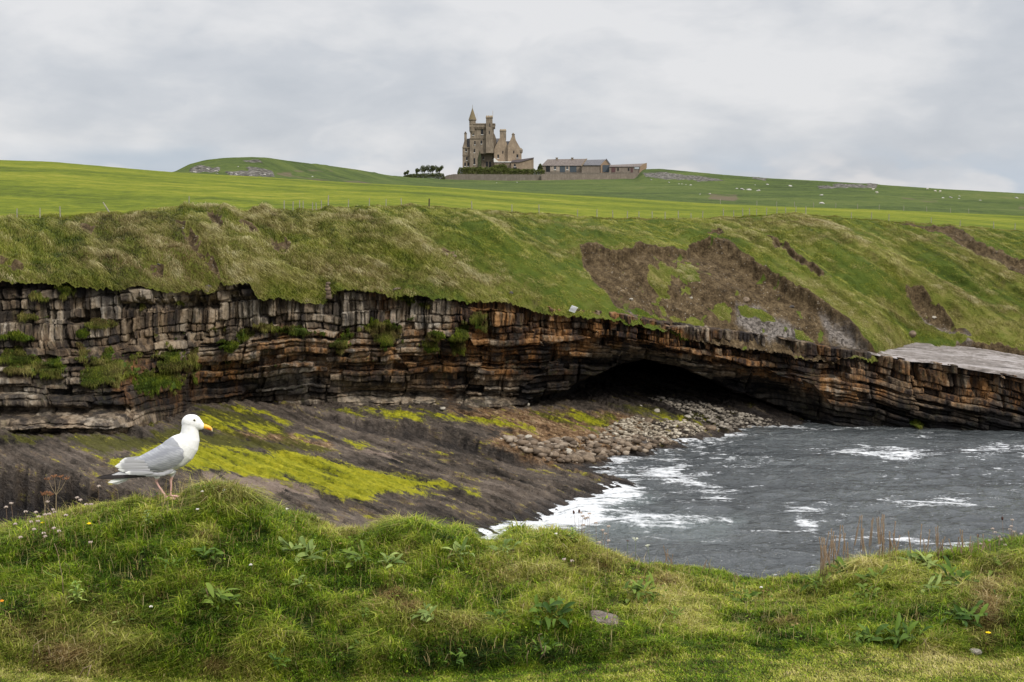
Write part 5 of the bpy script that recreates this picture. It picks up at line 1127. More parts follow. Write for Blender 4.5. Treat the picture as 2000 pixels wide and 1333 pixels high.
o.data = o.data.copy(); o.data.materials.clear(); o.data.materials.append(plain('dark_post_wood', (.06, .045, .035), .9, .2))
for i, (px, py) in enumerate(FAR):
    c = int(np.argmin(np.abs(PXF - px))); r = int(np.argmax(Kf[:, 0] >= 1.0)); place_post(px, float(Yf_[r, c]) - 4, 1.15, 'small pale post in the farther fence beyond the bright meadow', 'fence posts of the farther fence', i)

# ------------------------------------------------------------------ sheep
def sheep_mesh():
    b = MB(); b.ico((0, 0, .62), .34, 3, (1.55, .85, .9), .05, 1); b.ico((.62, 0, .78), .15, 2, (1.5, .8, .9)); b.tube([(.38, 0, .68), (.6, 0, .8)], [.2, .12], 8)
    for x in (-.34, .3):
        for y in (-.13, .13): b.tube([(x, y, .45), (x, y, 0)], [.06, .04], 6)
    for y in (-.1, .1): b.ico((.55, y, .86), .05, 1, (.6, 1.5, .5))
    return b
SH = sheep_mesh().build('sheep', plain('fleece', (.50, .46, .40), .95, .1, 8), smooth_=True)
SHP = [(1705, 370.5, 'white sheep on the right hill just below the rock outcrop, upper of two', 0), (1713, 377, 'white sheep on the right hill, lower of two below the rock outcrop', 1), (1811, 369.5, 'cream sheep standing nearest the right skyline', 0), (1827, 374, 'small white sheep left beside a second one below the skyline', 1), (1836, 374.5, 'white sheep at the right of a pair below the skyline', 0)]
def far_at(px, py):
    c = int(np.argmin(np.abs(PXF - px))); m = Kf[:, 0] > 2.0; _, pp = proj(Xf_[m, c], Yf_[m, c], Zf_[m, c]); mm = Kf[m, 0] < 4.0; i = int(np.argmin(np.abs(pp - py) + (~mm) * 1e3))
    Y = float(Yf_[m, c][i]); z = float(Zf_[m, c][i]); return Vector((xcol(px, Y, z), Y, z))
for i, (px, py, lab, fl) in enumerate(SHP):
    o = SH if i == 0 else SH.copy()
    if i: COL.objects.link(o)
    o.location = far_at(px, py + 2); o.rotation_euler = (0, 0, math.pi * fl + random.uniform(-.4, .4)); o.scale = (1.05,) * 3; tag(o, lab, 'sheep', 'sheep grazing on the right hill')

# ------------------------------------------------------------------ boulders and cobbles
def rock_mesh(seed, sub=3, flat=.7):
    b = bmesh.new(); bmesh.ops.create_icosphere(b, subdivisions=sub, radius=1.0); g = random.Random(seed); pl_ = []
    for _ in range(9): v = Vector((g.gauss(0, 1), g.gauss(0, 1), g.gauss(0, 1))).normalized(); pl_.append((v, g.uniform(.62, .92)))
    for v in b.verts:
        p = v.co.copy()
        for nrm, d in pl_:
            k = p.dot(nrm)
            if k > d: p -= nrm * (k - d) * .85
        k = 1 + .06 * math.sin(p.x * 5 + seed) * math.cos(p.y * 4) + .04 * g.uniform(-1, 1) * (sub > 2) * .4; v.co = Vector((p.x * 1.15 * k, p.y * k, p.z * flat * k))
    me = bpy.data.meshes.new('boulder'); b.to_mesh(me); b.free(); me.polygons.foreach_set('use_smooth', [True] * len(me.polygons)); return me
def mat_boulder(name, lo, hi):
    def b(t):
        co = t.coord(); n = t.noise(co, 1.6, 5, .65); n2 = t.noise(co, 6, 5, .7); c = t.ramp(t.math('ADD', t.math('MULTIPLY', n, .6), t.math('MULTIPLY', n2, .4)), [(.38, lo), (.62, hi)])
        return principled(t, c, .85, t.bump(n2, .7, .06))
    return material(name, b)
M_BPALE = mat_boulder('pale_boulder', (.22, .195, .155), (.44, .40, .33)); M_BTAN = mat_boulder('tan_boulder', (.065, .046, .030), (.21, .155, .105)); M_BDARK = mat_boulder('dark_boulder', (.03, .027, .025), (.10, .085, .075)); M_BWHITE = mat_boulder('white_boulder', (.22, .205, .18), (.44, .42, .39))
rv_ = [rock_mesh(900 + i) for i in range(5)]
def boulder(p, r, mat, label, group=None, cat='boulder', sc=(1, 1, 1), i=0, name='boulder'):
    me = rv_[i % 5].copy(); o = link(name, me, mat, loc=p); o.scale = (r * sc[0], r * sc[1], r * sc[2]); o.rotation_euler = (random.uniform(-.3, .3), random.uniform(-.3, .3), random.uniform(0, 6)); return tag(o, label, cat, group)
def shore_at(px, py):
    zz = np.linspace(0, 5, 400); x, y, z = Pz(px, py, zz); s = slab_at(x, y); i = int(np.argmin(np.abs(s - zz))); return Vector((float(x[i]), float(y[i]), float(s[i])))
BEACH = [(978, 858, 11, M_BPALE, 'pale rounded boulder above the step, left of a larger one'), (1032, 852, 15, M_BPALE, 'largest pale boulder lying alone on the brown rock'), (1026, 789, 17, M_BPALE, 'flat pale boulder under the cliff overhang'), (865, 797, 12, M_BPALE, 'pale oval boulder at the cliff foot in the centre'), (1284, 801, 14, M_BPALE, 'pale boulder in the dark mouth of the cave'), (1251, 793, 8, M_BPALE, 'small pale boulder left in the cave mouth'), (1256, 863, 18, M_BDARK, 'angular dark boulder at the edge of the cobbles'), (1266, 822, 22, M_BTAN, 'flat pinkish slab in the middle of the cobble bank'), (1055, 877, 34, M_BTAN, 'big tan boulder at the right end of the rock step'), (1078, 886, 24, M_BTAN, 'tan boulder behind the end of the rock step'), (1121, 893, 34, M_BTAN, 'long tan boulder near the waterline left of the dark block'), (1146, 890, 36, M_BTAN, 'broad tan brown block sloping into the water'), (1199, 855, 13, M_BDARK, 'dark rounded boulder at the foot of the cobble bank'), (1388, 834, 22, M_BTAN, 'brown boulder at the right of the cobbles by the water'), (1343, 813, 12, M_BPALE, 'pale boulder left of the cave cobbles'), (1178, 878, 22, M_BTAN, 'brown boulder at the waterline under the cobbles'), (1205, 882, 16, M_BPALE, 'grey boulder standing at the water edge'), (1108, 878, 20, M_BPALE, 'grey boulder between tan boulders'), (1236, 875, 18, M_BTAN, 'tan boulder at the water edge right of a grey one'), (1380, 893 - 15, 18, M_BTAN, 'brown rock just breaking the water surface')]
for i, (px, py, s, mt, lab) in enumerate(BEACH):
    p = shore_at(px, py + s * .25); k = p.y / FPX; boulder(p + Vector((0, 0, s * k * .12)), s * k * .5, mt, lab, 'boulders on the shore', i=i, sc=(1.15, 1.0, .95))
# cobbles, beyond counting
cm = []
for i in range(6):
    b = bmesh.new(); bmesh.ops.create_icosphere(b, subdivisions=1, radius=1.0); g = random.Random(i)
    for v in b.verts: v.co *= g.uniform(.72, 1.18)
    b.verts.ensure_lookup_table(); cm.append((np.array([v.co[:] for v in b.verts]), np.array([[v.index for v in f.verts] for f in b.faces]))); b.free()
def cobbles(name, label, regs, N, smin, smax, seed, mat):
    g = np.random.default_rng(seed); x = g.uniform(-10, 34, N * 12); y = g.uniform(100, 168, N * 12); z = slab_at(x, y); px, py = proj(x, y, z)
    k = np.zeros(len(x), bool)
    for r in regs: k |= (polysd(px, py, r) + 7 * fbm(x / 2, y / 4, 3, 850)) > 0
    x, y, z = x[k][:N], y[k][:N], z[k][:N]; n = len(x); VV, FF, T, off = [], [], [], 0
    s = smin + (smax - smin) * g.random(n) ** 2.2; tn = g.random(n)
    for i in range(n):
        v, f = cm[i % 6]; a = g.uniform(0, 6.28); c_, s_ = math.cos(a), math.sin(a); q = v * np.array([1.25, .9, .62]) * s[i]
        VV.append(np.stack([q[:, 0] * c_ - q[:, 1] * s_ + x[i], q[:, 0] * s_ + q[:, 1] * c_ + y[i], q[:, 2] + z[i] + s[i] * .35 + .12 * (g.random() < .3)], 1)); FF.append(f + off); off += len(v); T.append(np.full(len(v), tn[i]))
    o = link(name, npmesh(name, np.concatenate(VV), [np.concatenate(FF)], dict(tone=np.concatenate(T))), mat); return tag(o, label, 'cobbles', kind='stuff')
def mat_cob(lo, mid, hi):
    def b(t):
        n = t.noise(t.coord(), 2.5, 4); c = t.ramp(t.math('ADD', t.math('MULTIPLY', t.attr('tone'), .8), t.math('MULTIPLY', n, .2)), [(0, lo), (.5, mid), (1, hi)]); return principled(t, c, .8, t.bump(t.noise(t.coord(), 14, 3), .5, .03))
    return b
cobbles('cobbles', 'bank of pale grey cobbles between the platform and the sea', [[(1176, 842), (1200, 824), (1250, 818), (1290, 826), (1340, 822), (1378, 834), (1370, 848), (1300, 862), (1200, 866), (1170, 856)]], 6000, .07, .26, 11, material('cobble_pale', mat_cob((.075, .058, .038), (.27, .225, .165), (.48, .43, .34))))
cobbles('cobbles', 'grey cobbles rising into the dark cave', [[(1268, 780), (1310, 782), (1380, 792), (1480, 816), (1540, 834), (1400, 842), (1385, 830), (1345, 812), (1330, 800)]], 5000, .08, .28, 12, material('cobble_grey', mat_cob((.055, .046, .036), (.17, .145, .115), (.31, .275, .225))))
cobbles('cobbles', 'mixed tan and grey rubble along the waterline', [[(985, 858), (1060, 864), (1180, 852), (1300, 864), (1330, 866), (1250, 884), (1180, 898), (1110, 908), (1050, 898), (1000, 876)]], 3200, .09, .42, 13, material('cobble_tan', mat_cob((.04, .028, .018), (.15, .108, .072), (.31, .255, .195))))
# stones on the slope
def slope_at(px, py):
    c = int(np.argmin(np.abs(PXC - px))); x, y, z = SL['X'][:, c], SL['Y'][:, c], SL['Z'][:, c]; _, pp = proj(x, y, z); i = int(np.argmin(np.abs(pp - py))); return Vector((float(x[i]), float(y[i]), float(z[i])))
for i, (px, py, s, mt, lab) in enumerate([(1457, 586, 16, M_BTAN, 'brownish boulder sticking out of the big earth slip'), (1547, 600, 11, M_BDARK, 'dark stone in the steep right part of the earth slip'), (1233, 586, 9, M_BPALE, 'pale stone low in the left part of the earth slip'), (1780, 654, 20, M_BTAN, 'grey brown boulder where the turf meets the bare shelf'), (872, 499, 11, M_BTAN, 'left of two brown stones on the middle slope'), (888, 501, 10, M_BTAN, 'right of two brown stones on the middle slope'), (1826, 620, 8, M_BPALE, 'pale stone in the small earth slip at the right'), (310, 517, 7, M_BDARK, 'small dark stone low on the left slope'), (359, 446, 5, M_BPALE, 'small pale stone in the narrow slip at the left'), (1350, 582, 7, M_BPALE, 'small pale stone in the middle of the earth slip'), (998, 572, 9, M_BDARK, 'small black stone on the turf edge of the cliff')]):
    p = slope_at(px, py); k = p.y / FPX; boulder(p, s * k * .5, mt, lab, i=i, cat='stone' if s < 12 else 'boulder')
p = slope_at(1119, 603); p.y -= 1.0; b = MB().box(-.32, .26, -.02, .02, -.30, .30); b.prism([(-.36, .02), (.02, .34), (.32, .30), (.06, -.02)], -.05, -.03)
o = b.build('board', plain('white_board', (.75, .77, .78), .5, .05), loc=p); o.rotation_euler = (.5, .35, .3); tag(o, 'torn white board caught on the turf edge of the cliff', 'board')
# weathered stone stack at the rock edge
q = slope_at(645, 562); b = MB(); z0 = -.9
for i, (w, h) in enumerate([(.34, .40), (.27, .28), (.30, .30), (.20, .24), (.24, .16)]):
    dx_ = random.uniform(-.06, .06); b.box(dx_ - w * .75, dx_ + w * .75, -.3, .3, z0, z0 + h, .05); z0 += h + .004
o = b.build('rock_stack', M_BTAN, loc=(q.x, q.y - .9, q.z), smooth_=True); tag(o, 'pale column of stacked rock at the cliff edge', 'rock stack')
# limestone blocks on the far hills
FARR = [(1439, 368, 5), (1450, 369.5, 9), (1463, 370, 8), (1481, 372, 8), (1340, 360, 3), (1349, 361, 5), (1307, 356, 4), (1326, 359, 3), (1332, 359, 3), (1272, 351, 5), (1386, 378, 4), (1367, 379, 3), (1499, 360, 5), (1544, 363, 6), (1604, 381, 6), (1606, 396, 10), (1475, 361, 3), (1842, 386, 5), (1857, 386, 6), (1874, 383, 4), (1873, 388, 4), (1915, 391, 4), (1986, 386, 6), (406, 330, 6), (422, 334, 6), (465, 326, 4), (461, 340, 6), (452, 338, 5), (490, 342, 5), (516, 341, 5), (516, 348, 5), (527, 341, 4), (500, 347, 4), (380, 335, 6), (424, 338, 5), (610, 345, 4), (970, 357, 3), (1010, 356, 3)]
for i, (px, py, s) in enumerate(FARR):
    p = far_at(px, py + s * .2); k = p.y / FPX; left = px < 800
    boulder(p, s * k * .55, M_BWHITE, 'pale limestone block lying on the left mound' if left else 'pale limestone block lying on the green hill right of the farm' if px > 1200 else 'small pale stone in the grass below the garden wall', 'limestone blocks on the left mound' if left else 'limestone blocks on the right hill' if px > 1200 else 'stones below the garden wall', 'rock', i=i, sc=(1.2, 1, .8), name='limestone_block')
# ------------------------------------------------------------------ plants on the near bank
def mat_herb(name, lo, hi, rough=.5):
    def b(t):
        n = t.noise(t.coord(), 30, 3); v = t.math('ADD', t.math('MULTIPLY', t.attr('tone'), .8), t.math('MULTIPLY', n, .2)); c = t.ramp(v, [(0.05, lo), (.9, hi)])
        d = t.node('ShaderNodeBsdfPrincipled'); t.put(d.inputs['Base Color'], c); d.inputs['Roughness'].default_value = rough; d.inputs['Specular IOR Level'].default_value = .12
        r = t.node('ShaderNodeBsdfTranslucent'); t.put(r.inputs[0], c); mx = t.node('ShaderNodeMixShader'); mx.inputs[0].default_value = .2; t.l.new(d.outputs[0], mx.inputs[1]); t.l.new(r.outputs[0], mx.inputs[2]); return mx.outputs[0]
    return material(name, b)
M_HERB = mat_herb('herb_leaf', (.045, .085, .010), (.17, .235, .036)); M_HERBD = mat_herb('dark_herb_leaf', (.025, .060, .008), (.11, .175, .022)); M_HERBG = mat_herb('grey_herb_leaf', (.070, .115, .022), (.27, .335, .095)); M_LIME = mat_herb('lime_leaf', (.13, .22, .03), (.34, .42, .10))
M_SPIKE = mat_herb('seed_spike', (.20, .13, .08), (.48, .36, .25), .8); M_THRIFT = mat_herb('papery_head', (.26, .19, .15), (.58, .49, .42), .8); M_STEM = mat_herb('dry_stem', (.20, .13, .08), (.40, .27, .17), .7); M_GSTEM = mat_herb('green_stem', (.10, .15, .04), (.22, .28, .09)); M_YEL = mat_herb('yellow_petal', (.75, .50, .01), (.90, .70, .02)); M_UMB = mat_herb('umbel_white', (.45, .47, .33), (.78, .77, .62)); M_BUD = mat_herb('dark_bud', (.035, .015, .012), (.11, .05, .04)); M_TWIG = mat_herb('bleached_twig', (.28, .21, .13), (.58, .48, .33), .7); M_ORG = mat_herb('orange_petal', (.7, .22, .01), (.85, .35, .02)); M_WPET = mat_herb('white_petal', (.6, .55, .5), (.85, .8, .76))
def leaf(V, F, T, base, d, up, L, Wd, droop, tone, n=6):
    """lanceolate leaf with a folded midrib, appended to lists"""
    d = np.array(d) / np.linalg.norm(d); up = np.array(up); s = np.cross(d, up); s /= np.linalg.norm(s); o = len(V)
    for i in range(n + 1):
        t = i / n; w = Wd * (math.sin(math.pi * min(1, t * .92 + .06)) ** .8) * .5 * (1 if i < n else .05); c = np.array(base) + d * L * t + up * (L * (.5 * t - droop * t * t))
        V += [c - s * w + up * w * .35, c, c + s * w + up * w * .35]; T += [tone] * 3
    for i in range(n):
        a = o + i * 3; F += [[a, a + 1, a + 4, a + 3], [a + 1, a + 2, a + 5, a + 4]]
def lmesh(name, V, F, T, mat, parent=None, loc=None):
    me = npmesh(name, np.array(V), [np.array(F)], dict(tone=np.array(T))); return link(name, me, mat, parent, loc)
NRM = np.array([0, -.45, .89])
def rosette(px, py, size, nl, mat, label, seed, lift=.35, cat='plant', wide=.28, name='rosette_plant'):
    g = random.Random(seed); p = bank_pix(px, py + size * .08); k = p.y / FPX; R = size * k * .55; V, F, T = [], [], []
    e1 = np.array([1, 0, 0]); e2 = np.cross(NRM, e1)
    for i in range(nl):
        a = g.uniform(0, 2 * math.pi); L = R * g.uniform(.30, .80); dr = e1 * math.cos(a) + e2 * math.sin(a) + NRM * g.uniform(-.05, lift * 2.2); of = (e1 * g.gauss(0, .28) + e2 * g.gauss(0, .16)) * R
        leaf(V, F, T, NRM * g.uniform(.0, .04) + dr * .01 + of, dr, NRM + np.array([g.gauss(0, .35), g.gauss(0, .25), 0]), L, L * g.uniform(wide * .7, wide * 1.2), g.uniform(.3, .9), g.random())
    o = lmesh(name, V, F, T, mat, None, p + Vector((0, -.012, .020))); return tag(o, label, cat)
ROS = [(588, 1092, 92, 16, M_HERBG, 'big rosette of grey green lance leaves, alone below the middle crest'), (590, 1150, 50, 6, M_HERBG, 'few pale broad leaves just under the big grey green rosette'), (402, 1090, 66, 10, M_HERBD, 'dark leafy plant under the brown turf below the bird'), (430, 1182, 84, 12, M_HERB, 'broad leaved plant low on the left bank beside a dry stem'), (340, 1108, 46, 7, M_HERBD, 'small dark rosette left of the leafy plant below the bird'), (700, 1098, 74, 11, M_HERB, 'flat green rosette right of the big grey green one'), (760, 1110, 60, 10, M_HERBG, 'pale ragged leaf clump beside the flat green rosette'), (900, 1088, 66, 11, M_HERBG, 'pale rosette with long upright leaves under the crest'), (985, 1082, 60, 9, M_HERBG, 'grey green leaf clump under the tall tussock'), (1250, 1163, 88, 17, M_HERB, 'wide leafy mat right above the half buried stone'), (1072, 1208, 96, 15, M_HERBD, 'dark glossy rosette left of the half buried stone'), (1320, 1215, 48, 9, M_HERB, 'small leaf clump right of the half buried stone'), (1450, 1172, 66, 13, M_HERB, 'low leafy mat on the dip before the water'), (1690, 1252, 84, 11, M_HERBD, 'upright rosette at the edge of the lawn, left of two'), (1765, 1252, 90, 13, M_HERBD, 'dark spreading rosette at the edge of the lawn, right of two'), (1870, 1142, 100, 17, M_HERBD, 'large dark glossy leaf clump on the right bank'), (1800, 1108, 88, 14, M_HERBG, 'pale drooping leaves on the crest of the right bank'), (1815, 1155, 66, 10, M_HERBG, 'pale folded leaves in the middle of the right bank'), (1705, 1140, 66, 11, M_HERB, 'grey green leaf clump on the left part of the right bank'), (1690, 1170, 56, 9, M_HERB, 'small leafy clump low on the left part of the right bank'), (1885, 1215, 90, 15, M_HERBD, 'dark leafy plant around the yellow flower at the right'), (1930, 1180, 50, 8, M_HERBD, 'small dark leaf clump beside the brown dead turf'), (830, 1212, 66, 12, M_HERBG, 'grey green leaf mat in the lower middle of the bank'), (720, 1212, 40, 7, M_HERB, 'small leaf clump left of the grey green mat'), (975, 1215, 56, 10, M_HERBD, 'dark leaf clump in the lower bank left of the glossy rosette'), (1060, 1278, 50, 9, M_HERBD, 'low leaves at the foot of the dead twig'), (700, 1275, 44, 8, M_HERB, 'small leafy plant at the bottom edge of the bank'), (540, 1302, 50, 8, M_HERBD, 'dark leaves at the very foot of the left bank'), (895, 1298, 52, 9, M_HERBD, 'low dark leaves at the foot of the middle bank'), (240, 1228, 40, 6, M_HERBG, 'small silvery leaf sprig in the long dark grass'), (105, 1142, 40, 5, M_HERB, 'round leaved sprig at the left of the bank'), (1590, 1150, 60, 10, M_HERB, 'leafy plants at the left foot of the seed spikes'), (1650, 1125, 70, 12, M_HERBD, 'long arching leaves among the brown seed spikes'), (1955, 1120, 60, 9, M_HERB, 'leafy plant near the right edge of the crest')]
for i, (px, py, s, nl, mt, lab) in enumerate(ROS): rosette(px, py, s * 1.0, int(nl * 2.1), mt, lab, 1000 + i)
# herb with stacked leaves at the lower left
def upright(px, py, hpx, label, mat, seed, flower=None):
    g = random.Random(seed); p = bank_pix(px, py); k = p.y / FPX; H = hpx * k; r = empty('upright_herb', p); tag(r, label, 'plant')
    MB().tube([(0, 0, -.01), (.004, -.01, H * .5), (-.004, -.02, H)], [.0022, .0018, .001], 5).build('stem', M_GSTEM, r); V, F, T = [], [], []
    for j in range(6):
        zz = H * (.25 + .13 * j)
        for s in (0, 1, 2): a = j * 1.3 + s * 2.1; leaf(V, F, T, np.array([0, -.02 * zz / H, zz]), np.array([math.cos(a), math.sin(a), .35]), np.array([0, 0, 1.0]), H * .34 * (1.1 - j * .09), H * .11, .7, g.random())
    lmesh('leaves', V, F, T, mat, r)
    return r
upright(152, 1192, 62, 'lime green nettle like herb in the long grass at the left', M_LIME, 5); upright(290, 1040, 46, 'grey green herb sprig on the crest left of the bird', M_HERBG, 6); upright(1118, 1012 + 60, 46, 'small leafy sprig at the edge above the surf', M_LIME, 7)

# seed heads and flowers: stem + head each
def head_mesh(kind, seed):
    g = random.Random(seed); b = MB()
    if kind == 'thrift':
        for i in range(14): a = g.uniform(0, 6.28); e = g.uniform(-.2, 1); b.ico((.0075 * math.cos(a) * math.cos(e), .0075 * math.sin(a) * math.cos(e), .004 + .006 * math.sin(e)), .0042, 1, (1, 1, .8), .2, i)
    if kind == 'yellow':
        for i in range(12): a = i * math.pi / 6; b.ico((.008 * math.cos(a), .008 * math.sin(a) * .7, .003), .0050, 1, (1.1, .8, .5), .1, i)
        b.ico((0, 0, .004), .006, 1)
    if kind == 'umbel':
        for i in range(34): a = g.uniform(0, 6.28); r = .021 * math.sqrt(g.random()); b.ico((r * math.cos(a), r * math.sin(a), .006 - r * r * 8), .0032, 1, (1, 1, .6), .1, i)
        for i in range(8): a = i * .785; b.tube([(0, 0, -.018), (.016 * math.cos(a), .016 * math.sin(a), .003)], .0007, 4)
    if kind == 'bud': b.ico((0, 0, .008), .0055, 2, (1, 1, 2.0), .05, 1)
    if kind == 'spike': 
        for i in range(66): t = i / 46; a = i * 2.4; r = .0026 * math.sin(math.pi * (t * .85 + .12)); b.ico((r * math.cos(a), r * math.sin(a), t * .075), .0024, 1, (1, 1, 1.4), .1, i)
    me = bpy.data.meshes.new(kind); bmesh.ops.recalc_face_normals(b.bm, faces=b.bm.faces); b.bm.to_mesh(me); b.bm.free(); a = me.attributes.new('tone', 'FLOAT', 'POINT'); a.data.foreach_set('value', [g.random() for _ in me.vertices]); return me
HM = {}
def headed(px, py_top, py_base, kind, name, hname, smat, hmat, label, cat, group, seed, sc=1.0, tt_=None):
    g = random.Random(seed); base = bank_pix(px + (g.uniform(-14, 14) if kind == 'spike' else g.uniform(-3, 3)), py_base)
    x, y, z = P(px, py_top, base.y - .01); top = Vector((float(x), float(y), float(z))) - base; top.z = max(top.z, .02)
    r = empty(name, base); tag(r, label, cat, group)
    m1 = top * .5 + Vector((g.uniform(-.006, .006), 0, 0)); sm = MB().tube([(0, 0, -.01), m1, top], [.0012, .0010, .0008], 5).build('stem', smat, r, smooth_=True)
    if kind not in HM: HM[kind] = [head_mesh(kind, 50 + i) for i in range(3)]
    me = HM[kind][seed % 3]; me = me if (me.materials and me.materials[0] == hmat) or not me.materials else me.copy(); me.materials.clear(); me.materials.append(hmat)
    h = link(hname, me, None, r, top * (.45 if kind == 'spike' else 1)); h.scale = (sc,) * 3
    d = (top - m1).normalized(); h.rotation_euler = d.to_track_quat('Z', 'Y').to_euler()
    if kind == 'spike': h.scale = (sc * .95, sc * .95, max(.3, top.length * .42 / .075)); h.location = top * .60
    return r
TH1 = [(12, 993, 1055), (50, 1002, 1050), (22, 985, 1040), (70, 1003, 1056), (103, 998, 1045), (96, 1006, 1060), (88, 1008, 1065), (60, 1022, 1062), (74, 1020, 1064), (105, 1034, 1064), (115, 1040, 1072), (66, 1036, 1078), (40, 1052, 1090), (85, 1044, 1080), (150, 974, 1020), (157, 979, 1022), (168, 988, 1020), (178, 987, 1020), (193, 952, 1005), (129, 1009, 1050), (177, 1061, 1080), (88, 1050, 1078), (106, 1003, 1040), (93, 982, 1030), (30, 1026, 1066), (76, 1012, 1060)]
for i, (px, a, b_) in enumerate(TH1): headed(px, a, b_, 'thrift', 'thrift', 'flower_head', M_STEM, M_THRIFT, 'faded pink thrift seed head in the cluster on the bank left of the bird', 'flower', 'faded thrift left of the bird', i, 1.0)
TH2 = [(1134, 1004, 1052), (1138, 1010, 1054), (1143, 1015, 1056), (1151, 1006, 1058), (1147, 1013, 1055), (1139, 1028, 1056), (1164, 1024, 1066), (1188, 1030, 1078), (1177, 1038, 1074), (1182, 1045, 1076), (1188, 1058, 1082), (1171, 1062, 1082), (1117, 1098, 1112), (1102, 1094, 1106)]
for i, (px, a, b_) in enumerate(TH2): headed(px, a, b_, 'thrift', 'thrift', 'flower_head', M_STEM, M_THRIFT, 'faded pink thrift seed head standing before the water in the middle', 'flower', 'faded thrift before the water', i + 40, .95)
TH3 = [(1977, 1017, 1074), (1975, 1030, 1074), (1972, 1036, 1072), (1980, 1040, 1076), (1939, 1035, 1078), (1944, 1042, 1080), (1951, 1050, 1082), (1955, 1056, 1084), (1920, 1070, 1090), (1915, 1064, 1088), (1994, 1045, 1072), (1932, 1058, 1082), (1963, 1066, 1082)]
for i, (px, a, b_) in enumerate(TH3): headed(px, a, b_, 'thrift', 'thrift', 'flower_head', M_STEM, M_THRIFT, 'faded pink thrift seed head at the right edge of the crest', 'flower', 'faded thrift at the right edge', i + 80, .85)
for i, (px, a, b_, lab) in enumerate([(1958, 1016, 1076, 'dark ribwort bud, tallest at the right edge'), (1910, 1050, 1086, 'dark ribwort bud left of the thrift at the right edge'), (1121, 1004, 1050, 'dark ribwort bud on the crest before the surf'), (1131, 1002, 1050, 'thin dark bud beside the middle thrift cluster')]): headed(px, a, b_, 'bud', 'ribwort', 'flower_head', M_STEM, M_BUD, lab, 'flower', None, i)
for i, (px, py, mt, lab, s) in enumerate([(174, 1024, M_YEL, 'bright yellow flower on the bank left of the bird', 1.0), (83, 1022, M_YEL, 'small yellow flower among the faded thrift at the left', .8), (4, 1175, M_ORG, 'orange flower at the left edge of the photo', .9), (1930, 1237, M_YEL, 'yellow flower low on the right bank', .9)]): headed(px, py, py + 26, 'yellow', 'flower', 'flower_head', M_GSTEM, mt, lab, 'flower', None, i, s)
for i, (px, py, lab) in enumerate([(490, 1105, 'single whitish flower in the grass left of the big rosette'), (295, 1187, 'single whitish flower in the dark grass at the left'), (386, 996, 'small pale flower in the grass right of the bird'), (395, 962, 'small dry flower head right behind the bird'), (436, 960, 'pale dry seed head right of the bird against the rock'), (440, 918 + 40, 'tiny pale seed head beside another behind the bird'), (1487, 1149, 'small white flower on the dip before the water'), (560, 996, 'pale seed heads against the dark rock in the middle'), (1086, 1044, 'pale seed head on the tussock above the surf')]): headed(px, py, py + 24, 'thrift', 'flower', 'flower_head', M_GSTEM, M_WPET, lab, 'flower', None, i, .75)
headed(1241, 1053, 1098, 'umbel', 'umbel', 'flower_head', M_GSTEM, M_UMB, 'white umbel, the larger of two before the water', 'flower', None, 1, .80); headed(1265, 1066, 1100, 'umbel', 'umbel', 'flower_head', M_GSTEM, M_UMB, 'white umbel, the smaller of two before the water', 'flower', None, 2, .60); headed(1226, 1057, 1094, 'umbel', 'umbel', 'flower_head', M_GSTEM, M_BUD, 'brown withered umbel beside the larger white one', 'flower', None, 3, .45)
# brown dried umbels at the left
def dry_umbel(px, pt, pb, w, label, seed):
    g = random.Random(seed); p = bank_pix(px - 6, pb); x, y, z = P(px, pt, p.y); top = Vector((float(x), float(y), float(z))) - p; k = p.y / FPX; r = empty('dry_umbel', p); tag(r, label, 'plant')
    b = MB(); j1 = top * .62; b.tube([(0, 0, -.01), top * .3 + Vector((.004, 0, 0)), j1], [.0032, .0026, .0022], 6); hd = MB()
    for i, dx in enumerate((-.5, -.15, .2, .5)):
        e = top + Vector((dx * w * k, g.uniform(-.01, .01), -abs(dx) * .03)); b.tube([j1, (j1 + e) / 2 + Vector((0, 0, -.008)), e], [.0018, .0014, .001], 5)
        for j in range(14): f = e + Vector((g.gauss(0, .012), g.gauss(0, .012), g.uniform(0, .008))); hd.tube([e - Vector((0, 0, .006)), f], .0006, 4); hd.ico(f, .0028, 1, (1, 1, .8), .2, j)
    b.build('stem', M_TWIG, r); o = hd.build('seed_head', plain('rusty_seed', (.22, .10, .045), .9, .3, 40), r); return r
dry_umbel(112, 930, 1004, 36, 'tall dried rusty umbel against the dark rock at the left', 1); dry_umbel(90, 962, 1004, 14, 'short dried stalk beside the tall rusty umbel', 2)
# plantain spikes on the right crest
g = random.Random(77); SP = []
for i in range(66):
    px = 1602 + 360 * (g.random() ** 1.55); base = np.interp(px, [1600, 1640, 1750, 1850, 1960], [1140, 1118, 1096, 1096, 1090]); hh = np.interp(px, [1600, 1650, 1720, 1790, 1850, 1960], [50, 58, 60, 46, 34, 24]) * g.uniform(.55, 1.3); SP.append((px, base - hh - 8, base + 10))
for i, (px, a, b_) in enumerate(SP): headed(px, a, b_, 'spike', 'plantain_spike', 'seed_spike', M_STEM, M_SPIKE, 'brown seed spike standing on the right crest before the water', 'plant', 'brown seed spikes on the right crest', i, .8)
for i, (px, a, b_) in enumerate([(1299, 1076, 1118), (1304, 1082, 1120), (1308, 1088, 1122), (1313, 1090, 1122), (1377, 1100, 1132), (1435, 1124, 1142), (1440, 1122, 1142)]): headed(px, a, b_, 'spike', 'plantain_spike', 'seed_spike', M_STEM, M_SPIKE, 'short reddish seed spike in the small tuft right of the umbels', 'plant', 'reddish seed spikes right of the umbels', i, .6)
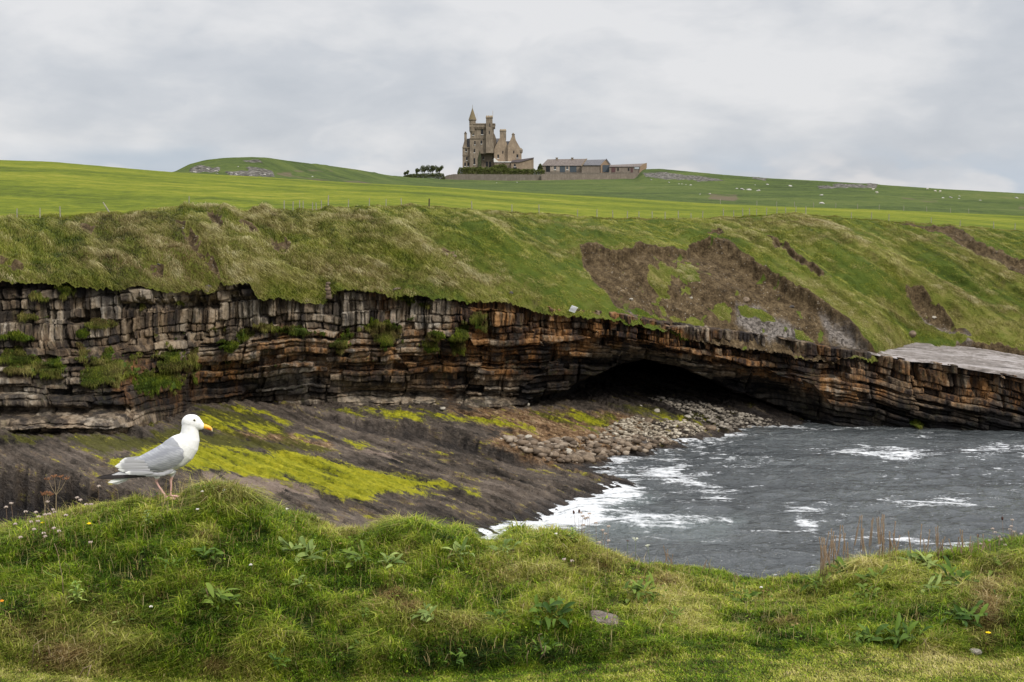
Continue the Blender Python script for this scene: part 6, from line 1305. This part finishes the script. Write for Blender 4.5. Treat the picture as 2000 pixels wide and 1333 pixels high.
# dead stems and twigs
def twig(pts, rad, label, mat=None, depth=0.0):
    p0 = bank_pix(*pts[0]); V = []
    for i, (px, py) in enumerate(pts):
        q = bank_pix(px, py) if i in (0,) else Vector([float(v) for v in P(px, py, p0.y - .015 - .02 * i)]); V.append(q - p0)
    V[0].z -= .01; o = MB().tube(V, [rad * (1 - .5 * i / len(V)) for i in range(len(V))], 6).build('twig', mat or M_TWIG, None, p0, True); return tag(o, label, 'twig')
twig([(1030, 1305), (1029, 1282), (1032, 1272)], .0025, 'short upright bleached twig at the foot of the bank'); twig([(1068, 1288), (1058, 1268), (1052, 1240), (1058, 1238)], .003, 'forked bleached twig at the foot of the bank, upper stem'); twig([(1048, 1296), (1064, 1274), (1066, 1262)], .0025, 'forked bleached twig at the foot of the bank, crossing stem')
twig([(62, 1305), (66, 1262), (84, 1248)], .0028, 'bent straw coloured stalk low at the left'); twig([(152, 1326), (163, 1306), (178, 1300), (170, 1322)], .0034, 'folded dead stalk beside the lawn at the left'); twig([(120, 1310), (125, 1288), (122, 1282)], .002, 'short pink brown stalk beside the folded dead one'); twig([(160, 1282), (192, 1272), (196, 1262)], .002, 'slanting dry stalk above the folded dead one'); twig([(104, 1298), (98, 1278), (94, 1262)], .002, 'thin grey stalk in the dead grass at the left')
twig([(124, 1178), (122, 1130), (112, 1078), (106, 1062)], .0022, 'long arching bleached stem on the left bank'); twig([(1806, 1275), (1809, 1256), (1804, 1248)], .0026, 'upright pale twig at the foot of the right bank'); twig([(1788, 1266), (1802, 1258), (1812, 1246)], .0022, 'slanting pale twig at the foot of the right bank'); twig([(1383, 1124), (1386, 1108), (1384, 1100)], .0026, 'curled bleached twig at the water side of the dip'); twig([(412, 1180), (406, 1164), (402, 1150)], .0024, 'brown dead stem beside the broad leaved plant', M_STEM)
# half buried stone and a small grey stone
p = bank_pix(1186, 1212); me = rock_mesh(77, 4, .30); o = link('flat_stone', me, mat_boulder('grey_pink_stone', (.13, .105, .085), (.29, .24, .205)), loc=p + Vector((0, 0, -.004))); o.scale = (.100, .060, .075); o.rotation_euler = (.42, .18, -.05); tag(o, 'flat grey pink stone half buried in the bank', 'stone')
p = bank_pix(1902, 1278); o = link('small_stone', rock_mesh(78, 3, .8), M_BPALE, loc=p + Vector((0, 0, .006))); o.scale = (.03, .024, .026); tag(o, 'small pale stone lying on the lawn edge at the right', 'stone')

# ------------------------------------------------------------------ the gull
KG = 7.2 / FPX / 6.06
def gp(x, y, lat=0.0): return Vector(((x - 930) * KG, lat, (1165 - y) * KG))
gpos = bank_pix(333, 978); x, y, z = P(333.5, 972.5, gpos.y); GL = Vector((float(x), float(gpos.y), float(z)))
gull = empty('seagull', GL, math.radians(4)); tag(gull, 'white and grey gull standing on the grassy bank, facing right', 'seagull')
b = MB()
def chain(sts, n=20, lat=.86):
    """stations (x, y, radius, perpendicular angle handled by tangent)"""
    rings = []
    for i, (x_, y_, r, rl) in enumerate(sts):
        a_ = sts[max(i - 1, 0)]; c_ = sts[min(i + 1, len(sts) - 1)]; dx, dy = c_[0] - a_[0], c_[1] - a_[1]; L = math.hypot(dx, dy); tx, ty = dx / L, dy / L; nx, ny = -ty, tx   # normal in pixel space
        if ny > 0: nx, ny = -nx, -ny
        ring = []
        for k in range(n):
            a = 2 * math.pi * k / n; ring.append(b.bm.verts.new(gp(x_ + nx * r * math.cos(a), y_ + ny * r * math.cos(a), rl * KG * math.sin(a))))
        rings.append(ring)
    for A_, B_ in zip(rings, rings[1:]):
        for i in range(n): b.bm.faces.new([A_[i], A_[(i + 1) % n], B_[(i + 1) % n], B_[i]])
    b.bm.faces.new(rings[0][::-1]); b.bm.faces.new(rings[-1])
# torso, neck (centre x, centre y, half height, half width)
chain([(420, 858, 16, 26), (520, 838, 46, 55), (640, 800, 88, 95), (760, 755, 128, 130), (880, 695, 166, 150), (985, 632, 188, 158), (1072, 566, 184, 152), (1130, 500, 160, 134), (1163, 438, 128, 112), (1170, 385, 106, 94), (1172, 335, 99, 84), (1176, 290, 98, 78)], 24)
def blob(x_, y_, rx, ry, rl, ang=0, sub=3):
    m = bmesh.ops.create_icosphere(b.bm, subdivisions=sub, radius=1.0); ca, sa = math.cos(ang), math.sin(ang)
    for v in m['verts']:
        u, l, w = v.co.x * rx, v.co.y * rl, v.co.z * ry; v.co = gp(x_ + u * ca + w * sa, y_ - (w * ca - u * sa), l * KG)
blob(1182, 262, 108, 102, 80, .15); blob(1228, 268, 102, 80, 66, .28); blob(1275, 290, 75, 54, 46, .38); blob(1212, 240, 96, 78, 66, .2); blob(1230, 322, 62, 28, 44, .2)
blob(840, 820, 120, 62, 95, -.2); blob(930, 850, 60, 40, 70, -.2)
tor = b.build('torso_tmp', None, None); 
# legs: tibia down to the hock, tarsus, feet
lg = MB(); lat = .030
def leg(pts, rad): lg.tube([gp(x_, y_, l) for x_, y_, l in pts], [r * KG for r in rad], 10)
leg([(800, 850, -.026), (782, 925, -.026), (772, 955, -.026), (800, 1010, -.026), (852, 1090, -.026), (896, 1150, -.028), (910, 1164, -.028)], [44, 24, 17, 12, 13, 15, 12])
leg([(950, 850, .028), (938, 920, .028), (922, 975, .028), (926, 1030, .028), (920, 1090, .028), (918, 1150, .028), (925, 1164, .028)], [46, 22, 17, 13, 12, 13, 12])
for bx, l in ((896, -.028), (918, .028)):
    for dx, dl in ((105, -.020), (125, .0), (100, .022)): leg([(bx, 1156, l), (bx + dx * .5, 1158, l + dl * .55), (bx + dx, 1166, l + dl)], [12, 9, 6])
    leg([(bx, 1150, l), (bx - 26, 1150, l), (bx - 38, 1160, l)], [9, 6, 4])
    t0 = gp(bx + 5, 1160, l); t1 = gp(bx + 105, 1167, l - .020); t2 = gp(bx + 125, 1167, l); t3 = gp(bx + 100, 1167, l + .022); dn_ = Vector((0, 0, -.004))
    for q in ((t0, t1, t2), (t0, t2, t3)):
        vs = [lg.bm.verts.new(v) for v in q] + [lg.bm.verts.new(v + dn_) for v in q]
        for f in ((0, 1, 2), (5, 4, 3), (0, 3, 4, 1), (1, 4, 5, 2), (2, 5, 3, 0)): lg.bm.faces.new([vs[i] for i in f])
legs = lg.build('legs_tmp', None, None)
def remesh(objs, vox, smooth_it, sub=0):
    bmj = bmesh.new()
    for o in objs: bmj.from_mesh(o.data)
    me = bpy.data.meshes.new('tmp'); bmj.to_mesh(me); bmj.free(); o = bpy.data.objects.new('tmp', me); COL.objects.link(o)
    m = o.modifiers.new('r', 'REMESH'); m.mode = 'VOXEL'; m.voxel_size = vox; m.use_smooth_shade = True; s = o.modifiers.new('s', 'SMOOTH'); s.factor = .5; s.iterations = smooth_it
    dg = bpy.context.evaluated_depsgraph_get(); out = bpy.data.meshes.new_from_object(o.evaluated_get(dg)); bpy.data.objects.remove(o)
    for q in objs: bpy.data.objects.remove(q)
    return out
body_me = remesh([tor, legs], .0021, 5)
def mat_plumage(t):
    co = t.coord(); x_, y_, z_ = t.sep(co); n = t.noise(co, 40, 4, .6); grey = t.attr('grey'); leg_ = t.attr('leg'); smudge = t.attr('smudge')
    c = t.mix(t.maprange(n, .35, .65), (.70, .69, .665), (.80, .795, .78))
    c = t.mix(t.math('MULTIPLY', smudge, t.maprange(n, .42, .6)), c, (.40, .38, .37))
    c = t.mix(grey, c, t.mix(n, (.26, .265, .285), (.34, .345, .365)))
    c = t.mix(leg_, c, t.mix(n, (.46, .26, .22), (.68, .43, .37)))
    return principled(t, c, .75, t.bump(t.noise(t.mapping(co, scale=(1, 1, 2.2)), 90, 3), .35, .004), .15, **{'Subsurface Weight': .0})
n = len(body_me.vertices); co = np.empty(n * 3, np.float32); body_me.vertices.foreach_get('co', co); co = co.reshape(-1, 3)
bx_ = co[:, 0] / KG + 930; by_ = 1165 - co[:, 2] / KG; la_ = np.abs(co[:, 1])
mant = smooth(-6, 10, polysd(bx_, by_, [(360, 850), (430, 700), (560, 620), (700, 500), (850, 440), (985, 425), (1050, 480), (1090, 560), (1040, 640), (900, 740), (700, 800), (560, 830)]))
legm = smooth(905, 935, by_ + 0 * la_)
eye_sm = np.clip(ell(bx_, by_, 1215, 222, 56, 24, 15) * 1.5, 0, 1) * .9 + np.clip(ell(bx_, by_, 1200, 400, 50, 40) * 1.0, 0, 1) * .25 + np.clip(ell(bx_, by_, 1150, 250, 70, 70) * 1.3, 0, 1) * .7
for k_, a_ in (('grey', mant), ('leg', legm), ('smudge', eye_sm)):
    at = body_me.attributes.new(k_, 'FLOAT', 'POINT'); at.data.foreach_set('value', a_.astype(np.float32))
body_me.polygons.foreach_set('use_smooth', [True] * len(body_me.polygons))
M_PLUM = material('plumage', mat_plumage); link('body', body_me, M_PLUM, gull)
# bill
def mat_bill(t):
    x_, y_, z_ = t.sep(t.coord()); u = t.attr('u'); red = t.attr('red'); c = t.mix(t.maprange(u, .75, .95), (.80, .42, .03), (.80, .66, .45)); c = t.mix(red, c, (.70, .06, .03)); return principled(t, c, .35, spec=.5)
bb = []; fb = []; uu = []; red_ = []
stn = [(1300, 297, 32, 24), (1330, 302, 30, 21), (1360, 310, 27, 18), (1390, 320, 25, 15), (1415, 332, 22, 12), (1432, 346, 17, 8), (1438, 362, 7, 3)]
for i, (x_, y_, r, rl) in enumerate(stn):
    for k in range(12):
        a = 2 * math.pi * k / 12; bb.append(gp(x_ + r * .2 * math.cos(a), y_ - r * math.cos(a), rl * KG * math.sin(a))); uu.append(i / 6); red_.append(1.0 if (3 <= i <= 4 and math.cos(a) < -.05) else 0.0)
for i in range(6):
    for k in range(12): fb.append([i * 12 + k, i * 12 + (k + 1) % 12, (i + 1) * 12 + (k + 1) % 12, (i + 1) * 12 + k])
link('beak', npmesh('beak', np.array([v[:] for v in bb]), [np.array(fb)], dict(u=np.array(uu), red=np.array(red_))), material('bill', mat_bill), gull)
for s in (-1, 1):
    e = MB().ico((0, 0, 0), 15 * KG, 2).build('eye', plain('pale_eye', (.55, .50, .30), .15, .05), gull, gp(1237, 221, s * 62 * KG), True)
    MB().ico((0, s * 6 * KG, 0), 12 * KG, 2, (1, .8, 1)).build('pupil', plain('black_pupil', (.01, .01, .01), .1, .0), e, None, True)
# folded wings: shells around the body axis plus feather rows
def mat_wing(t):
    co = t.coord(); v = t.attr('v'); tip = t.attr('tip'); n = t.noise(t.mapping(co, rot=(0, math.radians(-28), 0), scale=(1, 1, 5)), 26, 4, .6); sc_ = t.attr('row')
    c = t.mix(t.maprange(n, .35, .65), (.27, .275, .295), (.385, .39, .41)); ft = t.node('ShaderNodeTexWave', wave_type='BANDS', bands_direction='Z'); t.put(ft.inputs[0], t.mapping(co, rot=(0, math.radians(-24), 0))); ft.inputs['Scale'].default_value = 26; ft.inputs['Distortion'].default_value = 3.0; ft.inputs['Detail Scale'].default_value = 2.0
    c = t.mix(t.math('MULTIPLY', t.maprange(ft.outputs[1], .0, .30, 1, 0), .4), c, (.19, .195, .215)); c = t.mix(t.math('MULTIPLY', sc_, .75), c, (.22, .225, .25)); c = t.mix(t.maprange(tip, .35, .75), c, (.82, .81, .79))
    return principled(t, c, .75, t.bump(n, .4, .004), .15)
M_WING = material('wing_grey', mat_wing)
WS = [(1126, 594, 142, 150, 84), (1104, 606, 164, 166, 106), (1056, 622, 180, 176, 118), (990, 650, 190, 184, 126), (900, 692, 188, 180, 130), (800, 735, 172, 166, 126), (700, 762, 150, 144, 116), (590, 785, 120, 114, 106), (500, 800, 92, 84, 92), (420, 806, 66, 58, 88), (350, 800, 40, 34, 80), (300, 785, 12, 14, 70)]
def wing(s):
    V, F, A1, A2, A3 = [], [], [], [], []; nk = 26; q = []
    xs = np.linspace(0, len(WS) - 1, 60); W_ = np.array(WS, float)
    for i, xi in enumerate(xs):
        st_i = [np.interp(xi, np.arange(len(WS)), W_[:, k]) for k in range(5)]; ax = np.array([-.88, .47]); up_ = np.array([-.42, -.907])
        for k in range(nk):
            f = k / (nk - 1); pm = float(np.interp(xi, [0, 1, 2, 3], [48, 26, 8, -6])); ph = math.radians(pm + (st_i[4] - pm) * f); 
            rr_ = st_i[2] * (1 + .035 * (abs(((f * 4.0 + xi * .12) % 1) - .5) - .25))
            # scalloped lower / rear edge
            ex = 10 * math.sin(xi * 3.1) * (f > .9)
            x_ = st_i[0] + up_[0] * rr_ * math.cos(ph) + ex * ax[0]; y_ = st_i[1] + up_[1] * rr_ * math.cos(ph) + ex * .4
            V.append(gp(x_, y_, s * (st_i[3] * math.sin(ph) * (1 - .16 * max(0, math.degrees(ph) - 90) / 40) + 2) * KG)); A1.append(f); tipv = max(smooth(8.3, 9.6, xi), smooth(.90, 1.0, f) * smooth(4.2, 6.5, xi), smooth(.93, 1.0, f) * .8 * smooth(2.6, 4.0, xi)); A2.append(tipv); A3.append(float(smooth(.62, .50, f) * smooth(.30, .50, f)))
    for i in range(59):
        for k in range(nk - 1): a = i * nk + k; F.append([a, a + 1, a + nk + 1, a + nk])
    return link('wing', npmesh('wing', np.array([v[:] for v in V]), [np.array(F)], dict(v=np.array(A1), tip=np.array(A2), row=np.array(A3))), M_WING, gull)
def feather(V, F, C, p0, p1, wpx, lat0, lat1, cup, tone, n=8):
    """flat feather from p0 to p1 in gull pixel space"""
    d = np.array(p1, float) - np.array(p0, float); L = np.linalg.norm(d); d /= L; nn = np.array([-d[1], d[0]]); o = len(V)
    for i in range(n + 1):
        t = i / n; w = wpx * .5 * (min(1, .5 + t * 1.2)) * (1 if t < .75 else math.sqrt(max(0.02, 1 - ((t - .75) / .25) ** 2))); c = np.array(p0) + d * L * t; l = lat0 + (lat1 - lat0) * t
        for s_ in (-1, 0, 1): V.append(gp(c[0] + nn[0] * w * s_, c[1] + nn[1] * w * s_, (l + (cup if s_ == 0 else 0)) * KG)); C.append(tone(t))
    for i in range(n):
        a = o + i * 3; F += [[a, a + 1, a + 4, a + 3], [a + 1, a + 2, a + 5, a + 4]]
def mat_feather(t):
    v = t.attr('tone'); n = t.noise(t.mapping(t.coord(), scale=(1, 1, 4)), 60, 3); c = t.ramp(v, [(0.0, (.022, .016, .016)), (.22, (.03, .022, .022)), (.30, (.36, .35, .36)), (.6, (.46, .455, .465)), (.85, (.80, .79, .77)), (1, (.86, .85, .83))]); return principled(t, t.mix(t.math('MULTIPLY', n, .3), c, t.mix(.5, c, (.2, .2, .2))), .7, spec=.2)
M_FEATH = material('feather', mat_feather)
for s in (-1, 1):
    wg = wing(s)
    V, F, C = [], [], []      # primaries: grey white above with dark brown tips
    for j in range(6):
        tx, ty = 66 + j * 40, 905 - j * 1.5; feather(V, F, C, (770 - j * 6, 872 - j * 5), (tx, ty + 4), 46 + j * 3, s * (96 - j * 4), s * (30 - j * 2), s * 4, lambda t, j=j: .12 if t > .62 + .05 * j else .12)
    for j in range(4): feather(V, F, C, (800, 862 - j * 9), (250 + j * 34, 872 - j * 13), 34, s * (98 - j * 2), s * (40 - j), s * 5, lambda t: .52 + .12 * t)
    lmesh('primary_feathers', V, F, C, M_FEATH, wg)
    V, F, C = [], [], []      # tertials with white tips
    for j, (a_, e_) in enumerate([((720, 800), (330, 808)), ((700, 770), (300, 770)), ((690, 735), (292, 768)), ((660, 700), (350, 715)), ((760, 830), (420, 838)), ((820, 850), (520, 842)), ((900, 850), (640, 862)), ((950, 830), (740, 878)), ((1000, 800), (850, 862))]):
        feather(V, F, C, a_, e_, 62 if j < 4 else 50, s * (150 - 4 * j if j < 4 else 176 - (j - 4) * 2), s * ((52 if j < 4 else 104 + 8 * (j - 4))), s * 6, lambda t, j=j: .45 if t < .80 else .95)
    lmesh('tertial_feathers', V, F, C, M_FEATH, wg)
V, F, C = [], [], []
for j in range(7): feather(V, F, C, (520, 880 - j * 3), (205 + j * 22 if j < 4 else 270 + (j - 4) * 34, 965 + (j * 9 if j < 4 else 24 - (j - 4) * 6)), 42, (j - 3) * 9, (j - 3) * 12, 2, lambda t: .95)
lmesh('tail', V, F, C, M_FEATH, gull)

# ------------------------------------------------------------------ labels that tell repeats apart
ORD = 'first second third fourth fifth sixth seventh eighth ninth tenth eleventh twelfth thirteenth fourteenth fifteenth sixteenth seventeenth eighteenth nineteenth twentieth'.split()
def relabel(group, noun, segs, skip=()):
    obs = [o for o in COL.objects if o.get('group') == group and o.parent is None and not any(k in o['label'] for k in skip)]
    bpy.context.view_layer.update(); q = sorted(((proj(o.location.x, o.location.y, o.location.z)[0], o) for o in obs), key=lambda t: t[0])
    for lo, hi, ph in segs:
        m = [o for p_, o in q if lo <= p_ < hi]; n = len(m)
        for i, o in enumerate(m):
            w = 'the only one' if n == 1 else (ORD[i] + ' from the left' if i < (n + 1) // 2 else ('rightmost' if i == n - 1 else ORD[n - 1 - i] + ' from the right'))
            o['label'] = f'{noun} {ph}, {w}' 
relabel('fence posts along the cliff edge', 'wooden fence post', [(-99, 500, 'at the field edge on the left'), (500, 652, 'in the close row below the mound'), (652, 960, 'between mound and castle'), (960, 1238, 'in the row below castle and stable'), (1238, 1400, 'over the earth slip'), (1400, 1600, 'in the dense row over the slope'), (1600, 2200, 'at the field edge on the right')], ('leaning', 'darkest'))
relabel('fence posts of the farther fence', 'small farther fence post', [(1300, 1620, 'beyond the bright meadow below the rocks'), (1620, 2200, 'beyond the bright meadow at right')])
relabel('faded thrift left of the bird', 'faded thrift head', [(-99, 60, 'at the left edge of the bank'), (60, 92, 'around the small yellow flower'), (92, 125, 'under the dried rusty umbel'), (125, 260, 'between rusty umbel and bird')])
relabel('faded thrift before the water', 'faded thrift head', [(1000, 1130, 'in the grass below the surf'), (1130, 1158, 'in the cluster before the surf'), (1158, 1300, 'between surf cluster and white umbels')])
relabel('faded thrift at the right edge', 'faded thrift head', [(1800, 1948, 'by the lower dark ribwort bud'), (1948, 2200, 'by the tall dark ribwort bud')])
relabel('brown seed spikes on the right crest', 'brown seed spike', [(1500, 1632, 'in the clump where the crest starts rising'), (1632, 1680, 'in the low left part of the crest'), (1680, 1760, 'in the tall middle of the crest row'), (1760, 2200, 'along the right of the crest row')])
relabel('reddish seed spikes right of the umbels', 'short reddish seed spike', [(1200, 1340, 'in the tuft right of the umbels'), (1340, 1600, 'on the low dip before the water')])
relabel('limestone blocks on the right hill', 'pale limestone block', [(1200, 1340, 'under the grey outcrop beside the farm'), (1340, 1430, 'on the hill above the brown patch'), (1430, 1500, 'in the row of big blocks mid hill'), (1500, 1700, 'on the middle of the right hill'), (1700, 2200, 'in the scatter below the right skyline')])
relabel('limestone blocks on the left mound', 'pale limestone block', [(300, 442, 'on the left end of the mound'), (442, 495, 'on the middle of the mound'), (495, 800, 'on the right part of the mound')])
relabel('stones below the garden wall', 'small pale stone', [(800, 1200, 'in the grass below the garden wall')])
